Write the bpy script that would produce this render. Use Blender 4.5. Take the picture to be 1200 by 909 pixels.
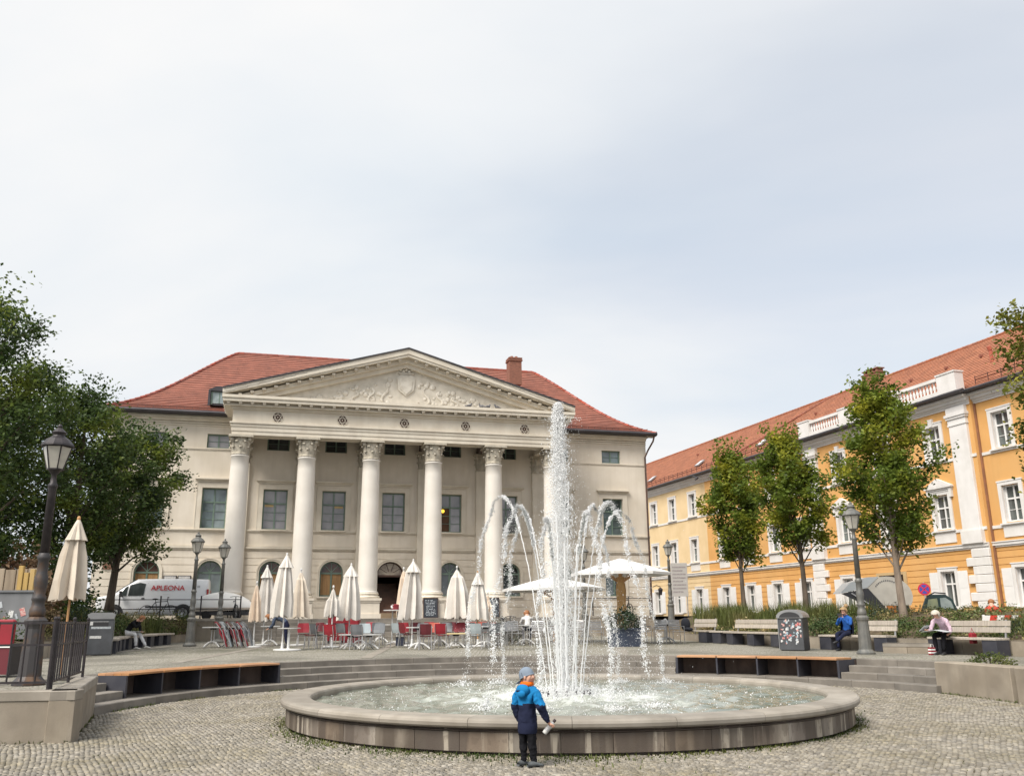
import bpy, math, random
import numpy as np
from math import sin, cos, pi, radians as R_, atan2, hypot, sqrt
from mathutils import Vector, Matrix, Euler
random.seed(7); RNG = np.random.default_rng(7)
SC = bpy.context.scene
for o in list(bpy.data.objects): bpy.data.objects.remove(o)
COL = SC.collection

# ---------------------------------------------------------------- camera
CAM_F, CAM_P, CAM_R, CAM_H = 1040.0, 0.2559, -0.0083, 1.6
cp, sp, cr, sr = cos(CAM_P), sin(CAM_P), cos(CAM_R), sin(CAM_R)
rt0, up0, fwd = Vector((1,0,0)), Vector((0,-sp,cp)), Vector((0,cp,sp))
right, up = cr*rt0 + sr*up0, -sr*rt0 + cr*up0
cd = bpy.data.cameras.new('camera'); cam = bpy.data.objects.new('camera', cd); COL.objects.link(cam)
cd.sensor_width = 36; cd.lens = CAM_F/1200*36; cd.clip_start = .1; cd.clip_end = 3000
cam.matrix_world = Matrix(((right.x,up.x,-fwd.x,0),(right.y,up.y,-fwd.y,0),(right.z,up.z,-fwd.z,CAM_H),(0,0,0,1)))
SC.camera = cam

# ---------------------------------------------------------------- sky and sun (bright, thinly overcast daylight)
SUN_EL, SUN_AZ = R_(50), R_(-140)          # azimuth measured from +Y towards +X: behind the viewer, to the left
w = bpy.data.worlds.new('World'); SC.world = w; w.use_nodes = True
nt = w.node_tree; nt.nodes.clear(); N = nt.nodes.new; L = nt.links.new
wo = N('ShaderNodeOutputWorld'); bg = N('ShaderNodeBackground'); bg.inputs[1].default_value = .1
sky = N('ShaderNodeTexSky'); sky.sky_type = 'NISHITA'; sky.sun_disc = False
sky.sun_elevation = SUN_EL; sky.sun_rotation = SUN_AZ; sky.dust_density = 2.5
tc = N('ShaderNodeTexCoord'); sep = N('ShaderNodeSeparateXYZ'); L(tc.outputs['Generated'], sep.inputs[0])
# clouds: the view direction laid on a high flat layer, broken up with noise
mz = N('ShaderNodeMath'); mz.operation = 'MAXIMUM'; L(sep.outputs[2], mz.inputs[0]); mz.inputs[1].default_value = 0
az = N('ShaderNodeMath'); L(mz.outputs[0], az.inputs[0]); az.inputs[1].default_value = .22
dx = N('ShaderNodeMath'); dx.operation = 'DIVIDE'; L(sep.outputs[0], dx.inputs[0]); L(az.outputs[0], dx.inputs[1])
dy = N('ShaderNodeMath'); dy.operation = 'DIVIDE'; L(sep.outputs[1], dy.inputs[0]); L(az.outputs[0], dy.inputs[1])
cb = N('ShaderNodeCombineXYZ'); L(dx.outputs[0], cb.inputs[0]); L(dy.outputs[0], cb.inputs[1])
n1 = N('ShaderNodeTexNoise'); n1.inputs['Scale'].default_value = 1.0; n1.inputs['Detail'].default_value = 6; n1.inputs['Roughness'].default_value = .45
n1.inputs['Distortion'].default_value = .35
mp = N('ShaderNodeMapping'); mp.inputs['Location'].default_value = (2.52, 2.3, 0); mp.inputs['Rotation'].default_value = (0,0,.5); mp.inputs['Scale'].default_value = (.55,.9,1)
L(cb.outputs[0], mp.inputs[0]); L(mp.outputs[0], n1.inputs[0])
r1 = N('ShaderNodeValToRGB'); r1.color_ramp.elements[0].position = .30; r1.color_ramp.elements[1].position = .56
r1.color_ramp.elements[0].color = (.68,.68,.68,1); r1.color_ramp.elements[1].color = (1,1,1,1); r1.color_ramp.interpolation = 'EASE'
L(n1.outputs[0], r1.inputs[0])
n2 = N('ShaderNodeTexNoise'); n2.inputs['Scale'].default_value = 1.6; n2.inputs['Detail'].default_value = 5; n2.inputs['Distortion'].default_value = .4; L(mp.outputs[0], n2.inputs[0])
r2 = N('ShaderNodeValToRGB'); r2.color_ramp.elements[0].position = .32; r2.color_ramp.elements[1].position = .68
r2.color_ramp.elements[0].color = (4.5,4.85,5.2,1); r2.color_ramp.elements[1].color = (5.5,5.5,5.5,1); L(n2.outputs[0], r2.inputs[0])
mx = N('ShaderNodeMix'); mx.data_type = 'RGBA'; L(r1.outputs[0], mx.inputs[0]); L(sky.outputs[0], mx.inputs[6]); L(r2.outputs[0], mx.inputs[7])
L(mx.outputs[2], bg.inputs[0]); L(bg.outputs[0], wo.inputs[0])
sd = bpy.data.lights.new('sun', 'SUN'); sun = bpy.data.objects.new('sun', sd); COL.objects.link(sun)
sd.energy = 2.9; sd.angle = R_(32); sd.color = (1,.94,.85)
sdir = Vector((sin(SUN_AZ)*cos(SUN_EL), cos(SUN_AZ)*cos(SUN_EL), sin(SUN_EL)))
sun.rotation_euler = sdir.to_track_quat('Z','Y').to_euler(); sun.location = (-40,-60,60)
SC.view_settings.view_transform = 'Standard'; SC.view_settings.look = 'None'; SC.view_settings.exposure = .8; SC.view_settings.gamma = 1
SC.render.engine = 'CYCLES'

# ---------------------------------------------------------------- materials
MATS = {}
def mat(name, c1, c2=None, scale=3., rough=.8, bump=0., bscale=None, metal=0., var=0., streak=0., sc=None, ivar=0., spec=.5, detail=5, contrast=(.35,.65), trans=0., stretch=(1,1,1), big=None):
    """procedural: two colours mixed by noise, optional dirt streaks running down (sc colour), per-object / per-island value variation"""
    if name in MATS: return MATS[name]
    m = bpy.data.materials.new(name); m.use_nodes = True; t = m.node_tree; N = t.nodes.new; L = t.links.new
    b = t.nodes['Principled BSDF']; b.inputs['Roughness'].default_value = rough; b.inputs['Metallic'].default_value = metal
    b.inputs['Specular IOR Level'].default_value = spec
    if trans: b.inputs['Transmission Weight'].default_value = trans
    co = N('ShaderNodeTexCoord'); mpn = N('ShaderNodeMapping'); mpn.inputs['Scale'].default_value = stretch; L(co.outputs['Object'], mpn.inputs[0])
    out = None
    def rgb(c): n = N('ShaderNodeRGB'); n.outputs[0].default_value = (*c,1); return n.outputs[0]
    out = rgb(c1)
    if c2 is not None:
        n = N('ShaderNodeTexNoise'); n.inputs['Scale'].default_value = scale; n.inputs['Detail'].default_value = detail; L(mpn.outputs[0], n.inputs[0])
        mr = N('ShaderNodeMapRange'); mr.inputs[1].default_value = contrast[0]; mr.inputs[2].default_value = contrast[1]; L(n.outputs[0], mr.inputs[0])
        mx = N('ShaderNodeMix'); mx.data_type = 'RGBA'; L(mr.outputs[0], mx.inputs[0]); L(out, mx.inputs[6]); L(rgb(c2), mx.inputs[7]); out = mx.outputs[2]
    if big:   # broad patches of another tone: fading, damp, repairs
        n = N('ShaderNodeTexNoise'); n.inputs['Scale'].default_value = big[0]; n.inputs['Detail'].default_value = 7; n.inputs['Roughness'].default_value = .6; L(co.outputs['Object'], n.inputs[0])
        mr = N('ShaderNodeMapRange'); mr.inputs[1].default_value = .46; mr.inputs[2].default_value = .62; mr.inputs[4].default_value = big[2]; L(n.outputs[0], mr.inputs[0])
        mx = N('ShaderNodeMix'); mx.data_type = 'RGBA'; L(mr.outputs[0], mx.inputs[0]); L(out, mx.inputs[6]); L(rgb(big[1]), mx.inputs[7]); out = mx.outputs[2]
    if streak:
        mm = N('ShaderNodeMapping'); mm.inputs['Scale'].default_value = (1,1,.12); L(co.outputs['Object'], mm.inputs[0])
        n = N('ShaderNodeTexNoise'); n.inputs['Scale'].default_value = 3.2; n.inputs['Detail'].default_value = 6; L(mm.outputs[0], n.inputs[0])
        mr = N('ShaderNodeMapRange'); mr.inputs[1].default_value = .48; mr.inputs[2].default_value = .72; mr.inputs[4].default_value = streak; L(n.outputs[0], mr.inputs[0])
        mx = N('ShaderNodeMix'); mx.data_type = 'RGBA'; L(mr.outputs[0], mx.inputs[0]); L(out, mx.inputs[6]); L(rgb(sc or tuple(.5*x for x in c1)), mx.inputs[7]); out = mx.outputs[2]
    if var or ivar:
        hv = N('ShaderNodeHueSaturation'); L(out, hv.inputs['Color'])
        src = N('ShaderNodeObjectInfo').outputs['Random'] if var else N('ShaderNodeNewGeometry').outputs['Random Per Island']
        a = var or ivar
        mr = N('ShaderNodeMapRange'); mr.inputs[3].default_value = 1-a; mr.inputs[4].default_value = 1+a; L(src, mr.inputs[0]); L(mr.outputs[0], hv.inputs['Value'])
        mr2 = N('ShaderNodeMapRange'); mr2.inputs[3].default_value = 1-a*.6; mr2.inputs[4].default_value = 1+a*.6
        ml = N('ShaderNodeMath'); ml.operation = 'MULTIPLY'; L(src, ml.inputs[0]); ml.inputs[1].default_value = 7.31
        fr = N('ShaderNodeMath'); fr.operation = 'FRACT'; L(ml.outputs[0], fr.inputs[0]); L(fr.outputs[0], mr2.inputs[0]); L(mr2.outputs[0], hv.inputs['Saturation'])
        out = hv.outputs[0]
    L(out, b.inputs['Base Color'])
    if bump:
        n = N('ShaderNodeTexNoise'); n.inputs['Scale'].default_value = bscale or scale*6; n.inputs['Detail'].default_value = 6; L(mpn.outputs[0], n.inputs[0])
        bp = N('ShaderNodeBump'); bp.inputs['Strength'].default_value = bump; bp.inputs['Distance'].default_value = .02; L(n.outputs[0], bp.inputs['Height']); L(bp.outputs[0], b.inputs['Normal'])
    MATS[name] = m; return m

# ---------------------------------------------------------------- mesh helpers
class MB:
    def __init__(s): s.v=[]; s.f=[]; s.m=[]
    def add(s, vs, fs, mi=0):
        k=len(s.v); s.v.extend(tuple(x) for x in vs); s.f.extend(tuple(i+k for i in f) for f in fs); s.m.extend([mi]*len(fs)); return s
    def box(s,x0,x1,y0,y1,z0,z1,mi=0):
        return s.add([(x0,y0,z0),(x1,y0,z0),(x1,y1,z0),(x0,y1,z0),(x0,y0,z1),(x1,y0,z1),(x1,y1,z1),(x0,y1,z1)],
              [(0,3,2,1),(4,5,6,7),(0,1,5,4),(1,2,6,5),(2,3,7,6),(3,0,4,7)],mi)
    def bbox(s,x0,x1,y0,y1,z0,z1,b=.01,mi=0):
        """box with all upright and top edges chamfered"""
        vs=[]
        for z,i in ((z0,0),(z1-b,0),(z1,b)):
            X0,X1,Y0,Y1=x0+i,x1-i,y0+i,y1-i; c=b*.7
            vs += [(X0+c,Y0,z),(X1-c,Y0,z),(X1,Y0+c,z),(X1,Y1-c,z),(X1-c,Y1,z),(X0+c,Y1,z),(X0,Y1-c,z),(X0,Y0+c,z)]
        fs=[tuple(range(7,-1,-1)), tuple(range(16,24))]
        for r in (0,8):
            for i in range(8): fs.append((r+i,r+(i+1)%8,r+8+(i+1)%8,r+8+i))
        return s.add(vs,fs,mi)
    def obox(s,c,size,rot=None,mi=0):
        rot = rot or Matrix.Identity(3); h=[x/2 for x in size]; vs=[]
        for z in (-1,1):
            for x,y in ((-1,-1),(1,-1),(1,1),(-1,1)): vs.append(Vector(c)+rot@Vector((x*h[0],y*h[1],z*h[2])))
        return s.add(vs,[(0,3,2,1),(4,5,6,7),(0,1,5,4),(1,2,6,5),(2,3,7,6),(3,0,4,7)],mi)
    def bar(s,a,b,wd,th=None,mi=0,upv=(0,0,1)):
        a,b=Vector(a),Vector(b); d=b-a; z=d.normalized(); u=Vector(upv)
        if abs(z.dot(u))>.98: u=Vector((0,1,0))
        x=u.cross(z).normalized(); y=z.cross(x)
        return s.obox((a+b)/2,(wd,th or wd,d.length),Matrix((x,y,z)).transposed(),mi)
    def tube(s,pts,r,n=8,mi=0,cap=True):
        P=[Vector(p) for p in pts]; rr=r if isinstance(r,(list,tuple)) else [r]*len(P); vs=[]; u=None
        for i,p in enumerate(P):
            d=((P[min(i+1,len(P)-1)]-P[max(i-1,0)])).normalized()
            if u is None:
                u=Vector((1,0,0)) if abs(d.x)<.9 else Vector((0,1,0))
            u=(u-d*u.dot(d)).normalized(); v=d.cross(u)
            for k in range(n):
                a=2*pi*k/n; vs.append(p+(u*cos(a)+v*sin(a))*rr[i])
        fs=[]
        for i in range(len(P)-1):
            for k in range(n): fs.append((i*n+k,i*n+(k+1)%n,(i+1)*n+(k+1)%n,(i+1)*n+k))
        if cap: fs += [tuple(range(n-1,-1,-1)), tuple((len(P)-1)*n+k for k in range(n))]
        return s.add(vs,fs,mi)
    def lathe(s,prof,n=16,c=(0,0,0),a0=0,a1=2*pi,mi=0,cap=True,ph=0):
        full=abs(a1-a0-2*pi)<1e-6; m=n if full else n+1; vs=[]
        for r,z in prof:
            for k in range(m):
                a=a0+ph+(a1-a0)*k/n; vs.append((c[0]+r*cos(a),c[1]+r*sin(a),c[2]+z))
        fs=[]
        for i in range(len(prof)-1):
            for k in range(n): fs.append((i*m+k,i*m+(k+1)%m,(i+1)*m+(k+1)%m,(i+1)*m+k))
        if full and cap:
            fs += [tuple(range(m-1,-1,-1)), tuple((len(prof)-1)*m+k for k in range(m))]
        return s.add(vs,fs,mi)
    def arcblock(s,prof,a0,a1,n=4,c=(0,0),mi=0):
        """closed (r,z) outline swept from angle a0 to a1 with end caps: one curved stone"""
        m=len(prof); vs=[]
        for k in range(n+1):
            a=a0+(a1-a0)*k/n
            for r,z in prof: vs.append((c[0]+r*cos(a),c[1]+r*sin(a),z))
        fs=[]
        for k in range(n):
            for i in range(m): fs.append((k*m+i,(k+1)*m+i,(k+1)*m+(i+1)%m,k*m+(i+1)%m))
        fs += [tuple(range(m)), tuple(n*m+i for i in range(m-1,-1,-1))]
        return s.add(vs,fs,mi)
    def ball(s,c,r,n=8,m=6,mi=0,sc=(1,1,1)):
        vs=[]; fs=[]
        for j in range(m+1):
            t=pi*j/m
            for k in range(n): a=2*pi*k/n; vs.append((c[0]+r*sc[0]*sin(t)*cos(a),c[1]+r*sc[1]*sin(t)*sin(a),c[2]+r*sc[2]*cos(t)))
        for j in range(m):
            for k in range(n): fs.append((j*n+k,(j+1)*n+k,(j+1)*n+(k+1)%n,j*n+(k+1)%n))
        return s.add(vs,fs,mi)
    def prism(s,poly,d0,d1,axis='y',mi=0):
        """polygon in the other two axes extruded along axis"""
        def P(a,b,d): return (a,d,b) if axis=='y' else ((a,b,d) if axis=='z' else (d,a,b))
        n=len(poly); vs=[P(a,b,d0) for a,b in poly]+[P(a,b,d1) for a,b in poly]
        fs=[tuple(range(n)),tuple(range(2*n-1,n-1,-1))]+[(i,i+n,(i+1)%n+n,(i+1)%n) for i in range(n)]
        return s.add(vs,fs,mi)
    def xf(s,M): s.v=[tuple(M@Vector(p)) for p in s.v]; return s
    def mesh(s,name,mats,smooth=False):
        me=bpy.data.meshes.new(name); me.from_pydata(s.v,[],s.f)
        for m in (mats if isinstance(mats,(list,tuple)) else [mats]): me.materials.append(m)
        if any(s.m): me.polygons.foreach_set('material_index',s.m)
        if smooth: me.polygons.foreach_set('use_smooth',[True]*len(me.polygons))
        me.update(); return me
    def build(s,name,mats,parent=None,loc=(0,0,0),rotz=0,smooth=False):
        return put(name,s.mesh(name,mats,smooth),parent,loc,rotz)
def put(name,me,parent=None,loc=(0,0,0),rotz=0,rot=None,scale=None):
    o=bpy.data.objects.new(name,me); COL.objects.link(o); o.location=loc; o.rotation_euler=rot or (0,0,rotz)
    if scale is not None: o.scale = scale if hasattr(scale,'__len__') else (scale,)*3
    if parent is not None: o.parent=parent
    return o
def recalc(me):
    import bmesh
    b=bmesh.new(); b.from_mesh(me); bmesh.ops.recalc_face_normals(b,faces=b.faces); b.to_mesh(me); b.free(); return me
def npmesh(name,V,F,mats,smooth=False):
    """big mesh from numpy arrays; F is (n,k)"""
    me=bpy.data.meshes.new(name); F=np.asarray(F,np.int32); n,k=F.shape
    me.vertices.add(len(V)); me.vertices.foreach_set('co',np.asarray(V,np.float32).ravel())
    me.loops.add(n*k); me.loops.foreach_set('vertex_index',F.ravel())
    me.polygons.add(n); me.polygons.foreach_set('loop_start',np.arange(0,n*k,k,dtype=np.int32))
    if smooth: me.polygons.foreach_set('use_smooth',np.ones(n,bool))
    for m in (mats if isinstance(mats,(list,tuple)) else [mats]): me.materials.append(m)
    me.update(calc_edges=True); me.validate(); return me
def tag(o,label=None,cat=None,group=None,kind=None):
    if label: o['label']=label
    if cat: o['category']=cat
    if group: o['group']=group
    if kind: o['kind']=kind
    return o
def thing(name,label,cat,loc=(0,0,0),rotz=0,group=None,scale=None):
    o=put(name,None,None,loc,rotz,scale=scale); return tag(o,label,cat,group)
def struct(o): o['kind']='structure'; return o
def dup(root,label,loc=None,rotz=None,group=None,scale=None,mats=None):
    """copy of a thing with its parts and sub-parts"""
    r=root.copy(); COL.objects.link(r)
    def go(src,dst):
        for ch in list(src.children):
            c=ch.copy(); COL.objects.link(c); c.parent=dst
            if mats and c.data and c.data.materials and c.data.materials[0] in mats:
                key=(c.data.name,mats[c.data.materials[0]].name)
                if key not in _recol:
                    d=c.data.copy(); d.materials[0]=mats[c.data.materials[0]]; _recol[key]=d
                c.data=_recol[key]
            go(ch,c)
    go(root,r)
    if loc is not None: r.location=loc
    if rotz is not None: r.rotation_euler=(0,0,rotz)
    if scale is not None: r.scale=(scale,)*3
    r['label']=label
    if group: r['group']=group
    return r
_recol={}
# frame of the main facade: x along it, y away from the viewer, z up
MBX, MBY, MBA = -6.985, 50.0, R_(15)
def mbw(u,off,z=0): return (MBX+u*cos(MBA)-off*sin(MBA), MBY+u*sin(MBA)+off*cos(MBA), z)
def zt(x,y):
    off=-(x-MBX)*sin(MBA)+(y-MBY)*cos(MBA)
    return .6+.19*min(1,max(0,(off+24.3)/17.3))
SX, SY = 1.06, 17.29            # centre of the ring of steps
FX, FY, FR = .88, 16.25, 4.797   # fountain
ZUP = 1.75                       # upper street level
# ================================================================ stone and ground materials
M_gran  = mat('granite_step',(.225,.203,.176),(.15,.135,.117),scale=2.2,rough=.85,bump=.15,bscale=60,var=.13,streak=.5,sc=(.15,.135,.115))
M_gran2 = mat('granite_wall',(.33,.285,.225),(.22,.185,.145),scale=1.6,rough=.85,bump=.2,bscale=70,var=.10,streak=.55,sc=(.20,.17,.135),big=(1.2,(.24,.20,.15),.5))
M_cope  = mat('granite_coping',(.345,.312,.268),(.24,.214,.178),scale=1.8,rough=.7,bump=.12,bscale=70,var=.12,streak=.4,sc=(.20,.17,.14),big=(1.1,(.20,.175,.145),.5))
M_panel = mat('granite_panel',(.165,.132,.104),(.095,.075,.058),scale=1.3,rough=.75,bump=.2,bscale=80,var=.38,streak=.8,sc=(.37,.32,.26))
# rain and splash water has left sharp-edged dark and pale runs on the basin panels
_t=M_panel.node_tree; _b=_t.nodes['Principled BSDF']; _src=_b.inputs['Base Color'].links[0].from_socket; _N=_t.nodes.new; _L=_t.links.new
_co=_N('ShaderNodeTexCoord')
for _sc,_z,_lo,_hi,_col,_amt in ((5.5,.10,.50,.54,(.08,.062,.05),.75),(11,.05,.60,.63,(.42,.37,.30),.8),(26,.6,.55,.6,(.10,.075,.055),.35)):
    _m=_N('ShaderNodeMapping'); _m.inputs['Scale'].default_value=(1,1,_z); _m.inputs['Location'].default_value=(_sc,0,0); _L(_co.outputs['Object'],_m.inputs[0]); _n=_N('ShaderNodeTexNoise'); _n.inputs['Scale'].default_value=_sc*.45; _n.inputs['Detail'].default_value=5; _L(_m.outputs[0],_n.inputs[0])
    _r=_N('ShaderNodeMapRange'); _r.inputs[1].default_value=_lo; _r.inputs[2].default_value=_hi; _r.inputs[4].default_value=_amt; _L(_n.outputs[0],_r.inputs[0]); _x=_N('ShaderNodeMix'); _x.data_type='RGBA'; _L(_r.outputs[0],_x.inputs[0]); _L(_src,_x.inputs[6]); _x.inputs[7].default_value=(*_col,1); _src=_x.outputs[2]
_L(_src,_b.inputs['Base Color'])
M_groove= mat('dark_groove',(.10,.075,.06),(.06,.045,.035),rough=.5)  # darker brown than the panels, for basin plinth and moulding
M_cob   = mat('cobble',(.30,.272,.225),(.20,.18,.15),scale=5,rough=.8,bump=.25,bscale=40,ivar=.3,big=(.55,(.20,.175,.12),.65))
M_cobsoil = mat('cobble_joint',(.085,.068,.042),(.06,.06,.03),scale=2.5,rough=.95,bump=.4,bscale=90)
M_back  = mat('bench_back_wall',(.17,.125,.105),(.09,.07,.062),scale=2,rough=.9,bump=.2,streak=.6,sc=(.24,.19,.16))
M_iron  = mat('dark_iron',(.028,.025,.028),(.05,.042,.045),scale=9,rough=.5,metal=.3,bump=.05)
M_steel = mat('slate_steel',(.045,.047,.062),(.065,.066,.08),scale=3,rough=.45,metal=.2)
M_wood  = mat('oiled_plank',(.50,.27,.13),(.36,.18,.085),scale=2,rough=.55,var=.12,stretch=(1,1,6),detail=8)
M_soil  = mat('bed_soil',(.07,.05,.03),(.12,.09,.05),scale=4,rough=1,bump=.6,bscale=20)

def cobmat(name,c1,c2,cj,scale):
    """far paving: stones from a voronoi cell pattern, joints in relief"""
    m=bpy.data.materials.new(name); m.use_nodes=True; t=m.node_tree; N=t.nodes.new; L=t.links.new; b=t.nodes['Principled BSDF']; b.inputs['Roughness'].default_value=.85
    co=N('ShaderNodeTexCoord')
    v=N('ShaderNodeTexVoronoi'); v.feature='DISTANCE_TO_EDGE'; v.inputs['Scale'].default_value=scale; v.inputs['Randomness'].default_value=.55; L(co.outputs['Object'],v.inputs[0])
    vc=N('ShaderNodeTexVoronoi'); vc.inputs['Scale'].default_value=scale; vc.inputs['Randomness'].default_value=.55; L(co.outputs['Object'],vc.inputs[0])
    n=N('ShaderNodeTexNoise'); n.inputs['Scale'].default_value=.5; n.inputs['Detail'].default_value=7; L(co.outputs['Object'],n.inputs[0])
    bw=N('ShaderNodeSeparateColor'); L(vc.outputs['Color'],bw.inputs[0])
    def mixc(f,a,bb):
        x=N('ShaderNodeMix'); x.data_type='RGBA'; L(f,x.inputs[0])
        for k,q in ((6,a),(7,bb)):
            if hasattr(q,'is_output'): L(q,x.inputs[k])
            else: x.inputs[k].default_value=(*q,1)
        return x.outputs[2]
    o=mixc(bw.outputs[0],c1,c2)
    r=N('ShaderNodeMapRange'); r.inputs[1].default_value=.45; r.inputs[2].default_value=.62; r.inputs[4].default_value=.8; L(n.outputs[0],r.inputs[0])
    o=mixc(r.outputs[0],o,tuple(.62*a for a in c2))
    e=N('ShaderNodeMapRange'); e.inputs[1].default_value=.03; e.inputs[2].default_value=.12; L(v.outputs['Distance'],e.inputs[0])
    o=mixc(e.outputs[0],cj,o); L(o,b.inputs['Base Color'])
    bp=N('ShaderNodeBump'); bp.inputs['Strength'].default_value=.8; bp.inputs['Distance'].default_value=.02; L(e.outputs[0],bp.inputs['Height']); L(bp.outputs[0],b.inputs['Normal'])
    return m
M_terr = cobmat('terrace_paving',(.36,.335,.29),(.26,.243,.213),(.13,.125,.075),8.5)
M_street = cobmat('street_paving',(.30,.28,.25),(.22,.21,.19),(.10,.09,.07),7)

# ---------------------------------------------------------------- ground sheets
g=MB(); g.add([(-900,-300,-.9),(900,-300,-.9),(900,1200,-.9),(-900,1200,-.9)],[(0,1,2,3)])
struct(g.build('ground',M_street))
plaza=struct(MB().add([(-60,-60,-.022),(60,-60,-.022),(60,27,-.022),(-60,27,-.022)],[(0,1,2,3)]).build('plaza',M_cobsoil))
# terrace: ring round the steps that climbs gently towards the building
tv=[];tf=[]; rs=[9.95,11,12.5,14,16,18,20,23,26,30,36,44,60]; th=np.linspace(R_(18),R_(204),63)
for r in rs:
    for a in th:
        x,y=SX+r*cos(a),SY+r*sin(a); tv.append((x,y,zt(x,y)-.004))
n=len(th)
for i in range(len(rs)-1):
    for k in range(n-1): tf.append((i*n+k,(i+1)*n+k,(i+1)*n+k+1,i*n+k+1))
k=len(tv)
tv += [(-6.4,13.42,.592),(-7.75,17.05,.592),(-9.2,17.29,.592),(-60,17.29,.592),(-60,5,.592), (9.45,20.5,.592),(9.8,17.9,.592),(10.3,13,.592),(60,5,.592),(60,25,.592),(10.3,21.2,.592)]
tf += [(k,k+4,k+3,k+2,k+1),(k+5,k+6,k+7,k+8,k+9,k+10)]
terr=MB().add(tv,tf).build('terrace',M_terr); struct(terr)
# pale stone strips let into the terrace
for i,(a,b) in enumerate((((-8.9,24.3),(-9.6,37.5)),((-4.2,26.2),(-4.9,38.5)),((-13.0,24.5),(-13.4,36)),((3.2,27.2),(4.6,41)))):
    m=MB(); A,Bv=Vector((*a,0)),Vector((*b,0)); d=(Bv-A).normalized(); s=Vector((d.y,-d.x,0))*.16; q=[]
    for t in range(9):
        p=A.lerp(Bv,t/8)
        for sg in (-1,1): x=p+s*sg; q.append((x.x,x.y,zt(x.x,x.y)+.003))
    m.add(q,[(2*t,2*t+1,2*t+3,2*t+2) for t in range(8)]); struct(m.build('paving_strip',M_cope))
# upper street with sloping planting beds in front of it
front_l=[(-40,20),(-15.5,20),(-13.5,28.3),(-14.75,33.5),(-15.1,38.5),(-14.75,42.3)]; back_l=[(-40,26),(-22,22),(-19,28),(-19,34),(-18.2,38.8),(-14.8,42.4)]
s0=mbw(-7.4,-5.5); s1=mbw(8.6,-5.5); s2=mbw(13.2,-5.5)
front_r=[(6.9,s2[1]-.2),(7.6,39.5),(8.75,35.6),(9.85,32.2),(11.1,29.9),(12.1,28.0),(12.75,25.8),(13.45,23.5),(14.2,18),(60,10)]
back_r=[(10,47.5),(12,41),(13.2,37),(14.2,34),(15.2,32),(16.6,30),(17.8,27.5),(19,24.5),(22,19),(60,14)]
up=[(*p,ZUP) for p in back_l]+[(*mbw(-9.6,-5.48)[:2],ZUP),(*s0[:2],ZUP),(*s1[:2],ZUP),(*s2[:2],ZUP)]+[(*p,ZUP) for p in back_r]+[(600,14,ZUP),(600,700,ZUP),(-600,700,ZUP),(-600,26,ZUP)]
struct(MB().add(up,[tuple(range(len(up)))]).build('upper_street',M_street))
def bed(front,back,zf):
    nseg=5; vs=[];fs=[]
    for i,(f,b) in enumerate(zip(front,back)):
        for t in range(nseg+1):
            q=t/nseg; vs.append((f[0]+(b[0]-f[0])*q,f[1]+(b[1]-f[1])*q, zf+(ZUP+.02-zf)*sin(q*pi/2)))
    for i in range(len(front)-1):
        for t in range(nseg): a=i*(nseg+1)+t; fs.append((a,a+1,a+nseg+2,a+nseg+1))
    return struct(MB().add(vs,fs).build('planting_bed',M_soil))
bed(front_l,back_l,1.1); bed(front_r,back_r,.98)
# ---------------------------------------------------------------- cobblestones of the lower plaza
def cob_geo(cx,cy,ang,sx,sy,h):
    """numpy: bevelled stones; 8 verts, 5 quads each"""
    n=len(cx); c,s=np.cos(ang),np.sin(ang); V=np.zeros((n,8,3)); k=0
    for z,f in ((-.03,1.0),(0,.84)):
        for ux,uy in ((-1,-1),(1,-1),(1,1),(-1,1)):
            jx=1+RNG.uniform(-.12,.12,n); jy=1+RNG.uniform(-.12,.12,n)
            a=ux*sx/2*f*jx; b=uy*sy/2*f*jy
            V[:,k,0]=cx+a*c-b*s; V[:,k,1]=cy+a*s+b*c; V[:,k,2]=z+(h if z==0 else 0)+ (RNG.uniform(-.003,.003,n) if z==0 else 0); k+=1
    F=np.array([(4,5,6,7),(0,1,5,4),(1,2,6,5),(2,3,7,6),(3,0,4,7)])
    return V.reshape(-1,3),(F[None]+8*np.arange(n)[:,None,None]).reshape(-1,4)
st=.071; X=[];Y=[];A=[]
row=0
for yy in np.arange(8.6,26.5,st):
    row+=1
    for xx in np.arange(-10.5,11.5,st):
        # rows bow in shallow overlapping arcs, as segmental paving does
        ph=(xx/1.5+ .5*(int(yy/9)%2))%1.0-.5; y=yy+.42*(.25-ph*ph)
        x=xx+(row%2)*st/2
        r=hypot(x-FX,y-FY); rs_=hypot(x-SX,y-SY)
        if r<4.66: continue
        if y>SY-3.5 and rs_>8.66: continue
        if y<17.1 and x< -6.23-(y-13.29)*.37+.02 and y>13.26+(x+6.23)*.13: continue
        if x>9.3+ (20.5-y)*.13: continue
        if abs(x)>y*.66+.6: continue
        X.append(x);Y.append(y);A.append(math.atan(-2*.42*ph/1.5))
X=np.array(X)+RNG.normal(0,.006,len(X));Y=np.array(Y)+RNG.normal(0,.006,len(Y));A=np.array(A)+RNG.normal(0,.07,len(A))
n=len(X); sx=st*RNG.uniform(.66,.92,n); sy=st*RNG.uniform(.66,.9,n); hh=RNG.normal(0,.0035,n)
near=np.argsort(np.where(np.abs(X)<Y*.56,Y,99))[:300]; msk=np.ones(n,bool); msk[near]=False
V,F=cob_geo(X[msk],Y[msk],A[msk],sx[msk],sy[msk],hh[msk])
o=put('cobblestones',npmesh('cobblestones',V,F,M_cob),plaza); tag(o,kind='stuff')
vm=[]
for i in range(10):
    V,F=cob_geo(np.zeros(1),np.zeros(1),np.zeros(1),np.array([st*.74+st*.019*i]),np.array([st*.93-st*.019*i]),np.zeros(1)); vm.append(npmesh('cobblestone',V,F,mat('cobble_single',(.30,.272,.225),(.20,.18,.15),scale=5,rough=.8,bump=.25,bscale=40,var=.3)))
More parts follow.
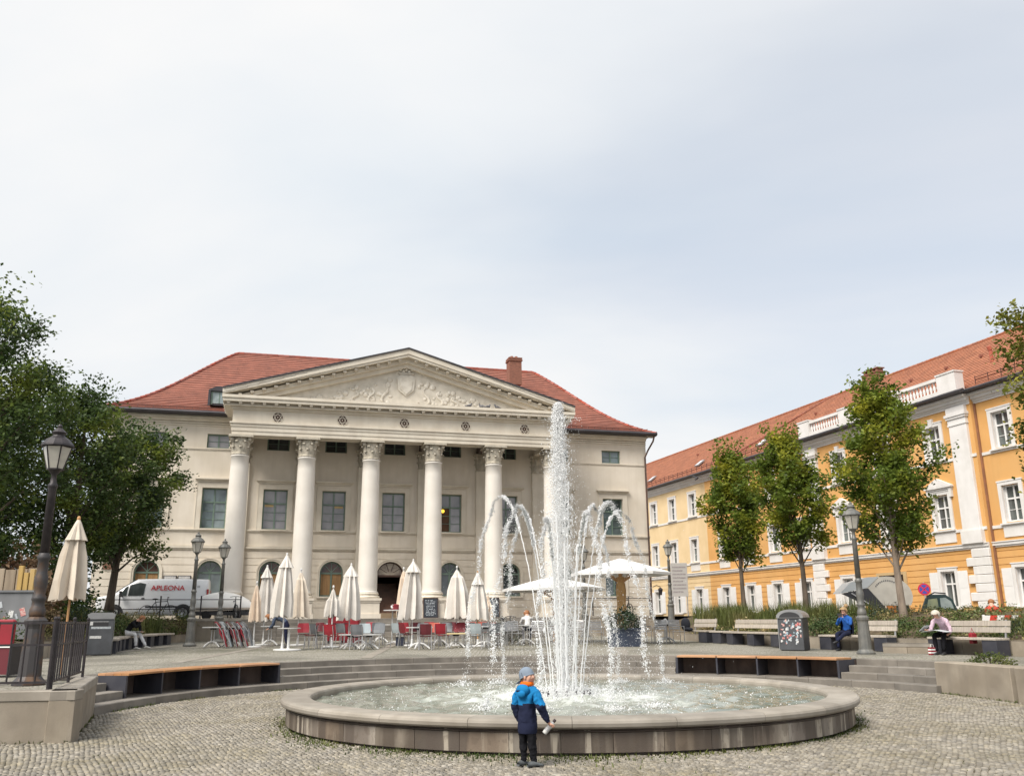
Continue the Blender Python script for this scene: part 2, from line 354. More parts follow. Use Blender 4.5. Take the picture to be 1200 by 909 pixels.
for j,i in enumerate(near):
    put('cobblestone',vm[j%10],plaza,(X[i],Y[i],hh[i]),A[i])
# ---------------------------------------------------------------- steps
steps=struct(put('steps',None))
def stepstones(level,a0,a1):
    R0=8.66+.38*level; z1=.15*(level+1); z0=z1-.19; ln=1.15/R0; k=max(1,round((a1-a0)/ln)); da=(a1-a0)/k
    for i in range(k):
        w_=R0+(.5 if level<3 else .22); e=.004/R0; dz=random.uniform(-.003,.003)
        pr=[(R0,z0),(R0,z1-.014),(R0+.014,z1+dz),(w_,z1+dz),(w_,z0)]
        MB().arcblock(pr,a0+i*da+e,a0+(i+1)*da-e,4,(SX,SY)).build('step_stone',M_gran,steps)
D=R_
stepstones(0,D(20.5),D(182.2))
for lv in (1,2,3):
    for a,b in ((20.8-lv*.4,39.2),(68,139.6),(170.6,182.2+lv*.6)): stepstones(lv,D(a),D(b))
for lv in (0,):   # floor slab under the built-in benches
    for a,b in ((39.3,67.9),(139.7,170.5)):
        MB().arcblock([(9.1,-.05),(9.1,.147),(9.75,.147),(9.75,-.05)],D(a),D(b),10,(SX,SY)).build('slab',M_gran,steps)
def stepbench(label,a0,a1):
    t=thing('step_bench',label,'bench',(SX,SY,0),group='benches built into the ring of steps')
    MB().arcblock([(9.74,.1),(9.74,.57),(9.95,.57),(9.95,.1)],a0,a1,16).build('back_wall',M_back,t)
    MB().arcblock([(9.70,.571),(9.70,.598),(9.96,.598),(9.96,.571)],a0,a1,16).build('ledge',M_gran,t)
    for i in range(5):
        a=a0+(a1-a0)*i/4; da=.022/9.3 if 0<i<4 else .03/9.3
        MB().arcblock([(9.02,.15),(9.02,.578),(9.735,.578),(9.735,.15)],a-da,a+da,1).build('divider',M_steel,t)
    for i in range(4):
        for j in range(4):
            r=9.0+j*.175; b0=a0+(a1-a0)*i/4+.002; b1=a0+(a1-a0)*(i+1)/4-.002
            MB().arcblock([(r,.582),(r,.618),(r+.008,.626),(r+.16,.626),(r+.168,.618),(r+.168,.582)],b0,b1,5).build('seat_plank',M_wood,t)
    return t
stepbench('curved wooden bench on slate steel dividers, set into the steps left of the fountain',D(139.9),D(170.2))
stepbench('curved wooden bench on slate steel dividers, set into the steps right of the fountain',D(39.5),D(67.7))
# ---------------------------------------------------------------- stone walls at both ends of the steps
def wallrun(par,A,B,th,z0,z1,ln,cope=.13,matl=None,jit=.003):
    A,Bv=Vector((*A,0)),Vector((*B,0)); d=Bv-A; Lg=d.length; a=atan2(d.y,d.x); k=max(1,round(Lg/ln))
    for i in range(k):
        x0,x1=Lg*i/k+.004,Lg*(i+1)/k-.004; y=random.uniform(0,jit)
        MB().bbox(x0,x1,y,th,z0,z1-cope-.003,.008).build('wall_stone',matl or M_gran2,par,(A.x,A.y,0),a)
    if cope:
        k=max(1,round(Lg/(ln*1.6)))
        for i in range(k):
            MB().bbox(Lg*i/k+.003,Lg*(i+1)/k-.003,-.012,th,z1-cope,z1,.012).build('coping_stone',M_cope if matl is None else matl,par,(A.x,A.y,0),a)
wl=thing('stone_wall','grey stone wall with coping and iron railing at the left end of the steps','wall',(0,0,0))
wallrun(wl,(-16.2,11.98),(-6.23,13.29),.34,-.1,.69,1.3); wallrun(wl,(-6.24,13.30),(-7.62,17.02),.34,-.1,.69,.85)
wr=thing('stone_wall','sandy stone block wall at the right end of the steps','wall',(0,0,0))
for A,Bv in (((9.28,20.55),(9.60,18.02)),((9.62,17.93),(10.0,14.9)),((10.01,14.85),(10.4,11.8))):
    a=atan2(Bv[1]-A[1],Bv[0]-A[0]); l=hypot(Bv[0]-A[0],Bv[1]-A[1]); MB().bbox(.0,l-.03,0,.5,-.1,.65,.02).build('wall_stone',M_gran2,wr,(A[0],A[1],0),a)
# planting-bed walls
pl_=thing('planter_wall','low stone planter wall behind the curved bench on the left','wall'); F2=front_l[1:]
for a,b in zip(F2[:-1],F2[1:]): wallrun(pl_,b,a,-.3,.5,1.12,1.1,.0)
prw=thing('planter_wall','low stone planter wall behind the slatted benches on the right','wall'); F2=front_r[:-1]
for a,b in zip(F2[:-1],F2[1:]): wallrun(prw,a,b,-.3,.45,.99,1.2,.0)
c_=thing('planter_kerb','pale stone kerb jutting out before the bed left of the old woman','kerb')
wallrun(c_,(10.95,27.2),(12.0,26.35),-.35,.5,.88,.6,.1)
fw_=thing('street_wall','rendered retaining wall below the railing left of the building steps','wall')
A=mbw(-9.9,-5.5); Bv=mbw(-7.35,-5.5); wallrun(fw_,A[:2],Bv[:2],.3,.6,1.8,1.3,.12)
fw2=thing('street_wall','rendered retaining wall below the railing right of the building steps','wall')
A=mbw(8.4,-5.5); Bv=mbw(13.4,-5.5); wallrun(fw2,A[:2],Bv[:2],.3,.6,1.8,1.3,.12)
# ---------------------------------------------------------------- fountain
ft=thing('fountain_basin','round granite fountain basin with water stains in the middle of the plaza','fountain',(FX,FY,0))
NP=46
for i in range(NP):
    a0=2*pi*i/NP; a1=2*pi*(i+1)/NP; e=.0035/4.7
    q=random.uniform(-.003,.003)
    MB().arcblock([(4.55,.035),(4.695+q,.035),(4.70+q,.262),(4.685,.27),(4.685,.30),(4.55,.30)],a0+e,a1-e,4).build('wall_stone',M_panel,ft)
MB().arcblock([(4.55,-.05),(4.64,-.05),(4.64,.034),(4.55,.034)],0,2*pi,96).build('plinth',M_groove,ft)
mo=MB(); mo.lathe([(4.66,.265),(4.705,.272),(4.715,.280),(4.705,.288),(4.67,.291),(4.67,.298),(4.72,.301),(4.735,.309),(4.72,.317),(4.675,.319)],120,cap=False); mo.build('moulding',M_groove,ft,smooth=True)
NC=23
for i in range(NC):
    a0=2*pi*i/NC+.03; a1=2*pi*(i+1)/NC+.03; e=.003/4.7
    pr=[(4.32,.19),(4.30,.36),(4.305,.395),(4.325,.422),(4.36,.433),(4.71,.433),(4.755,.427),(4.785,.408),(4.797,.38),(4.79,.34),(4.77,.318),(4.6,.305)]
    o=MB().arcblock(pr,a0+e,a1-e,7).build('coping_stone',M_cope,ft,smooth=False)
MB().lathe([(4.56,-.02),(4.56,.3),(4.31,.3),(4.31,-.02),(.01,-.02)],96,cap=False).build('basin_floor',mat('basin_floor',(.16,.17,.13),(.10,.115,.085),scale=2,rough=.6),ft)
# ================================================================ the pale main building
M_plas = mat('cream_plaster',(.72,.655,.565),(.65,.585,.49),scale=.8,rough=.9,bump=.06,bscale=50,streak=.3,sc=(.50,.44,.36),big=(.45,(.58,.515,.42),.5))
M_trim = mat('cream_trim',(.69,.635,.54),(.60,.54,.45),scale=1.4,rough=.85,bump=.05,bscale=40,streak=.3,sc=(.50,.445,.36))
M_col  = mat('white_column',(.74,.70,.645),(.66,.62,.565),scale=.9,rough=.8,streak=.2,sc=(.6,.55,.49))
M_cap  = mat('weathered_capital',(.56,.51,.42),(.38,.345,.285),scale=4,rough=.9,bump=.25,bscale=25)
M_frame= mat('grey_green_frame',(.15,.215,.17),(.115,.17,.14),scale=3,rough=.5)
M_lead = mat('dark_sheet_metal',(.075,.068,.075),(.05,.047,.052),scale=2,rough=.45,metal=.4)
M_dark = mat('dark_interior',(.018,.016,.018),rough=.9)
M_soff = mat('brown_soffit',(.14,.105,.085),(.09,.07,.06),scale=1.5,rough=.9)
def glass(name,c1,c2,scale=1.2,rough=.06,stretch=(1,1,.6)): return mat(name,c1,c2,scale=scale,rough=rough,spec=.9,var=.42,stretch=stretch,contrast=(.4,.6))
M_glp = glass('pale_grey_glass',(.24,.235,.25),(.17,.17,.185))  # opaque pale grey pane tone mixed by noise
M_gld = glass('dark_glass',(.05,.06,.065),(.02,.025,.028))
M_glb = glass('blue_grey_glass',(.13,.17,.18),(.07,.09,.095))
M_glo = mat('ochre_board',(.36,.21,.085),(.25,.14,.06),scale=3,rough=.6,stretch=(4,1,.4))
M_glr = mat('russet_pane',(.14,.075,.06),(.06,.045,.045),scale=3,rough=.15)
def rooftile(name,c1,c2,rough=.85):
    m=mat(name,c1,c2,scale=1.3,rough=rough,bump=.3,bscale=14,stretch=(1,1,2.2),ivar=0)
    t=m.node_tree; N=t.nodes.new; L=t.links.new; b=t.nodes['Principled BSDF']; src=b.inputs['Base Color'].links[0].from_socket
    co=N('ShaderNodeTexCoord'); v=N('ShaderNodeTexVoronoi'); v.inputs['Scale'].default_value=3.1; L(co.outputs['Object'],v.inputs[0])
    s=N('ShaderNodeSeparateColor'); L(v.outputs['Color'],s.inputs[0]); r=N('ShaderNodeMapRange'); r.inputs[3].default_value=.86; r.inputs[4].default_value=1.12; L(s.outputs[0],r.inputs[0])
    h=N('ShaderNodeHueSaturation'); L(src,h.inputs['Color']); L(r.outputs[0],h.inputs['Value']); L(h.outputs[0],b.inputs['Base Color']); return m
M_roof = rooftile('red_roof_tile',(.27,.10,.068),(.215,.082,.057))
M_roof2= rooftile('orange_roof_tile',(.385,.16,.088),(.33,.133,.075))

def wall(mb,u0,u1,z0,z1,ops,bands=None,mi=0,depth=.28,off=0.,rmi=None,gd=.035):
    """wall face in the x-z plane with real openings. ops: (ua,ub,za,zb,arched); bands: list of (za,zb) grooves"""
    rmi = mi if rmi is None else rmi
    us={u0,u1}; zs={z0,z1}
    for a,b,c,d,ar in ops:
        us|={a,b}; zs|={c,d}
        if ar: zs.add(d+(b-a)/2)
    for a,b in bands or []: zs|={a,b}
    us=sorted(x for x in us if u0-1e-6<=x<=u1+1e-6); zs=sorted(x for x in zs if z0-1e-6<=x<=z1+1e-6)
    for i in range(len(us)-1):
        for j in range(len(zs)-1):
            a,b,c,d=us[i],us[i+1],zs[j],zs[j+1]
            if b-a<1e-5 or d-c<1e-5: continue
            um,zm=(a+b)/2,(c+d)/2
            if any(p<um<q and r<zm<(s+(q-p)/2 if ar else s) for p,q,r,s,ar in ops): continue
            gr=any(x<zm<y for x,y in bands or []); o=off+(gd if gr else 0)
            mb.add([(a,o,c),(b,o,c),(b,o,d),(a,o,d)],[(0,1,2,3)],mi)
            if gr: mb.add([(a,off,c),(b,off,c),(b,o,c),(a,o,c)],[(0,1,2,3)],mi); mb.add([(a,off,d),(b,off,d),(b,o,d),(a,o,d)],[(3,2,1,0)],mi)
    for p,q,r,s,ar in ops:
        k=12; R=(q-p)/2; cx=(p+q)/2
        if ar:
            arc=[(cx-R*cos(pi*t/k),s+R*sin(pi*t/k)) for t in range(k+1)]
            for t in range(k):
                A,Bq=arc[t],arc[t+1]; mb.add([(A[0],off,A[1]),(Bq[0],off,Bq[1]),(Bq[0],off,s+R),(A[0],off,s+R)],[(0,1,2,3)],mi)
            out=[(p,r)]+arc+[(q,r)]
        else: out=[(p,r),(p,s),(q,s),(q,r)]
        for t in range(len(out)):
            A,Bq=out[t],out[(t+1)%len(out)]
            mb.add([(A[0],off,A[1]),(Bq[0],off,Bq[1]),(Bq[0],off+depth,Bq[1]),(A[0],off+depth,A[1])],[(0,1,2,3)],rmi)
def slope(p0,p1,q0,q1,n,sag=.0,lip=.035,mb=None):
    """roof slope in courses of tiles from the eave p0-p1 up to the ridge q0-q1"""
    mb=mb or MB(); p0,p1,q0,q1=map(Vector,(p0,p1,q0,q1)); nn=(p1-p0).cross(q0-p0).normalized()
    if nn.z<0: nn=-nn
    hz=q0.z-p0.z
    def P(a,b,t): x=a.lerp(b,t); x.z-=sag*hz*sin(pi*t)*(1-t)*1.4; return x
    for i in range(n):
        a,b=i/n,(i+1)/n
        A0,A1,B0,B1=P(p0,q0,a)+nn*lip,P(p1,q1,a)+nn*lip,P(p0,q0,b),P(p1,q1,b)
        mb.add([A0,A1,B1,B0],[(0,1,2,3)]); mb.add([A0-nn*lip,A1-nn*lip,A1,A0],[(0,1,2,3)])
    return mb
def win_parts(w,h,kind,depth,fm,gm,tr=None,fw=.07,bars=(0,0),open_left=None):
    """frame mesh + list of (pane mesh, x, z). local: x centred, z from sill, y=0 at the frame front"""
    f=MB(); hw=w/2; panes=[]; tr=tr if tr is not None else h*.66; d=.07
    for x0,x1 in ((-hw,-hw+fw),(hw-fw,hw)): f.box(x0,x1,0,d,0,h)
    f.box(-hw+fw,hw-fw,0,d,0,fw); f.box(-hw+fw,hw-fw,0,d,h-fw,h)
    m=fw*.55
    f.box(-m,m,.005,d,fw,h-fw)
    rows=[(fw,h-fw)]
    if tr and kind!='low':
        f.box(-hw+fw,-m,-.01,d,tr-m,tr+m); f.box(m,hw-fw,-.01,d,tr-m,tr+m); rows=[(fw,tr-m),(tr+m,h-fw)]
    for ri,(a,b) in enumerate(rows):
        nb=bars[ri] if ri<len(bars) else 0
        for s in (-1,1):
            x0,x1=(-hw+fw,-m) if s<0 else (m,hw-fw)
            for q in range(nb):
                zz=a+(b-a)*(q+1)/(nb+1); f.box(x0,x1,.015,d-.01,zz-.012,zz+.012)
            panes.append((x0,x1,a,b))
    return f,panes
def pane_mesh(x0,x1,z0,z1,gm,y=.045): return MB().box(x0,x1,y,y+.012,z0,z1).mesh('pane',gm)

mbd=thing('town_palace',"cream neoclassical building with six-columned portico and red hipped roof",'building',(MBX,MBY,0),MBA)
U0,U1=-15.05,15.75
WC=[-12.55,-9.37,-6.2,-3.05,.26,3.53,6.85,10.1,13.45]
GC=[-12.43,-9.33,-6.2,-3.02,None,3.53,7.02,10.15,13.45]
ops=[(c-.64,c+.64,6.46,8.63,False) for c in WC]+[(c-.6,c+.6,10.79,11.58,False) for c in WC]
ops+=[(c-.625,c+.625,2.93,4.16,True) for c in GC if c is not None]+[(-.58,.94,2.04,4.04,True)]
bands=[(z,z+.03) for z in np.arange(2.32,5.3,.37)]
mb=MB(); wall(mb,U0,U1,.7,12.5,ops,bands)
mb.add([(U0,0,.7),(U0,18,.7),(U0,18,12.5),(U0,0,12.5)],[(0,1,2,3)]); mb.add([(U1,0,.7),(U1,18,.7),(U1,18,12.5),(U1,0,12.5)],[(0,1,2,3)]); mb.add([(U0,18,.7),(U1,18,.7),(U1,18,12.5),(U0,18,12.5)],[(0,1,2,3)])
mb.build('facade_wall',M_plas,mbd)
# mouldings
def mould(name,u0,u1,z,steps_,par=mbd,m=M_trim,y0=0):
    b=MB()
    for dz0,dz1,pr in steps_: b.box(u0,u1,y0-pr,y0+.02,z+dz0,z+dz1)
    return b.build(name,m,par)
PIL=[-8.09,-4.71,-1.33,2.05,5.43,8.81]
def gaps(u0,u1,hw=.47):
    cuts=[(p-hw,p+hw) for p in PIL if u0<p<u1]; x=u0; out=[]
    for a,b in cuts: out.append((x,a)); x=b
    return out+[(x,u1)]
for a,b in gaps(U0,U1):
    mould('sill_band',a,b,6.3,[(0,.06,.05),(.06,.13,.09)]); mould('string_course',a,b,5.36,[(0,.07,.05),(.07,.17,.10),(.19,.22,.03)])
for a,b in ((U0,-8.6),(9.32,U1)):
    mould('attic_band',a,b,10.66,[(0,.05,.03),(.05,.09,.055)]); mould('wall_cornice',a,b,11.98,[(0,.08,.05),(.12,.2,.07),(.24,.36,.14),(.36,.50,.26)])
    mould('plinth_course',a,b,1.7,[(0,.52,.06)])
# windows
f,pn=win_parts(1.28,2.17,'main',.2,M_frame,M_glp,tr=1.42,bars=(2,0)); fme=f.mesh('window',M_frame); pmes=[pane_mesh(*p,M_glp) for p in pn]
pd=[pane_mesh(*p,M_glb) for p in pn]
sill=MB().box(-.72,.72,-.36,-.02,-.09,-.002).mesh('sill',M_trim)
hood=MB(); hood.box(-.98,.98,-.33,-.2,.42,.47); hood.box(-1.03,1.03,-.41,-.2,.47,.54); hood.box(-.9,.9,-.25,-.2,.34,.42); hood=hood.mesh('hood',M_trim)
arch=MB(); arch.box(-.90,-.645,-.245,-.2,-.02,2.42); arch.box(.645,.90,-.245,-.2,-.02,2.42); arch.box(-.645,.645,-.245,-.2,2.175,2.42)
for x0,x1 in ((-.93,-.90),(.90,.93)): arch.box(x0,x1,-.262,-.2,-.02,2.45)
arch.box(-.90,.90,-.262,-.2,2.42,2.45); arch=arch.mesh('architrave',M_trim)
M_room=mat('warm_room',(.10,.05,.025),(.06,.03,.018),scale=2,rough=.8)
M_bulb=bpy.data.materials.new('lit_lamp'); M_bulb.use_nodes=True; bb=M_bulb.node_tree.nodes['Principled BSDF']; bb.inputs['Emission Color'].default_value=(1,.62,.05,1); bb.inputs['Emission Strength'].default_value=1.2; bb.inputs['Base Color'].default_value=(.8,.5,.05,1)
M_refl=mat('warm_reflection',(.46,.33,.14),rough=.5)  # yellow patch that paints a warm reflection onto the window glass
for i,c in enumerate(WC):
    wn=put('window',fme,mbd,(c,.2,6.46))
    for j,p in enumerate(pmes):
        me=pd[j] if (i in (0,1,7,8) and j!=9) else p
        if i==5 and j==0: me=pane_mesh(*pn[0],M_room)
        q=put('pane',me,wn)
        if i==5 and j==0: q['label']='open casement with a lit yellow lamp in the brown room'
    if i==5: put('room_lamp',MB().ball((0,0,0),.10,8,6).mesh('room_lamp',M_bulb),wn,(-.42,-.02,1.22))
    if i in (2,3): put('painted_reflection',MB().box(-.24,.22,.036,.044,-.06,.06).mesh('painted_reflection',M_refl),wn,(-.30 if i==2 else .30,0,1.30)); 
    put('sill',sill,wn); put('hood',hood,wn,(0,.0,2.14)); put('architrave',arch,wn)
f,pn=win_parts(1.2,.79,'low',.2,M_frame,M_glb,bars=(1,)); fme2=f.mesh('attic_window',M_frame)
pa=[pane_mesh(*p,M_glp) for p in pn]; pb=[pane_mesh(*p,M_gld) for p in pn]; pc=[pane_mesh(*p,M_glb) for p in pn]
for i,c in enumerate(WC):
    wn=put('attic_window',fme2,mbd,(c,.16,10.79))
    for p in (pa if i<2 else pc if i>6 else pb): put('pane',p,wn)
    if i<2 or i>6: put('sill',MB().box(-.66,.66,-.22,-.02,-.07,-.002).mesh('sill',M_trim),wn)
# arched ground-floor windows
def archwin(c,lun,low,z0=2.93,zs=4.16,R=.625,door=False):
    wn=MB(); k=14; fw=.075
    
    vs=[];fs=[]
    for t in range(k+1):
        a=pi*t/k
        for r,y in ((R,0),(R-fw,0),(R-fw,.06),(R,.06)): vs.append((-r*cos(a),y,zs-z0+r*sin(a)))
    for t in range(k):
        for q in range(4): fs.append((t*4+q,(t+1)*4+q,(t+1)*4+(q+1)%4,t*4+(q+1)%4))
    wn.add(vs,fs)
    h=zs-z0
    wn.box(-R,-R+fw,0,.06,0,h); wn.box(R-fw,R,0,.06,0,h); wn.box(-R+fw,R-fw,0,.06,0,fw); wn.box(-R+fw,R-fw,-.01,.06,h-.045,h+.045); wn.box(-.04,.04,.002,.058,fw,h-.045)
    for a in (50,90,130): wn.bar((0,.03,h+.05),((R-fw)*cos(R_(a)),.03,h+(R-fw)*sin(R_(a))),.035,.04)
    o=wn.build('arched_window',M_frame,mbd,(c,.2,z0))
    lp=MB(); ring=[((R-fw)*cos(pi*t/k),h+.045+(R-fw-.05)*sin(pi*t/k)) for t in range(k+1)]; lp.prism(ring,.04,.052); lp.build('pane',lun,o)
    for x0,x1 in ((-R+fw,-.04),(.04,R-fw)): put('pane',MB().box(x0,x1,.04,.052,fw,h-.045).mesh('pane',low),o)
    return o
LUN=[M_glr,M_gld,M_glr,M_glr,None,M_gld,M_gld,M_gld,M_gld]; LOW=[M_glo,M_glb,M_glo,M_glo,None,M_gld,M_gld,M_glb,M_glb]
def archring(c,zs,R,w_,name='arch_moulding',zb=None):
    b=MB(); k=16
    for r0,r1,pr in ((R,R+w_*.6,.035),(R+w_*.6,R+w_,.065)):
        vs=[];fs=[]
        for t in range(k+1):
            a=pi*t/k
            for r,y in ((r0,.0),(r0,-pr),(r1,-pr),(r1,.0)): vs.append((c-r*cos(a),y,zs+r*sin(a)))
        for t in range(k):
            for q in range(4): fs.append((t*4+q,(t+1)*4+q,(t+1)*4+(q+1)%4,t*4+(q+1)%4))
        b.add(vs,fs)
        for s in (-1,1):
            x0,x1=sorted((c+s*r0,c+s*r1)); b.box(x0,x1,-pr,0.0,zb,zs)
    return b.build(name,M_trim,mbd)
for i,c in enumerate(GC):
    if c is None: continue
    archwin(c,LUN[i],LOW[i]); archring(c,4.16,.625,.15,zb=2.93)
    MB().box(c-.75,c+.75,-.07,.2,2.84,2.93).build('window_sill',M_trim,mbd)
archring(.18,4.04,.76,.16,zb=2.04)
# doorway: fanlight, dark hall with brown stairs
dw=MB(); R=.76; k=14; vs=[];fs=[]
for t in range(k+1):
    a=pi*t/k
    for r,y in ((R,0),(R-.07,0),(R-.07,.06),(R,.06)): vs.append((-r*cos(a),y,r*sin(a)))
for t in range(k):
    for q in range(4): fs.append((t*4+q,(t+1)*4+q,(t+1)*4+(q+1)%4,t*4+(q+1)%4))
dw.add(vs,fs); dw.box(-R,R,0,.06,-.06,.05)
for a in (36,72,108,144): dw.bar((.2*cos(R_(a)),.03,.05+.2*sin(R_(a))),((R-.07)*cos(R_(a)),.03,(R-.07)*sin(R_(a))),.03,.03)
M_brown=mat('brown_door',(.085,.038,.025),(.05,.024,.017),scale=3,rough=.5)
fo=dw.build('door_fanlight',M_brown,mbd,(.18,.22,4.04)); lp=MB(); lp.prism([((R-.07)*cos(pi*t/k),.05+(R-.12)*sin(pi*t/k)) for t in range(k+1)],.04,.05); lp.build('pane',mat('fanlight_glass',(.42,.36,.28),(.2,.15,.12),scale=3,rough=.1),fo)
hall=MB(); hall.add([(-.58,.28,2.04),(.94,.28,2.04),(.94,5,2.04),(-.58,5,2.04),(-.58,.28,5),(.94,.28,5),(.94,5,5),(-.58,5,5)],[(0,1,2,3),(4,5,6,7),(1,2,6,5),(2,3,7,6),(3,0,4,7)]); hall.build('entrance_hall',mat('hall_wall',(.09,.06,.05),rough=.9),mbd)
M_stair=mat('stair_wood',(.27,.14,.09),(.19,.10,.065),scale=3,rough=.5)
for i in range(10): MB().box(-.55,.91,.6+.28*i,.6+.28*(i+1.1),2.045+.17*i,2.045+.17*(i+1)).build('stair',M_stair,mbd)
MB().box(-.78,1.14,-.32,.05,1.74,2.035).build('threshold',mat('sandstone',(.46,.34,.22),(.36,.26,.17),scale=2,rough=.8),mbd)
# pilasters on the rear wall, columns in front, capitals
def leafcap(r0,r1,h,n,half=False):
    """corinthian-like capital: bell, two rows of curling leaves, volutes, abacus"""
    b=MB(); b.lathe([(r0+.05,0),(r0+.06,.04),(r0,.07),(r0-.02,.3*h),(r0+.02,.6*h),(r1*.78,.86*h)],16)
    def leaf(a,rb,z0,z1,w_,curl):
        c,s=cos(a),sin(a); pts=[]
        prof=[(rb,z0,1),(rb+.03,z0+(z1-z0)*.5,1.1),(rb+.07,z0+(z1-z0)*.85,.8),(rb+curl,z1,.6),(rb+curl+.03,z1-.07*h,.35)]
        for r,z,k in prof:
            for t,ex in ((-1,-.02),(0,.02),(1,-.02)):
                x,y=r+ex,t*w_*k/2; pts.append((x*c-y*s,x*s+y*c,z))
        for r,z,k in prof:
            for t in (-1,0,1): x,y=r-.05,t*w_*k/2; pts.append((x*c-y*s,x*s+y*c,z-.02))
        fs=[]
        for i in range(4):
            for j in range(2): fs += [(i*3+j,i*3+j+1,i*3+j+4,i*3+j+3),(15+i*3+j+3,15+i*3+j+4,15+i*3+j+1,15+i*3+j)]
        b.add(pts,fs)
    for k in range(n): leaf(2*pi*k/n,r0-.02,.06,.42*h,.3,.13); leaf(2*pi*(k+.5)/n,r0-.01,.2,.70*h,.28,.16)
    for k in range(4):
        a=pi/4+k*pi/2; c,s=cos(a),sin(a)
        for dz,rr in ((.78*h,.105),(.74*h,.06)): b.ball((c*(r1*.98),s*(r1*.98),dz),rr,8,5)
        b.bar((c*r0,s*r0,.5*h),(c*r1*.95,s*r1*.95,.80*h),.09,.07)
    for k in range(4):
        a=k*pi/2; b.ball((cos(a)*r1*.82,sin(a)*r1*.82,.9*h),.08,6,5)
    b.box(-r1,r1,-r1,r1,.875*h,.93*h); b.box(-r1*.96,r1*.96,-r1*.96,r1*.96,.93*h,h); return b.mesh('capital',M_cap)
capm=leafcap(.44,.62,1.0,8)
shaft=MB().lathe([(.56,0),(.565,.05),(.52,.08),(.505,.12),(.505,.3)]+[(.505-.06*(t/12)**1.6,.3+6.55*t/12) for t in range(1,13)]+[(.475,6.87),(.475,6.93),(.44,6.97)],32).mesh('column',M_col,smooth=True)
shaft.polygons.foreach_set('use_smooth',[True]*len(shaft.polygons))
plin=MB(); plin.bbox(-.60,.60,-.60,.60,1.74,2.55,.02); plin.box(-.64,.64,-.64,.64,2.55,2.64); plin.box(-.68,.68,-.68,.68,2.641,2.76); plin.box(-.66,.66,-.66,.66,1.73,1.98); plin=plin.mesh('pedestal',M_plas)
basem=MB().lathe([(.64,0),(.66,.04),(.66,.08),(.62,.12),(.57,.14),(.57,.17),(.61,.2),(.61,.235),(.57,.262)],32).mesh('base',M_trim,smooth=True)
for u in PIL:
    c=put('column',shaft,mbd,(u,-2.6,3.02)); put('capital',capm,c,(0,0,6.97)); put('base',basem,c,(0,0,-.262)); put('pedestal',plin,c,(0,0,-3.02))
    p=MB().bbox(u-.45,u+.45,-.2,.02,1.74,10.0,.02).build('pilaster',M_trim,mbd); 
    q=put('capital',capm,p,(u,-.02,9.99),scale=(.96,.5,1)); MB().box(u-.52,u+.52,-.27,.0,1.73,2.76).build('pedestal',M_plas,p); MB().box(u-.5,u+.5,-.25,.0,2.761,3.0).build('base',M_trim,p)
# entablature
en=MB(); E0,E1=-8.58,9.30
def enbox(z0,z1,pr):  # ring: front beam and two returns to the wall
    en.box(E0-pr,E1+pr,-3.06-pr,-2.12,z0,z1); en.box(E0-pr,E0+.86,-2.12,.0,z0,z1); en.box(E1-.86,E1+pr,-2.12,.0,z0,z1)
enbox(11.0,11.2,0); enbox(11.2,11.42,.035); enbox(11.42,11.58,.07); enbox(11.58,11.66,.13); enbox(11.66,12.32,.0); enbox(12.32,12.40,.08); enbox(12.40,12.47,.14)
en.build('entablature',M_trim,mbd)
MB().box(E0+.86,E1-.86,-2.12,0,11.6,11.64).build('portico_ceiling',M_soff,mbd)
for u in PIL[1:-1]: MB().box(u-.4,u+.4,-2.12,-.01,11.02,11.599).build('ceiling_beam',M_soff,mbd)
cor=MB(); CL,CR=-9.14,9.98
cor.box(CL+.16,CR-.16,-3.36,0,12.471,12.52); cor.box(CL+.04,CR-.04,-3.52,.0,12.66,12.84); cor.box(CL,CR,-3.58,.0,12.84,12.99); cor.box(CL+.3,CR-.3,-3.22,0,12.52,12.66)
cor.build('cornice',M_trim,mbd)
mod=MB(); mod.box(-.085,.085,-.26,.0,0,.09); mod.box(-.065,.065,-.20,.0,-.055,0); mod=mod.mesh('modillion',M_trim)
for i in range(32): put('modillion',mod,mbd,(CL+.32+(CR-CL-.64)*i/31,-3.21,12.57))
for s,x in ((-1,CL+.3),(1,CR-.3)):
    for i in range(6): put('modillion',mod,mbd,(x,-2.9+i*.52,12.57),s*pi/2)
# pediment: tympanum, raking cornices, relief, lead capping
AX,AZ=.42,16.12; zc=12.99
for s in (-1,1):
    xe=CL if s<0 else CR; a=atan2(AZ-13.06,AX-xe) if s<0 else atan2(AZ-13.06,AX-xe)
    def P(t,d): # t along rake 0..1 from eave to apex, d = drop below the top edge
        return (xe+(AX-xe)*t, 13.34+(AZ-13.34)*t-d)
    def rake(name,d0,d1,y0,y1,m,t0=0.,t1=1.):
        A0,A1,B1,B0=P(t0,d0),P(t1,d0),P(t1,d1),P(t0,d1); lo=[A0,A1,B1,B0]
        if t0==0.: lo=[(q[0],max(q[1],zc+.002)) for q in lo]
        return MB().prism(lo,y0,y1).build(name,m,mbd)
    rake('raking_cornice',.05,.33,-3.58,-.1,M_trim); rake('raking_cornice',.33,.48,-3.53,-2.7,M_trim,.0); rake('raking_soffit',.48,.72,-3.2,-2.7,M_trim,.06); rake('raking_moulding',.72,.96,-3.0,-2.7,M_trim,.10)
    rake('lead_capping',-.03,.05,-3.64,4.6,M_lead)
    for i in range(15):
        t=.09+.90*i/14.6; x,z=P(t,.575); put('modillion',mod,mbd,(x,-3.19,z))
MB().prism([(CL+1.5,zc),(CR-1.5,zc),(AX,AZ-.8)],-2.76,-2.6).build('tympanum',mat('tympanum_plaster',(.63,.585,.51),(.52,.48,.41),scale=3,rough=.9,bump=.4,bscale=8),mbd)
rl=MB(); y=-2.79
cr_=MB()
sh=[(-.42,.75),(-.5,1.5),(-.3,1.72),(.3,1.72),(.5,1.5),(.42,.75),(0,.38)]
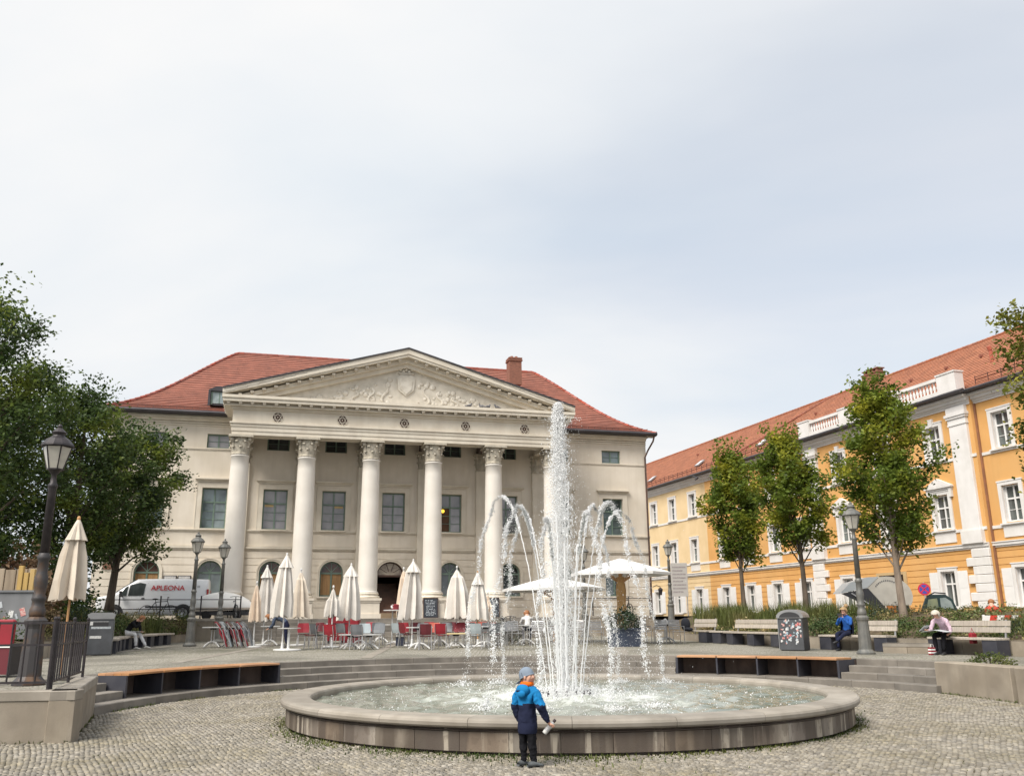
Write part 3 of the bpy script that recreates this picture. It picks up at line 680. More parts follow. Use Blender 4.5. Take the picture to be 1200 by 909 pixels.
cr_.prism([(AX+a,zc+.25+b*.9) for a,b in sh],y-.06,y+.03); cr_.prism([(AX+a*.7,zc+.4+b*.75) for a,b in sh],y-.10,y+.03)
for i in range(5): rl.ball((AX-.32+.16*i,y-.02,zc+2.0+(.1 if i%2==0 else 0)),.10,6,5)
rl.box(AX-.42,AX+.42,y-.06,y+.03,zc+1.82,zc+1.92)
cr_.build('coat_of_arms',mat('relief_plaster',(.66,.62,.55),(.53,.49,.42),scale=4,rough=.9),mbd)
rr=random.Random(3)
for s in (-1,1):
    for i in range(46):   # figures, drapery and scrolls on both sides of the shield
        t=rr.random(); x=.7+t*4.6; top=(1.85-.34*x)
        if top<.12: continue
        z=.14+rr.random()**.8*max(.05,top-.1); r=.04+.075*rr.random(); rl.ball((AX+s*x,y+.02,zc+z),r,7,5,sc=(1+.9*rr.random(),.45,1+.6*rr.random()))
    for k,x in enumerate((1.15,1.9,2.75,3.6)):
        hgt=1.45-.30*x; rl.tube([(AX+s*(x+.2*sin(j*1.3)),y+.04,zc+.12+hgt*j/5) for j in range(6)],[.08,.10,.09,.08,.06,.04],6)
tag(rl.build('relief_figures',mat('relief_plaster',(.66,.62,.55),(.53,.49,.42),scale=4,rough=.9),mbd,smooth=True),kind='stuff')
for u in (-6.32,-2.98,.34,3.73,7.11):
    r=MB(); r.lathe([(.29,-.0),(.29,.03),(.255,.035),(.255,-.0)],24,cap=False); 
    r.v=[(x+u,-3.062-z,y+11.985) for x,y,z in r.v]; ro=r.build('rosette',M_trim,mbd)
    dsk=MB().prism([(u+.257*cos(2*pi*k/24),11.985+.257*sin(2*pi*k/24)) for k in range(24)],-3.068,-3.055); dsk.build('round_opening',mat('opening_dark',(.06,.03,.022),rough=.9),ro)
    st_=MB()
    for k in range(6):
        a=pi/2+k*pi/3; b=a+2*pi/3; st_.bar((u+.25*cos(a),-3.078,11.985+.25*sin(a)),(u+.25*cos(b),-3.078,11.985+.25*sin(b)),.024,.014,upv=(0,1,0))
    st_.ball((u,-3.075,11.985),.035,8,6); st_.build('star_tracery',M_trim,ro)
# roof
rf=MB(); e0,e1,ez,yb=U0-.5,U1+.5,12.62,18.6; r0,r1,rz,ry=-9.1,11.15,18.85,9.0
slope((e0,-.6,ez),(e1,-.6,ez),(r0,ry,rz),(r1,ry,rz),34,.10,mb=rf); slope((e1,-.6,ez),(e1,yb,ez),(r1,ry,rz),(r1,ry,rz),34,.10,mb=rf); slope((e0,yb,ez),(e0,-.6,ez),(r0,ry,rz),(r0,ry,rz),34,.10,mb=rf); slope((e1,yb,ez),(e0,yb,ez),(r1,ry,rz),(r0,ry,rz),12,.1,mb=rf)
roof=rf.build('roof',M_roof,mbd)
M_ridge=mat('ridge_tile',(.36,.10,.07),(.24,.07,.05),scale=3,rough=.8,var=.2)
rt_=MB().tube([(0,0,0),(.36,0,0)],[.11,.12],8).mesh('ridge_tile',M_ridge)
for i in range(56): put('ridge_tile',rt_,roof,(r0+i*.3615,ry,rz+.0))
def hipz(t): return ez+(rz-ez)*t-.10*(rz-ez)*sin(pi*t)*(1-t)*1.4
for ex,rx in ((e0,r0),(e1,r1)):
    for i in range(30):
        a,b=i/30,(i+1.1)/30; A=Vector((ex+(rx-ex)*a,-.6+(ry+.6)*a,hipz(a)+.05)); Bq=Vector((ex+(rx-ex)*b,-.6+(ry+.6)*b,hipz(min(1,b))+.04)); MB().tube([A,Bq],[.10,.08],6).build('ridge_tile',M_ridge,roof)
for a,b in ((e0,CL+.15),(CR-.15,e1)):
    MB().tube([(a,-.68,ez-.02),(b,-.68,ez-.02)],.10,10).build('gutter',M_lead,mbd); MB().box(a,b,-.62,.0,ez-.14,ez-.02).build('eave_board',M_lead,mbd)
    sg=MB(); 
    for z,y in ((.28,.35),(.40,.36)): sg.bar((a+.3,y-.3,ez+z),(b-.3,y-.3,ez+z),.022)
    k=int((b-a)/.42)
    for i in range(k+1): x=a+.3+(b-a-.6)*i/k; sg.bar((x,.05,ez+.14),(x,.06,ez+.44),.028)
    sg.build('snow_guard',mat('snow_guard_iron',(.11,.05,.04),rough=.7),mbd)
dp=MB(); dp.tube([(e1-.15,-.68,ez-.05),(e1-.2,-.5,ez-.45),(U1+.1,-.12,ez-.95),(U1-.12,-.12,ez-1.4),(U1-.12,-.12,1.8)],.055,8); dp.build('downpipe',mat('copper_pipe',(.12,.07,.055),(.07,.05,.045),scale=2,rough=.5,metal=.3),mbd)
pr=MB(); slope((CL,-3.6,13.05),(CL,5.2,13.05),(AX,-3.6,16.12),(AX,5.2,16.12),16,mb=pr); slope((CR,5.2,13.05),(CR,-3.6,13.05),(AX,5.2,16.12),(AX,-3.6,16.12),16,mb=pr); pr.build('portico_roof',M_lead,mbd)
for u,lb in ((-9.55,None),(10.2,None)):
    dm=MB(); z=13.35; zt_=.95
    dm.box(-.5,.5,0,2.6,0,.8); 
    dm.prism([(-.58,.78)]+[(-.58+1.16*t/8,.8+.22*sin(pi*t/8)) for t in range(9)]+[(.58,.78)],-.12,2.7); dmo=dm.build('dormer',M_lead,mbd,(u,.72,z))
    MB().box(-.36,.36,-.03,.0,.1,.74).build('pane',mat('dormer_glass',(.35,.42,.42),(.2,.25,.26),rough=.15),dmo); fr=MB()
    MB().prism([(-.60,-.05),(-.60,.80)]+[(-.60+1.2*t/8,.84+.24*sin(pi*t/8)) for t in range(9)]+[(.60,.80),(.60,-.05),(.48,-.05),(.48,.80),(-.48,.80),(-.48,-.05)],-.14,-.06).build('dormer_frame',M_lead,dmo); fr.box(-.46,-.36,-.05,.0,.04,.8); fr.box(.36,.46,-.05,0,.04,.8); fr.box(-.36,.36,-.05,0,.74,.8); fr.box(-.025,.025,-.045,-.031,.1,.74); fr.build('frame',M_frame,dmo)
ch=MB(); ch.box(-.42,.42,-.4,.4,0,1.75); ch.box(-.48,.48,-.46,.46,1.62,1.70); ch.box(-.46,.46,-.44,.44,1.751,1.85)
M_brick=mat('chimney_brick',(.28,.12,.08),(.19,.085,.06),scale=6,rough=.9,stretch=(1,1,4),bump=.3)
cho=ch.build('chimney',M_brick,roof,(8.75,5.1,16.72)); MB().box(-.44,.44,-.42,.42,-.05,.12).build('flashing',mat('flashing_zinc',(.22,.25,.26),rough=.5,metal=.3),cho) if False else None
for i in range(2): MB().lathe([(.1,0),(.13,.12),(.09,.2)],8).build('chimney_pot',M_brick,roof,(8.6+.3*i,5.1,18.55))
# notice cases by the arched windows, wall lantern
for u in (-11.25,-10.55): 
    o=MB().box(u-.32,u+.32,-.10,-.002,3.5,4.0).build('notice_case',M_lead,mbd); MB().box(u-.28,u+.28,-.106,-.101,3.54,3.96).build('paper',mat('notice_paper',(.62,.60,.58),(.35,.35,.36),scale=14,rough=.6),o)
MB().box(-14.55,-14.05,-.04,0,4.3,4.62).build('wall_plaque',mat('bronze_plaque',(.22,.11,.07),(.15,.08,.05),scale=3,rough=.5),mbd)
# steps up to the portico
es=struct(put('entrance_steps',None,None,(MBX,MBY,0),MBA))
for i in range(6):
    k=10; ua,ub=-7.4+.0*i,8.5
    for j in range(k):
        MB().bbox(ua+(ub-ua)*j/k+.004,ua+(ub-ua)*(j+1)/k-.004,-7.3+.31*i,-7.3+.31*(i+1.4) if i<5 else -5.42,.6,.79+.16*(i+1)+random.uniform(-.003,.003),.012).build('step_stone',M_gran,es)
# ================================================================ the long ochre building on the right
M_ochre= mat('ochre_plaster',(.66,.36,.125),(.59,.315,.10),scale=.7,rough=.9,bump=.06,bscale=40,streak=.35,sc=(.52,.29,.10),big=(.3,(.62,.36,.14),.6))
M_cream2=mat('pale_yellow_plaster',(.72,.55,.33),(.64,.48,.27),scale=.7,rough=.9,bump=.05,bscale=40,streak=.2,sc=(.6,.43,.22))
M_white= mat('white_stucco',(.72,.70,.685),(.64,.62,.605),scale=1.2,rough=.85,streak=.3,sc=(.55,.53,.51),big=(.6,(.62,.60,.56),.5))
M_wfr  = mat('white_paint',(.74,.73,.72),(.68,.67,.66),scale=2,rough=.5)
M_gl2  = glass('grey_room_glass',(.11,.125,.12),(.035,.04,.04),scale=.9)
ob=thing('ochre_building','long ochre yellow building with white trim, shutters and orange tiled roof','building',(23.37,46.0,0),R_(-72))
A_,B_=-58.,14.; YB0,YB1=-12.5,1.5; XC=-26.0; PJ=-.28    # bay between the big pilasters projects a little
upc=[-35.0,-31.55,-28.1,-23.65,-20.3,-17.0,-13.75,-9.15,-5.3,-1.24,2.97,6.4,9.8]
gfc=[-34.9,-31.3,-27.7,-23.7,-20.35,-17.05,-13.8,-9.35,None,-1.42,3.05,6.4,9.8]
def inbay(c): return YB0<c<YB1
segs=[(A_,XC,0,M_cream2),(XC,YB0,0,M_ochre),(YB0,YB1,PJ,M_ochre),(YB1,B_,0,M_ochre)]
bands2=[(z,z+.03) for z in np.arange(2.05,4.8,.33)]
for a,b,of,m in segs:
    ops=[]
    for c in upc:
        if a<c<b: ops += [(c-.5,c+.5,9.72,11.5,False),(c-.5,c+.5,6.05,7.8,False)]
    for c in gfc:
        if c is not None and a<c<b: ops.append((c-.48,c+.48,2.05,3.88,False))
    if of: ops.append((-6.55,-4.65,1.3,3.9,False))
    w_=MB(); wall(w_,a,b,1.3,12.7,ops,bands2,off=of,rmi=1); 
    if of:
        for x in (a,b): w_.add([(x,of,1.3),(x,.02,1.3),(x,.02,12.7),(x,of,12.7)],[(0,1,2,3)])
    w_.build('facade_wall',[m,M_white],ob)
bk=MB(); bk.add([(B_,0,1.3),(B_,12,1.3),(B_,12,12.7),(B_,0,12.7)],[(0,1,2,3)]); bk.add([(A_,0,1.3),(A_,12,1.3),(A_,12,12.7),(A_,0,12.7)],[(0,1,2,3)]); bk.add([(A_,12,1.3),(B_,12,1.3),(B_,12,12.7),(A_,12,12.7)],[(0,1,2,3)]); bk.build('rear_wall',M_ochre,ob)
# horizontal trim, each in runs that follow the bay
for a,b,of,m in segs:
    def md(n,z,st,mm=M_white): 
        q=MB()
        for d0,d1,pr in st: q.box(a+(.001 if of==0 else -pr*.0),b-.001,of-pr,of+.02,z+d0,z+d1)
        q.build(n,mm,ob)
    md('string_course',4.9,[(0,.08,.06),(.08,.22,.12),(.22,.27,.16)]); md('sill_band',5.80,[(0,.15,.05)]); md('upper_band',9.48,[(0,.15,.05)])
    md('cornice',12.2,[(0,.12,.06),(.12,.22,.12),(.22,.40,.22),(.40,.52,.38)])
    q=MB(); q.tube([(a-.3*(of<0),of-.62,12.83),(b+.3*(of<0),of-.62,12.83)],.10,8); q.box(a,b,of-.55,of,12.721,12.80); q.build('gutter',M_lead,ob)
# windows
f,pn=win_parts(1.0,1.78,'main',.2,M_wfr,M_gl2,tr=1.12,bars=(1,0),fw=.075); fm_u=f.mesh('window',M_wfr); pm_u=[pane_mesh(*p,M_gl2) for p in pn]
fr_=MB()
for x0,x1,z0,z1 in ((-.72,-.505,-.05,1.95),(.505,.72,-.05,1.95),(-.505,.505,1.785,1.95)): fr_.box(x0,x1,-.24,-.165,z0,z1)
fr_.box(-.75,.75,-.262,-.165,1.95,2.02); fr_=fr_.mesh('surround',M_white)
sl_=MB().box(-.78,.78,-.33,-.12,-.13,-.052).mesh('sill',M_white)
ap_=MB().box(-.72,.72,-.225,-.17,-.72,-.13).mesh('apron',M_white)
ky_=MB().prism([(-.11,1.80),(.11,1.80),(.17,2.22),(-.17,2.22)],-.29,-.17).mesh('keystone',M_white)
hd_=MB(); hd_.prism([(-.95,2.14),(.95,2.14),(.95,2.22),(0,2.66),(-.95,2.22)],-.38,-.17); hd_.prism([(-.7,2.22),(.7,2.22),(0,2.53)],-.384,-.379); hd_.box(-.9,.9,-.30,-.17,2.04,2.14)
for s in (-1,1): hd_.box(s*.78-.09,s*.78+.09,-.30,-.17,1.62,2.04)
hd_=hd_.mesh('pediment_hood',M_white)
shm=MB(); shm.bbox(-.31,.31,-.05,0,0,1.80,.008)
for z in (.1,.95): shm.box(-.25,.25,-.058,-.049,z,z+.75)
shm=shm.mesh('shutter',M_wfr)
for i,c in enumerate(upc):
    of=PJ if inbay(c) else 0
    for z,fl in ((9.72,2),(6.05,1)):
        w_=put('window',fm_u,ob,(c,of+.17,z)); 
        for p in pm_u: put('pane',p,w_)
        put('surround',fr_,w_); put('sill',sl_,w_)
        if fl==1: put('apron',ap_,w_)
        if of and fl==2: put('keystone',ky_,w_)
        if of and fl==1: put('pediment_hood',hd_,w_)
f,pn=win_parts(.96,1.83,'main',.2,M_wfr,M_gl2,tr=1.2,bars=(0,0),fw=.075); fm_g=f.mesh('window',M_wfr); pm_g=[pane_mesh(*p,M_gl2) for p in pn]
fg_=MB()
for x0,x1,z0,z1 in ((-.66,-.485,-.02,2.0),(.485,.66,-.02,2.0),(-.485,.485,1.835,2.0)): fg_.box(x0,x1,-.235,-.165,z0,z1)
fg_.box(-.70,.70,-.26,-.165,2.0,2.06); fg_=fg_.mesh('surround',M_white)
for i,c in enumerate(gfc):
    if c is None: continue
    of=PJ if inbay(c) else 0
    w_=put('window',fm_g,ob,(c,of+.17,2.05))
    for p in pm_g: put('pane',p,w_)
    put('surround',fg_,w_); put('sill',sl_,w_,(0,0,.06))
    for s in (-1,1): put('shutter',shm,w_,(s*.985,-.18,.02),rot=(0,0,s*R_(3)))
# doorway in the bay
d_=MB(); 
for x0,x1,z0,z1 in ((-6.8,-6.56,1.3,4.05),(-4.64,-4.4,1.3,4.05),(-6.56,-4.64,3.905,4.05)): d_.box(x0,x1,PJ-.07,PJ+.02,z0,z1)
do=d_.build('door_surround',mat('tan_stone',(.52,.38,.20),(.43,.30,.16),scale=2,rough=.8),ob)
dd=MB(); dd.box(-6.55,-4.65,PJ+.2,PJ+.24,1.3,2.75); dd.box(-6.5,-5.66,PJ+.17,PJ+.2,1.5,2.6); dd.box(-5.54,-4.7,PJ+.17,PJ+.2,1.5,2.6); dd.build('door_leaf',mat('orange_wood_door',(.42,.15,.03),(.33,.11,.025),scale=3,rough=.5,stretch=(1,1,.2)),do)
MB().box(-6.55,-4.65,PJ+.21,PJ+.24,2.751,3.9).build('door_window',mat('brown_glass',(.12,.07,.05),(.07,.045,.04),rough=.15),do); MB().box(-5.66,-5.54,PJ+.18,PJ+.205,2.75,3.9).build('door_mullion',M_brown,do)
# giant pilasters and quoins
for x in (.65,-11.75):
    p=MB(); y=PJ; p.bbox(x-.58,x+.58,y-.16,y+.02,5.85,11.25,.015); po=p.build('pilaster',M_white,ob)
    q=MB(); q.box(x-.62,x+.62,y-.20,y,11.25,11.33); q.box(x-.6,x+.6,y-.18,y,11.33,11.6); q.box(x-.66,x+.66,y-.24,y,11.6,11.72); q.box(x-.7,x+.7,y-.29,y,11.72,11.86); q.box(x-.62,x+.62,y-.2,y,11.86,12.2); q.build('capital',M_white,po)
    q=MB(); q.box(x-.66,x+.66,y-.24,y,5.17,5.80); q.box(x-.63,x+.63,y-.21,y,5.8,5.86); q.build('base',M_white,po)
    s=-1 if x>0 else 1
    for k in range(8):
        wd=1.12 if k%2 else 1.5; x0,x1=(1.52-wd,1.52) if x>0 else (-12.52,-12.52+wd*.96)
        MB().bbox(x0,x1,y-.14,y+.02,1.5+.425*k+.012,1.5+.425*(k+1)-.012,.03).build('quoin',M_white,ob)
MB().box(YB1+.0,YB1+.10,-.10,-.01,1.5,12.2).build('downpipe',mat('pipe_brown',(.28,.13,.07),(.2,.1,.06),rough=.6),ob)
# balustrade over the bay
ba=put('balustrade',None,ob)
MB().box(-12.28,1.2,PJ-.42,PJ-.1,12.98,13.2).build('base_rail',M_white,ba)
MB().box(-12.28,1.2,PJ-.40,PJ-.12,13.78,13.95).build('top_rail',M_white,ba)
bl=MB().lathe([(.055,0),(.055,.05),(.035,.08),(.085,.22),(.075,.30),(.032,.44),(.05,.5),(.06,.53),(.06,.58)],10).mesh('baluster',M_white,smooth=True)
peds=[(-12.3,-11.2),(-8.2,-7.5),(-4.0,-3.3),(-.05,1.22)]
for a,b in peds:
    q=MB(); q.box(a,b,PJ-.46,PJ+.1,12.99,13.98); q.box(a-.04,b+.04,PJ-.5,PJ+.14,13.981,14.06); q.build('pier',M_white,ba)
for (a,b),(c,d) in zip(peds[:-1],peds[1:]):
    k=int((c-b)/.25)
    for i in range(k): put('baluster',bl,ba,(b+(c-b)*(i+.5)/k,PJ-.26,13.2))
# roof
q=MB(); RZ=17.48; slope((A_,-.55,12.76),(B_,-.55,12.76),(A_,6,RZ),(B_,6,RZ),30,.03,mb=q); slope((B_,12.5,12.76),(A_,12.5,12.76),(B_,6,RZ),(A_,6,RZ),10,.0,mb=q); q.add([(B_,-.3,12.7),(B_,12,12.7),(B_,6,RZ)],[(0,1,2)]); q.add([(A_,-.3,12.7),(A_,12,12.7),(A_,6,RZ)],[(0,1,2)])
ro2=q.build('roof',M_roof2,ob)
rt2=MB().tube([(0,0,0),(.38,0,0)],[.10,.115],8).mesh('ridge_tile',mat('ridge_tile_orange',(.40,.15,.08),(.3,.11,.06),scale=3,rough=.85,var=.15))
for i in range(190): put('ridge_tile',rt2,ro2,(A_+i*.38,6,RZ+.02))
def roofz(y): return 12.76+(y+.55)/6.55*(RZ-12.76)
for x,y in ((-19.8,1.5),(-29.1,1.5),(-38,1.5),(-24,4.5)):
    if y>4: continue
    k=put('skylight',MB().box(-.32,.32,-.42,.42,0,.10).mesh('skylight',mat('zinc_frame',(.3,.3,.31),rough=.4,metal=.3)),ro2,(x,y,roofz(y)+.02),rot=(R_(37),0,0)); put('pane',MB().box(-.26,.26,-.36,.36,.101,.108).mesh('pane',mat('skylight_glass',(.62,.64,.66),rough=.08)),k)
q=MB(); q.box(-.8,.8,-.35,.35,-.6,.5); q.box(-.85,.85,-.4,.4,.5,.58)
for i in range(4): q.box(-.7+i*.4,-.5+i*.4,-.25,.25,.58,.8)
q.box(-.8,.8,-.32,.32,.8,.86); q.build('chimney',M_brick,ro2,(-12.7,6.2,RZ+.05))
q=MB(); q.tube([(0,0,-.1),(0,0,.62)],.09,8); q.tube([(0,0,.60),(0,-.1,.78)],[.13,.10],8); q.build('vent_pipe',mat('rust_pipe',(.38,.10,.06),rough=.7),ro2,(.6,2.6,roofz(2.6)))
for x in (-33,-26,-16,-9.5,-6.5,-3.6,-1,3.5): MB().box(-.07,.07,-.1,.1,0,.14).build('vent_tile',M_roof,ro2,(x,3.6,roofz(3.6)))
for a,b in ((A_,YB0-.2),(YB1+.2,B_)):
    sg=MB()
    for z in (.22,.36): sg.bar((a,.1,roofz(.1)+z),(b,.1,roofz(.1)+z),.025)
    k=int((b-a)/.8)
    for i in range(k+1): x=a+(b-a)*i/k; sg.bar((x,.1,roofz(.1)),(x,.1,roofz(.1)+.42),.035)
    sg.build('snow_guard',mat('snow_guard_iron',(.11,.05,.04),rough=.7),ob)
# seam of ridge tiles running down the slope where the two roofs join
MB().tube([(XC+9,6,RZ+.05),(XC+1.5,-.4,12.95)],.07,6).build('roof_seam',M_roof,ro2)
MB().tube([(XC-.4,-.75,12.7),(XC+.25,-.72,12.45),(XC+.3,-.95,12.3)],[.07,.09,.06],8).build('rain_spout',M_lead,ob)
# ================================================================ street furniture
M_lglass=mat('lantern_glass',(.55,.53,.46),(.42,.40,.36),scale=4,rough=.15,spec=.7)
M_lpost=mat('lamp_post_paint',(.12,.123,.12),(.18,.175,.16),scale=5,rough=.5,metal=.3,streak=.4,sc=(.25,.24,.21))
M_rust=mat('rust_bronze',(.06,.056,.058),(.13,.07,.035),scale=3,rough=.55,metal=.3,contrast=(.5,.68))
M_bulb2=mat('lamp_mantle',(.8,.8,.78),rough=.3)
def street_lamp(label,loc,h=4.4,dark=False):
    t=thing('street_lamp',label,'street lamp',loc,random.uniform(0,.5),scale=h/4.54); m=M_iron if dark else M_lpost
    MB().lathe([(.27,0),(.27,.05),(.23,.09),(.19,.14),(.175,.55),(.155,.92),(.165,.96),(.185,1.0),(.19,1.06),(.13,1.12),(.11,1.13)],12).build('pedestal',M_rust if dark else m,t)
    r=MB(); r.lathe([(.12,1.12),(.135,1.17),(.13,1.25),(.105,1.30),(.10,1.38),(.12,1.41),(.12,1.45),(.09,1.50),(.10,1.6),(.115,1.70),(.11,1.80),(.09,1.86),(.088,2.08),(.105,2.1),(.11,2.15),(.088,2.19),(.085,2.21)],14); r.build('pole_base',M_rust if dark else m,t,smooth=True)
    MB().lathe([(.082,2.2),(.07,3.35),(.083,3.38),(.088,3.42),(.055,3.46),(.045,3.6),(.075,3.64),(.10,3.68),(.13,3.70)],12).build('pole',m,t,smooth=True)
    f=MB(); 
    P=lambda k,r,z:(r*cos(k*pi/3),r*sin(k*pi/3),z)
    for k in range(6):
        f.bar(P(k,.135,3.70),P(k,.245,4.12),.018); f.bar(P(k,.135,3.705),P(k+1,.135,3.705),.022); f.bar(P(k,.25,4.12),P(k+1,.25,4.12),.03)
    f.build('lantern_frame',m,t)
    for k in range(6): MB().add([P(k+.06,.132,3.715),P(k+.94,.132,3.715),P(k+.94,.238,4.10),P(k+.06,.238,4.10)],[(0,1,2,3)]).build('lantern_glass',M_lglass,t)
    MB().lathe([(.285,4.12),(.28,4.15),(.20,4.25),(.12,4.30),(.10,4.33),(.115,4.36),(.13,4.38),(.07,4.44),(.035,4.47),(.045,4.50),(.02,4.54)],12).build('lantern_roof',M_iron if dark else M_lpost,t)
    if dark: MB().ball((0,0,3.93),.055,8,6,sc=(1,1,1.5)).build('lamp_bulb',M_bulb2,t)
    return t
street_lamp('tall dark street lamp behind the iron railing at the left edge',(-8.33,15.98,.6),4.56,True)
street_lamp('grey street lamp with a pale base beside the steps on the right',(9.95,26.2,.6),4.3)
street_lamp('street lamp at the end of the curved bench, in front of the white van',(-12.55,35.7,.74),4.38)
street_lamp('slim street lamp between the bicycle and the folded red chairs',(-12.85,40,.78),4.45)
street_lamp('street lamp before the yellow house, behind tall grass',(7.9,46,1.3),4.25)
street_lamp('street lamp half hidden by the spray of the tall jet',(3.41,44,.8),4.4)
# ---------------------------------------------------------------- railings
def railing(name,label,pts,h,rails,sp,post_every,r=.015,base=0,postr=.025):
    t=thing(name,label,'railing')
    for A,B in zip(pts[:-1],pts[1:]):
        A,Bv=Vector(A),Vector(B); Lg=(Bv-A).length
        for z in rails: MB().bar(A+Vector((0,0,z)),Bv+Vector((0,0,z)),.022,.03).build('rail',M_iron,t)
        k=max(1,round(Lg/sp)); bm=MB().tube([(0,0,base),(0,0,h-.02)],r,6).mesh('baluster',M_iron)
        for i in range(1,k):
            if post_every and i%post_every==0: continue
            put('baluster',bm,t,A.lerp(Bv,i/k))
        q=max(1,round(k/post_every)) if post_every else 1
        pm=MB(); pm.tube([(0,0,0),(0,0,h)],postr,8); pm.ball((0,0,h+.02),postr*1.3,8,6); pm=pm.mesh('post',M_iron)
        for i in range(q): put('post',pm,t,A.lerp(Bv,i/q))
    put('post',pm,t,pts[-1]); return t
railing('iron_railing','black iron railing standing on the stone wall at the left end of the steps',[(-13.2,12.62,.69),(-6.74,13.48,.69)],.97,(.10,.62,.93),.19,7,base=.1)
railing('iron_railing','black iron railing with close bars running back along the wall side',[(-6.74,13.56,.69),(-7.66,16.5,.69)],.97,(.10,.62,.93),.2,7,base=.1)
def barrail(label,u0,u1,off,z):
    t=thing('street_railing',label,'railing'); k=max(1,round((u1-u0)/1.75))
    for i in range(k+1): x=u0+(u1-u0)*i/k; MB().tube([mbw(x,off,z),mbw(x,off,z+1.05)],.035,8).build('post',M_iron,t)
    for zz in (.45,.88): MB().tube([mbw(u0,off,z+zz),mbw(u1,off,z+zz)],.022,6).build('rail',M_iron,t)
barrail('thin dark two-bar railing in front of the white van',-14.6,-7.5,-5.15,1.78); barrail('thin dark two-bar railing on the wall right of the steps',8.5,13.3,-5.2,1.8)
# ---------------------------------------------------------------- parasols
M_canv=mat('cream_canvas',(.66,.59,.50),(.57,.50,.42),scale=2,rough=.95,bump=.1); M_canw=mat('pale_canvas',(.70,.665,.62),(.60,.565,.52),scale=2,rough=.95,bump=.1)
M_canp=mat('peach_canvas',(.72,.60,.48),(.64,.52,.41),scale=2,rough=.95); M_polew=mat('light_wood_pole',(.50,.28,.12),(.42,.22,.09),scale=4,rough=.6); M_white_m=mat('white_metal',(.68,.68,.67),(.6,.6,.6),scale=3,rough=.4)
M_canO=mat('white_canvas',(.80,.79,.77),(.74,.73,.71),scale=2,rough=.9)
_b=M_canO.node_tree.nodes['Principled BSDF']; _b.inputs['Subsurface Weight'].default_value=0
def closed_parasol(label,loc,h,r,zb,canv,polem,cap=True,base=True,n=8,seed=0,group='closed parasols on the cafe terrace'):
    t=thing('closed_parasol',label,'parasol',loc,seed*.7,group=group); rr=random.Random(seed)
    MB().tube([(0,0,0),(0,0,h-.05)],.024,8).build('pole',polem,t)
    if base: MB().lathe([(.30,0),(.30,.035),(.27,.05),(.05,.06),(.04,.25),(.03,.26)],16).build('base',M_white_m,t)
    prof=[(h-.10,.05),(h-.3,.28*r+.03),(h-.38,.5*r),(h-(h-zb)*.45,.78*r),(h-(h-zb)*.75,.95*r),(zb,1.0*r)]
    m=n*4; vs=[];fs=[]
    ph=[rr.uniform(-.15,.15) for _ in range(n)]
    for j,(z,q) in enumerate(prof):
        for k in range(m):
            a=2*pi*k/m; f=k%4; fold=(1.0,.70,.52,.74)[f] if j else 1
            dz=0 if j<len(prof)-1 else rr.uniform(-.02,.05)+(.08 if f==2 else 0)
            q2=q*fold*(1+.5*ph[k//4]+rr.uniform(-.06,.06)*(j>1)); sw=.05*r*j; vs.append((q2*cos(a+.05*j*(seed%3-1))+sw*cos(seed*1.7),q2*sin(a+.05*j*(seed%3-1))+sw*sin(seed*1.7),z+dz))
    for j in range(len(prof)-1):
        for k in range(m): fs.append((j*m+k,j*m+(k+1)%m,(j+1)*m+(k+1)%m,(j+1)*m+k))
    fs.append(tuple(range(m)))
    MB().add(vs,fs).build('canopy',canv,t)
    if cap:
        c=MB(); c2=[]; fs=[]; pr=[(h-.0,.03),(h-.08,.07),(h-.26,.40*r),(h-.44,.62*r)]
        for j,(z,q) in enumerate(pr):
            for k in range(m): a=2*pi*k/m; f=(1,.85,.72,.86)[k%4] if j>1 else 1; c2.append((q*f*cos(a),q*f*sin(a),z))
        for j in range(3):
            for k in range(m): fs.append((j*m+k,j*m+(k+1)%m,(j+1)*m+(k+1)%m,(j+1)*m+k))
        c.add(c2,fs).build('vent_cap',canv,t)
    MB().ball((0,0,h+.02),.04,8,6,sc=(1,1,1.5)).build('finial',polem,t)
    return t
closed_parasol('large closed cream parasol on a wooden pole behind the iron railing',(-9.26,19,.6),3.15,.37,1.46,M_canv,M_polew,seed=1,base=False,group=None)
PAR=[('small peach closed parasol, leftmost in front of the facade',-9.75,34.5,3.08,.24,1.62,M_canp),('closed cream parasol before the third arched window from the left',-9.94,36.5,3.8,.40,1.62,M_canw),
('tallest closed parasol above the white pedestal table',-7.94,31.6,3.91,.42,1.74,M_canw),('closed cream parasol with a ragged hem left of the second full column',-8.45,36,3.63,.36,1.75,M_canv),
('short pointed closed parasol in front of the red cabinet',-6.74,34,2.88,.30,1.76,M_canw),('wide closed parasol left of the dark doorway',-6.28,35,3.75,.48,1.64,M_canw),
('beige closed parasol at the right edge of the dark doorway',-4.55,37.5,3.73,.38,1.70,M_canp),('pale closed parasol overlapping the beige one at the doorway',-3.88,35,3.89,.50,1.66,M_canw),
('wide closed parasol right of the chalkboard',-2.19,35,3.62,.52,1.66,M_canw),('closed white parasol with a flared top behind the left spray',-1.34,34,3.37,.40,1.62,M_canw),('short peach closed parasol left of the second chalkboard',-1.03,36,2.67,.30,1.58,M_canp)]
for i,(lb,x,y,zt_,r,zb,cm) in enumerate(PAR):
    z=zt(x,y); closed_parasol(lb,(x,y,z),zt_-z-.03,r,zb-z,cm,M_white_m if i!=9 else M_polew,cap=(i in (1,2,5,7,9)),seed=i+2)
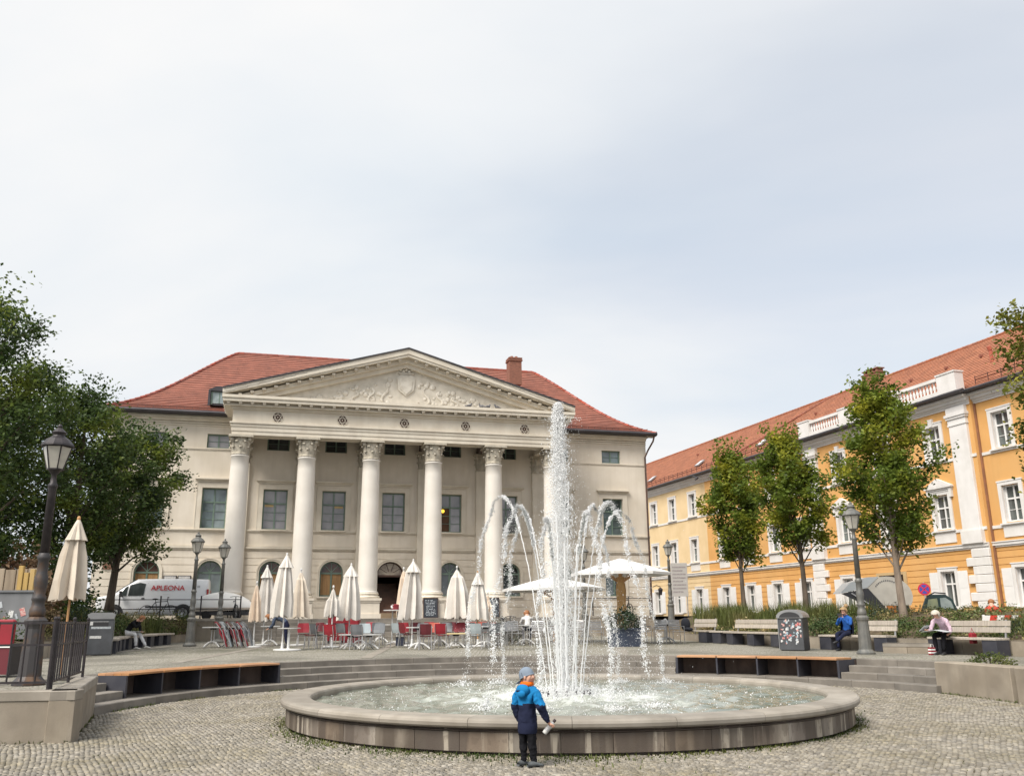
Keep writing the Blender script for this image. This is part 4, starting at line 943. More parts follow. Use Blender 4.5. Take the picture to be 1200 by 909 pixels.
def open_parasol(label,loc,zr,zp,hw,polem,wrap):
    t=thing('open_parasol',label,'parasol',loc,MBA*.6,group='open white parasols on the cafe terrace'); n=8
    P=lambda k,r,z:(r*cos(pi/8+k*pi/4),r*sin(pi/8+k*pi/4),z)
    for k in range(n):
        q=MB(); 
        for tt in range(4):
            a,b=tt/4,(tt+1)/4; za=zp-(zp-zr)*a**1.12; zb_=zp-(zp-zr)*b**1.12
            q.add([P(k,hw*a+.02,za),P(k+1,hw*a+.02,za),P(k+1,hw*b,zb_),P(k,hw*b,zb_)],[(0,1,2,3)])
        q.add([P(k,hw,zr),P(k+1,hw,zr),P(k+1,hw-.01,zr-.10),P(k,hw-.01,zr-.10)],[(0,1,2,3)])
        q.build('canopy_panel',M_canO,t)
    MB().tube([(0,0,0),(0,0,zp-.03)],.045,8).build('pole',polem,t)
    for k in range(n): MB().bar((0,0,zr-.42),P(k,hw*.5,zr+(zp-zr)*.43),.035).build('strut',polem,t); 
    MB().lathe([(.10,zr-.5),(.10,zr-.35)],10).build('hub',polem,t)
    if wrap: MB().lathe([(.19,.75),(.22,1.0),(.17,1.5),(.20,2.0),(.15,2.35),(.17,2.48),(.06,2.52)],9,ph=.3).build('rain_cover',mat('tan_cover',(.53,.33,.15),(.42,.25,.10),scale=3,rough=.9,stretch=(2,2,.4)),t)
    return t
open_parasol('open white parasol with wooden struts right of the fountain jets',(4.15,35.2,.7),2.64,3.2,1.95,M_polew,True)
open_parasol('open white parasol behind the fountain jets, partly veiled by spray',(1.65,38,.74),2.12,2.62,2.2,M_polew,False)
# ---------------------------------------------------------------- tables
M_alu=mat('brushed_alu',(.52,.52,.53),(.40,.40,.41),scale=4,rough=.35,metal=.6); M_dk=mat('black_plastic',(.03,.03,.033),rough=.5); M_top=mat('grey_table_top',(.50,.50,.49),(.42,.42,.41),scale=5,rough=.4)
M_redp=mat('red_plastic',(.27,.014,.026),(.21,.012,.02),scale=2,rough=.45); M_corp=mat('coral_plastic',(.55,.14,.10),(.47,.11,.08),scale=2,rough=.5); M_gryp=mat('grey_plastic',(.16,.17,.185),(.12,.13,.14),scale=2,rough=.5); M_pale=mat('pale_grey_plastic',(.36,.41,.43),(.30,.34,.36),scale=2,rough=.5); M_maroon=mat('maroon_plastic',(.12,.016,.024),rough=.5)
M_orange=mat('orange_cloth',(.80,.20,.05),rough=.8)
def table(label,loc,kind,rot=0,top=M_top,h=.74,w=.72):
    t=thing('cafe_table',label,'table',loc,rot,group='cafe tables')
    if kind=='disc':
        MB().lathe([(.44,0),(.44,.03),(.40,.045),(.06,.06),(.045,.08)],20).build('base',M_white_m,t); MB().tube([(0,0,.06),(0,0,h-.03)],.045,10).build('pedestal',M_white_m,t); MB().lathe([(w*.52,h-.03),(w*.55,h-.02),(w*.55,h),(w*.5,h+.005)],24).build('table_top',top,t)
    else:
        for s in (-1,1): MB().tube([(s*.05,0,.1),(s*.05,0,h-.06)],.022,8).build('pedestal',M_white_m,t)
        for k in range(4):
            a=pi/4+k*pi/2; c,s=cos(a),sin(a); MB().tube([(c*.03,s*.03,.20),(c*.17,s*.17,.17),(c*.30,s*.30,.09),(c*.40,s*.40,.015)],[.035,.035,.03,.028],6).build('foot',M_white_m,t)
        MB().obox((0,0,h-.07),(.22,.22,.05)).build('hinge_block',M_dk,t); MB().bbox(-w/2,w/2,-w/2,w/2,h-.035,h,.01).build('table_top',top,t)
    return t
def tz(x,y): return (x,y,zt(x,y))
TB=[('white-footed cafe table, leftmost beside the lamp post','x',-11.35,34.7,.2),('white-footed cafe table next to the folded red chairs','x',-10.8,35.3,.6),('pinkish cafe table under the closed parasol before the third arch','x',-9.6,36.2,.3),
('white pedestal table with a round disc foot before the bending person','disc',-7.72,31.55,0),('cafe table with grey top below the wide closed parasol','x',-5.75,32.4,.4),('low folded grey table with brown legs left of the tripod table','x',-5.1,32.2,.5),
('thin-legged round table at the foot of the building steps','x',-5.65,38.9,.3),('front cafe table among the red chairs, left of the chalkboard','x',-3.3,32.1,.5),('cafe table with yellowish top below the bright red chair','x',-2.1,33.2,.2),('small grey cafe table between the red cabinet and the bar table','x',-5.9,35.3,.1),('grey cafe table behind the bright red chair, near the chalkboard','x',-2.9,35.7,.3),('cafe table behind the left spray, right end of the red chairs','x',-1.05,33.1,.7)]
for lb,k,x,y,r in TB: table(lb,tz(x,y),k,r,M_top if 'yellow' not in lb else mat('yellow_top',(.62,.5,.26),rough=.4),.74 if 'low' not in lb else .5)
tb=thing('bar_table','tall white bar table at the left of the pale closed parasol','table',tz(-4.75,36.6)); 
for s in (-1,1): MB().tube([(s*.1,0,.05),(s*.1,0,1.28)],.03,8).build('leg',M_white_m,tb)
for k in range(4):
    a=pi/4+k*pi/2; MB().tube([(0,0,.10),(.4*cos(a),.4*sin(a),.015)],[.04,.025],6).build('foot',M_white_m,tb)
MB().lathe([(.46,1.29),(.47,1.30),(.47,1.325),(.45,1.33)],24).build('table_top',M_white_m,tb)
bk=thing('basket','red basket with a white cloth on the tall bar table','basket',(-4.72,36.6,zt(-4.7,36.6)+1.332)); MB().lathe([(.16,0),(.22,.17),(.235,.18),(.21,.18),(.15,.02),(.01,.02)],14,cap=False).build('basket_body',M_redp,bk); MB().ball((.0,0,.15),.15,8,5,sc=(1,1,.5)).build('cloth',M_redp,bk); MB().ball((-.12,-.1,.12),.08,7,5).build('napkin',M_canO,bk)
bx=thing('flower_box','small navy box at the foot of the tall bar table','box',tz(-4.35,35.3)); MB().bbox(-.16,.16,-.16,.16,0,.30,.01).build('box_body',mat('navy_box',(.02,.025,.045),rough=.6),bx); MB().box(-.175,.175,-.175,.175,.30,.33).build('rim',M_dk,bx)
# ---------------------------------------------------------------- chairs
def chair_proto(label,shell,loc,rot,legm=M_alu):
    t=thing('cafe_chair',label,'chair',loc,rot,group='plastic cafe chairs')
    s=MB(); k=6
    pts=[(-.20,.455),(-.05,.435),(.12,.44),(.20,.45)]   # seat, front to back along y; x across
    vs=[];fs=[]
    for j,(y,z) in enumerate(pts):
        for i in range(5): x=(-.22+.11*i); vs += [(x,y,z+.02*abs(i-2)/2),(x,y,z-.015+.02*abs(i-2)/2)]
    for j in range(3):
        for i in range(4):
            a=(j*5+i)*2; b=a+2; c=a+10; d=c+2; fs += [(a,b,d,c),(a+1,c+1,d+1,b+1)]
    s.add(vs,fs).build('seat',shell,t)
    b=MB(); vs=[];fs=[]
    for j,(y,z,w_) in enumerate(((.20,.50,.21),(.235,.62,.225),(.26,.74,.22),(.285,.85,.19))):
        for i in range(5):
            x=(-1+.5*i)*w_; vs += [(x,y-.03*abs(i-2)/2,z),(x,y+.015-.03*abs(i-2)/2,z)]
    for j in range(3):
        for i in range(4): a=(j*5+i)*2; bq=a+2; c=a+10; d=c+2; fs += [(a,bq,d,c),(a+1,c+1,d+1,bq+1)]
    for i in range(4): a=(15+i)*2; fs.append((a,a+2,a+3,a+1))
    b.add(vs,fs).build('backrest',shell,t)
    for x in (-1,1):
        MB().tube([(x*.19,-.17,.44),(x*.21,-.20,0)],.013,6).build('leg',legm,t); MB().tube([(x*.20,.27,.80),(x*.20,.20,.45),(x*.22,.27,0)],.013,6).build('leg',legm,t)
    return t
def metal_proto(label,loc,rot):
    t=thing('metal_chair',label,'chair',loc,rot,group='silver metal chairs')
    for i in range(6): MB().bbox(-.21,.21,-.2+.072*i,-.2+.072*i+.055,.435,.45,.004).build('seat_slat',M_alu,t)
    for i in range(4): MB().obox((0,.235+.02*i,.56+.085*i),(.42,.014,.062)).build('back_slat',M_alu,t)
    for x in (-1,1):
        MB().tube([(x*.23,-.2,0),(x*.23,-.2,.62),(x*.23,-.18,.645),(x*.23,.22,.645)],.014,6).build('leg',M_alu,t); MB().tube([(x*.23,.22,0),(x*.22,.22,.44),(x*.22,.30,.87)],.014,6).build('leg',M_alu,t)
    MB().tube([(-.22,.30,.87),(0,.315,.885),(.22,.30,.87)],.014,6).build('top_rail',M_alu,t)
    return t
CH=[(M_redp,'red plastic chair turned sideways at the white pedestal table',-7.35,33.2,-1.4),(M_pale,'pale blue-grey chair behind the red one at the pedestal table',-7.3,34.6,-1.2),
(M_corp,'coral chair seen edge-on beside the red cabinet',-6.75,35.0,1.7),(M_gryp,'dark grey chair below the wide closed parasol',-6.3,34.2,2.6),(M_pale,'pale grey chair at the table under the wide closed parasol',-5.45,33.6,.2),(M_gryp,'mid grey chair in front of the thin-legged table',-5.0,33.5,-.3),
(M_redp,'red chair just right of the tall bar table',-4.25,35.4,.2),(M_maroon,'maroon chair behind the front table of the red group',-3.75,35.6,.3),(M_gryp,'grey chair at the front table left of the chalkboard',-3.3,33.4,.1),
(M_corp,'coral chair below the left chalkboard',-2.95,34.5,.2),(M_gryp,'grey chair between the coral and the bright red chair',-2.6,34.9,-.1),(M_redp,'bright red chair below the wide closed parasol',-2.1,34.7,-.2),
(M_maroon,'maroon chair tucked behind the bright red chair',-2.4,36.1,.2),(M_gryp,'dark grey chair at the right of the bright red chair',-1.6,34.9,.3),(M_gryp,'grey chair under the flared white parasol',-1.0,35.0,.1),
(M_corp,'coral chair at the far right of the red group, beside the plants',-.6,34.5,.9),(M_gryp,'grey chair with its back to the plaza at the low folded table',-5.3,31.4,3.0),(M_redp,'red chair at the plaza side of the table under the wide closed parasol',-6.3,31.9,2.7),(M_gryp,'charcoal chair left of the bar table, nearest the building steps',-5.4,36.4,.2),(M_redp,'red chair right of the red cushions, by the building steps',-5.9,37.2,-.2),(M_corp,'coral chair behind the yellowish table top',-1.75,36.3,-.2),(M_redp,'red chair at the plaza side of the yellowish table',-2.5,32.2,2.9),(M_gryp,'grey chair on the plaza side under the flared white parasol',-.7,32.3,3.3),(M_pale,'pale chair between the bar table and the pale closed parasol',-4.2,33.9,2.4),(M_redp,'red chair behind the white pedestal table, right of the bending person',-8.05,35.2,.3),(M_maroon,'maroon chair with its back to the steps, left of the red cabinet',-8.0,37.2,-.4),(M_gryp,'grey chair just left of the short pointed parasol',-7.0,33.0,2.3),(M_corp,'coral chair behind the grey ones, below the flared white parasol',-1.2,36.7,.3),(M_gryp,'grey chair between the leftmost spray and the plants',-.35,35.6,-.6),(M_redp,'red chair nearest the steps behind the front table',-3.4,36.8,.1),(M_pale,'pale chair on the plaza side of the right-end table',-1.3,31.9,3.0),(M_gryp,'grey chair behind the leftmost white-footed tables',-10.9,36.6,.3),(M_maroon,'maroon chair facing the front table from the plaza side',-3.0,31.3,3.2),(M_redp,'red chair turned away under the pale closed parasol',-3.9,33.6,1.2)]
P0=None; SH={}
for m,lb,x,y,r in CH:
    if m not in SH: SH[m]=chair_proto(lb,m,tz(x,y),r)
    else: dup(SH[m],lb,tz(x,y),r)
MC=[('silver chair at the left of the person in white',.05,34.9,.4),('silver chair with its back to the plaza, right of the person in white',.85,34.9,-.2),('silver chair behind the foot of the jets',1.6,35.2,.3),('silver chair seen through the thickest spray',2.4,35.5,-.3),('silver chair just left of the planter box',3.2,35.6,.1),
('silver chair just right of the planter box',5.15,36.5,.3),('silver chair at the middle of the terrace right end',5.75,36.2,-.25),('silver chair holding a dark bag side on, next to the slatted bench',6.4,36.2,.2)]
mc=metal_proto(MC[0][0],tz(*MC[0][1:3]),MC[0][3])
for lb,x,y,r in MC[1:]: dup(mc,lb,tz(x,y),r)
t=table('grey table between the silver chairs at the right end of the terrace',tz(6.1,37.0),'x',.2); t2=table('grey table in front of the person in white',tz(.45,35.6),'x',.3)
cp_=thing('napkin_box','white box on the grey table between the silver chairs','box',(6.08,37.0,zt(6.1,37)+.741)); MB().bbox(-.13,.13,-.1,.1,0,.12,.02).build('box_body',M_canO,cp_); MB().ball((.02,0,.13),.07,7,5).build('napkin',M_canO,cp_)
# folded chairs leaning in a row
def folded(label,loc,rot,m,m2):
    t=thing('folded_chair',label,'chair',loc,rot,group='folded chairs leaning in a row'); rt=Matrix.Rotation(R_(-17),3,'Y')
    b=MB(); pr=[(.05,.02),(.03,.28),(-.05,.55),(-.02,.78),(-.13,1.0)]
    vs=[];fs=[]
    for x,z in pr:
        for y in (-.21,.21): vs += [(x,y,z),(x+.06,y,z)]
    for j in range(4): a=j*4; fs += [(a,a+2,a+6,a+4),(a+1,a+5,a+7,a+3),(a,a+4,a+5,a+1),(a+2,a+3,a+7,a+6)]
    fs += [(16,18,19,17),(0,1,3,2)]; b.add(vs,fs); b.v=[tuple(rt@Vector(v)) for v in b.v]; b.build('backrest',m,t)
    s=MB().obox(rt@Vector((.09,0,.42)),(.05,.40,.46),rt); s.build('seat',m2,t)
    for y in (-.22,.22): MB().tube([rt@Vector((.05,y,0)),rt@Vector((.06,y,.6)),rt@Vector((-.08,y,.95))],.014,6).build('leg',M_alu,t)
    return t
FC=[(M_redp,M_redp,'folded red chair, foremost in the leaning row left of the parasols'),(M_pale,M_gryp,'folded pale grey chair second in the leaning row'),(M_maroon,M_redp,'folded maroon chair in the middle of the leaning row'),(M_gryp,M_maroon,'folded grey chair behind the maroon one in the leaning row'),(M_redp,M_gryp,'folded dark red chair fifth in the leaning row'),(M_gryp,M_gryp,'folded blue-grey chair, last in the leaning row')]
for i,(a,b,lb) in enumerate(FC): folded(lb,(-10.62+.155*i,33.9+.13*i,zt(-10.4,34.5)),R_((12,5,16,8,13,6)[i]),a,b)
# ---------------------------------------------------------------- red cabinet, chalkboards, planter, deck chair
rc=thing('red_cabinet','red cabinet with a red cloth behind the short pointed parasol','cabinet',tz(-7.35,38.4),MBA)
MB().bbox(-.42,.42,-.25,.25,.1,1.12,.02).build('cabinet_body',M_redp,rc); MB().box(-.40,.40,-.262,-.252,.78,.80).build('drawer_gap',M_dk,rc); MB().bbox(-.44,.44,-.27,.27,1.121,1.15,.01).build('cabinet_top',M_redp,rc)
for x in (-.36,.36): MB().box(x-.04,x+.04,-.2,.2,0,.099).build('foot',M_dk,rc)
cl=thing('folded_cushions','heap of red seat cushions right of the red cabinet','cushions',tz(-6.75,38.5)); 
for i in range(4): MB().bbox(-.42+.03*i,.4-.04*i,-.25,.25,.25*i,.25*i+.23,.06).build('cushion',M_redp if i%2 else M_maroon,cl)
M_board=mat('chalkboard_slate',(.022,.028,.04),(.035,.04,.05),scale=3,rough=.7); M_chalk=mat('chalk',(.62,.66,.70),(.4,.45,.5),scale=20,rough=1)
for u,lb,s in ((1.88,'chalkboard menu with chalk writing leaning on a column pedestal right of the doorway',1),(5.15,'chalkboard menu on the pedestal half hidden by the left spray',2)):
    t=thing('menu_board',lb,'menu board',mbw(u,-3.45,ZUP),MBA); rt=Matrix.Rotation(R_(-7),4,'X'); rr=random.Random(s)
    MB().box(-.36,.36,0,.03,.03,1.0).xf(rt).build('slate',M_board,t)
    f=MB()
    for a in ((-.39,-.36,0,1.03),(.36,.39,0,1.03),(-.36,.36,0,.03),(-.36,.36,1.0,1.03)): f.box(a[0],a[1],-.012,.035,a[2],a[3])
    f.xf(rt).build('frame',M_brown,t)
    w_=MB(); z=.9
    while z>.1:   # rows of handwriting strokes
        x=-.29+.08*rr.random(); e=.28-.2*rr.random(); z0=z
        while x<e:
            l=.015+.04*rr.random(); w_.box(x,x+l,-.004,-.001,z0-.012+rr.uniform(-.012,.012),z0+.006+rr.uniform(0,.014)); x+=l+.012+.03*(rr.random()<.25)
        z-=.075
    w_.xf(rt).build('chalk_writing',M_chalk,t)
pb=thing('planter_box','dark blue planter box with an evergreen shrub right of the jets','planter',(4.0,33.45,zt(4,33.4)),MBA)
q=MB(); q.box(-.5,.5,-.35,.35,.0,.58); q.build('box_body',mat('navy_planter',(.035,.05,.085),(.05,.06,.09),scale=2,rough=.5),pb); MB().box(-.54,.54,-.39,.39,.581,.64).build('rim',mat('navy_rim',(.05,.065,.10),rough=.5),pb)
dk=thing('garden_chair','red padded garden chair behind the iron railing at the left edge','chair',(-10.25,18.6,.6),R_(170))
MB().bbox(-.36,.36,.20,.30,.62,1.10,.03).build('backrest',M_redp,dk); MB().bbox(-.36,.36,-.30,.18,.40,.52,.03).build('seat_cushion',M_redp,dk); MB().box(-.36,.36,.19,.305,.56,.60).build('piping',M_canO,dk)
for x in (-.37,.37):
    MB().bbox(x-.02,x+.02,-.30,.30,.04,.60,.005).build('side_panel',M_dk,dk); MB().bar((x,-.32,.62),(x,.28,.62),.06,.03).build('armrest',M_dk,dk)
    for y in (-.28,.28): MB().tube([(x,y,0),(x,y,.05)],.02,6).build('leg',M_dk,dk)
MB().box(-.35,.35,.26,.285,.05,.56).build('back_panel',M_maroon,dk)
# ---------------------------------------------------------------- bins
def stickers(par,fr,n,seed,cols):
    rr=random.Random(seed)
    for i in range(n):
        x,z,nrm=fr(rr); w_,h_=rr.uniform(.03,.085),rr.uniform(.025,.08); o=MB().box(-w_/2,w_/2,-.004,.0,-h_/2,h_/2).build('sticker',rr.choice(cols),par); o.location=x if False else z; o.rotation_euler=(0,rr.uniform(-.35,.35),nrm)
M_s=[mat('sticker_white',(.72,.72,.70),(.5,.5,.5),scale=30,rough=.5),mat('sticker_pale',(.55,.58,.60),(.3,.33,.36),scale=30,rough=.5),mat('sticker_red',(.5,.06,.07),(.6,.5,.45),scale=25,rough=.5),mat('sticker_blue',(.12,.25,.36),(.5,.55,.55),scale=25,rough=.5)]
M_bin=mat('bin_grey',(.10,.105,.115),(.075,.078,.085),scale=3,rough=.45,metal=.3); M_binl=mat('bin_silver',(.33,.335,.34),(.27,.27,.275),scale=3,rough=.4,metal=.5)
b=thing('litter_bin','grey litter bin covered in stickers at the end of the curved bench','bin',(-13.0,28.9,.66),R_(22))
MB().bbox(-.38,.38,-.34,.34,.03,1.08,.02).build('bin_body',M_bin,b); q=MB(); q.prism([(-.36,1.081),(.36,1.081),(.40,1.22),(.30,1.28),(-.30,1.28),(-.40,1.22)],-.36,.36); q.build('bin_hood',M_binl,b); MB().box(-.22,.22,-.352,-.342,.86,1.0).build('slot',M_dk,b); MB().box(-.36,.36,-.32,.32,0,.029).build('foot',M_dk,b)
MB().box(-.30,.22,-.3475,-.342,.90,1.01).build('sticker',M_s[0],b); MB().box(-.26,.30,-.3475,-.342,.79,.86).build('sticker',M_s[1],b); MB().box(-.28,.05,-.3475,-.342,.50,.58).build('sticker',M_s[0],b)
for i in range(7): MB().obox((.3845,-.2+.07*i,.45+.09*(i*5%7)),(.006,.07,.08)).build('sticker',M_s[i%2],b)
b=thing('litter_bin','stainless litter bin with an arched lid, plastered with stickers','bin',(9.0,29.6,.6),R_(-32))
MB().bbox(-.38,.38,-.36,.36,.03,1.0,.02).build('bin_body',M_bin,b); MB().bbox(-.41,-.381,-.37,.37,.03,1.02,.01).build('side_panel',M_binl,b)
q=MB(); q.prism([(-.41,1.001)]+[(-.43*cos(pi*t/10),1.03+.24*sin(pi*t/10)) for t in range(11)]+[(.41,1.001)],-.40,.40); q.build('arched_lid',M_binl,b); MB().prism([(-.33*cos(pi*t/10),1.02+.17*sin(pi*t/10)) for t in range(11)],-.405,-.401).build('opening',M_dk,b); MB().box(-.36,.36,-.33,.33,0,.029).build('foot',M_dk,b)
rr=random.Random(5)
for i in range(60):
    x,z=rr.uniform(-.33,.33),rr.uniform(.2,.95); a,h_=rr.uniform(.03,.085),rr.uniform(.03,.09); MB().obox((x,-.364-.0004*i*.2,z),(a,.006,h_),Matrix.Rotation(rr.uniform(-.4,.4),3,'Y')).build('sticker',rr.choice(M_s),b)
for i in range(16):
    y,z=rr.uniform(-.32,.32),rr.uniform(.3,.95); MB().obox((-.414-.0002*i,y,z),(.006,rr.uniform(.04,.1),rr.uniform(.05,.13)),Matrix.Rotation(rr.uniform(-.4,.4),3,'X')).build('sticker',M_s[i%2],b)
# ---------------------------------------------------------------- benches
M_slat=mat('weathered_slat',(.46,.41,.35),(.34,.30,.255),scale=3,rough=.8,var=.1,stretch=(8,1,1))
def slat_bench(label,A,B,blocks,back=None,h=.46):
    A,Bv=Vector((*A,0)),Vector((*B,0)); d=Bv-A; Lg=d.length; z=zt(A.x,A.y); t=thing('slatted_bench',label,'bench',(A.x,A.y,z),atan2(d.y,d.x),group='slatted benches on the right side of the terrace')
    for f in blocks:
        x=Lg*f; x=min(max(x,.24),Lg-.24); MB().bbox(x-.24,x+.24,.02,.46,0,h-.06,.01).build('support_block',M_steel,t)
    for i in range(4): MB().bbox(0,Lg,.0+.125*i,.0+.125*i+.11,h-.058,h,.008).build('seat_slat',M_slat,t)
    if back:
        a,bq=back
        for f in ((a+.06*(bq-a)),(bq-.06*(bq-a))): MB().bar((Lg*f,.49,h-.15),(Lg*f,.60,.92),.05,.03).build('back_bracket',M_alu,t)
        for i in range(2):
            o=MB(); rt=Matrix.Rotation(R_(-12),3,'X'); o.obox((Lg*(a+bq)/2,.545+.035*i,.655+.165*i),(Lg*(bq-a),.035,.145),rt); o.build('back_slat',M_slat,t)
    return t
slat_bench('short slatted bench with backrest and a dark coat on it, by the silver chairs',(6.95,37.6),(7.6,36.4),(.8,),(0,1))
slat_bench('low slatted stool bench without back between two longer benches',(7.68,36.3),(8.05,35.6),(.5,))
slat_bench('long slatted bench with backrest left of the stickered bin',(8.0,35.3),(8.95,31.4),(.12,.52,.95),(0,1))
slat_bench('slatted bench where the woman in blue sits, backrest on its right half',(9.95,30.2),(11.2,27.8),(.1,.95),(.55,1.0))
slat_bench('slatted bench where the old woman reads, nearest on the right',(11.72,26.2),(12.45,23.9),(.06,.94),(0,1.0))
ct=thing('coat','dark coat draped over the end of the short slatted bench','coat',(6.95,37.1,zt(7,37)+.46)); q=MB(); q.ball((0.0,.1,.24),.2,9,7,sc=(1.0,.55,1.35)); q.ball((.07,-.05,.05),.2,8,5,sc=(1,1.2,.4)); q.build('coat_cloth',mat('navy_cloth',(.02,.022,.032),rough=.9),ct,smooth=True)
cbn=thing('curved_bench','low curved bench of slate grey blocks with stone seat on the left','bench')
PT=[(-12.75,29.6),(-13.35,31.2),(-13.75,32.8),(-14.0,34.6),(-14.1,36.4),(-14.1,38.2)]
for i,(a,b_) in enumerate(zip(PT[:-1],PT[1:])):
    A,Bv=Vector((*a,0)),Vector((*b_,0)); d=Bv-A; z=zt(*a); an=atan2(d.y,d.x)
    MB().bbox(.01,d.length-.01,-.02,.50,.40,.465,.012).build('seat_slab',M_slat,cbn,(A.x,A.y,z),an)
    for f in (.14,.62): MB().bbox(d.length*f,d.length*f+.42,.02,.46,0,.398,.01).build('support_block',M_steel,cbn,(A.x,A.y,z),an)
# ---------------------------------------------------------------- van
M_van=mat('white_car_paint',(.74,.75,.77),(.70,.71,.73),scale=1,rough=.22,spec=.6); M_tyre=mat('tyre_rubber',(.02,.02,.021),rough=.85); M_hub=mat('wheel_silver',(.45,.46,.47),rough=.3,metal=.7); M_cg=glass('car_window',(.10,.12,.12),(.04,.05,.05))
vn=thing('white_van','white delivery van with red lettering parked before the left wing','van',mbw(-11.65,-2.2,ZUP),MBA)
top=lambda x: 1.08+.14*min(1,max(0,(x+2.5)/.75)) if x<-1.75 else (1.22+.72*min(1,(x+1.75)/1.0)**.85 if x<-.75 else 1.94+.03*sin((x+.75)/3.3*pi))
xs=[-2.52,-2.46,-2.3,-2.0,-1.75,-1.5,-1.25,-1.0,-.75,-.4,.4,1.2,2.0,2.4,2.5,2.53]
q=MB(); ring=[]; 
for x in xs:
    h=top(x)*(1 if -2.5<x<2.52 else .92); e=1 if -2.4<x<2.45 else (.94 if -2.5<x<2.51 else .86); m=min(h,1.05); w1=.98*e; w2=(.98-.15*max(0,(h-1.0)))*e
    pts=[(.80*e,.22),(.95*e,.30),(w1,.55),(w1,min(m,.95)),( (w1+w2)/2,(m+h)/2 if h>1.1 else h-.07),(w2,h-.10 if h>1.2 else h-.04),(w2-.12,h-.015),(0,h)]
    ring.append([(x,-y,z) for y,z in pts]+[(x,y,z) for y,z in reversed(pts[:-1])])
nr=len(ring[0])
for r in ring: q.v+=r
for i in range(len(ring)-1):
    for k in range(nr-1): q.f.append((i*nr+k,(i+1)*nr+k,(i+1)*nr+k+1,i*nr+k+1)); q.m.append(0)
q.f += [tuple(range(nr)),tuple((len(ring)-1)*nr+k for k in range(nr-1,-1,-1))]; q.m += [0,0]
vb=q.build('body',M_van,vn)
vb.data.polygons.foreach_set('use_smooth',[True]*len(vb.data.polygons))
def sidey(x,z): 
    h=top(x); m=min(h,1.05); w2=.98-.15*max(0,h-1.0); zm=(m+h)/2; wm=(.98+w2)/2
    return .98 if z<.95 else (.98+(wm-.98)*(z-.95)/max(.01,zm-.95) if z<zm else wm+(w2-wm)*(z-zm)/max(.01,h-.1-zm))
def sidepanel(name,poly,m,o=.022,par=vn):
    q=MB(); n=len(poly); f=[(x,-sidey(x,z)-o,z) for x,z in poly]; b_=[(x,-sidey(x,z)+.03,z) for x,z in poly]
    q.add(f+b_,[tuple(range(n))]+[(i,i+n,(i+1)%n+n,(i+1)%n) for i in range(n)]); return q.build(name,m,par)
sidepanel('side_window',[(-1.50,1.14),(-1.18,1.14),(-1.14,1.60),(-1.26,1.52)],M_cg); sidepanel('side_window',[(-1.12,1.14),(-.42,1.16),(-.36,1.70),(-.62,1.76),(-1.06,1.64)],M_cg)
ws=MB(); ws.add([(-1.72,-.80,1.27),(-1.72,.80,1.27),(-.86,.70,1.87),(-.86,-.70,1.87)],[(0,1,2,3)]); ws.v=[(x-.03,y,z+.02) for x,y,z in ws.v]; ws.build('windscreen',M_cg,vn)
for (x0,x1,z0,z1) in ((-.30,2.3,.58,.66),): sidepanel('side_moulding',[(x0,z0),(x1,z0),(x1,z1),(x0,z1)],M_dk,.015)
for x in (-.27,1.02): sidepanel('door_seam',[(x,.45),(x+.015,.45),(x+.015,1.75),(x,1.75)],mat('seam_grey',(.25,.25,.26),rough=.5),.004)
sidepanel('door_handle',[(-.50,1.0),(-.36,1.0),(-.36,1.04),(-.50,1.04)],M_dk,.02); sidepanel('fuel_flap',[(2.0,1.52),(2.13,1.52),(2.13,1.63),(2.0,1.63)],mat('flap_grey',(.4,.41,.42),rough=.4),.006)
MB().box(-2.56,-2.45,-.86,.86,.28,.52).build('bumper',M_dk,vn); MB().box(2.47,2.58,-.88,.88,.28,.5).build('bumper',M_dk,vn)
for y in (-.72,.72): MB().ball((-2.42,y,.86),.16,8,6,sc=(.7,1.1,.6)).build('headlight',mat('headlight_glass',(.6,.62,.63),rough=.1),vn)
for y in (-.90,.90): MB().box(2.46,2.55,y-.05,y+.05,.8,1.45).build('tail_light',mat('tail_red',(.35,.02,.02),rough=.3),vn)
q=MB(); q.bar((-1.35,-.96,1.10),(-1.42,-1.14,1.16),.05); q.obox((-1.42,-1.18,1.22),(.10,.18,.26)); q.build('wing_mirror',M_dk,vn)
for x in (-1.68,1.42):
    for s in (-1,1):
        MB().prism([(x+.42*cos(pi*t/12),.33+.42*sin(pi*t/12)) for t in range(13)],s*.90,s*.985).build('wheel_arch',M_dk,vn)
        w_=put('wheel',None,vn,(x,s*.90,.33)); q=MB(); q.lathe([(.20,-.10),(.30,-.11),(.335,-.07),(.335,.07),(.30,.11),(.20,.10)],24,cap=False); q.v=[(a,c*1,b) for a,b,c in q.v]; q.build('tyre',M_tyre,w_); q=MB(); q.lathe([(.001,.085),(.06,.10),(.08,.075),(.20,.105),(.215,.10),(.205,.0),(.01,-.02)],20,cap=False); q.v=[(a,c*s,b) for a,b,c in q.v]; q.build('rim',M_hub,w_)
        for k in range(6): a=k*pi/3; MB().prism([(.13*cos(a)+.022*cos(j*pi/3),.13*sin(a)+.022*sin(j*pi/3)) for j in range(6)],s*.088,s*.1).build('vent_hole',M_dk,w_)
def text(name,s,size,m,par,loc,rot,ext=.004,font_sc=1.):
    c=bpy.data.curves.new(name,'FONT'); c.body=s; c.size=size; c.extrude=ext; c.align_x='CENTER'; c.align_y='CENTER'; c.offset=.004*size/.3
    o=bpy.data.objects.new(name,c); COL.objects.link(o); dg=bpy.context.evaluated_depsgraph_get(); me=bpy.data.meshes.new_from_object(o.evaluated_get(dg)); bpy.data.objects.remove(o); me.materials.clear(); me.materials.append(m)
    o=put(name,me,par,loc,0,rot=rot); o.scale=(font_sc,1,1); return o
tilt=atan2(.15*.97,.9)
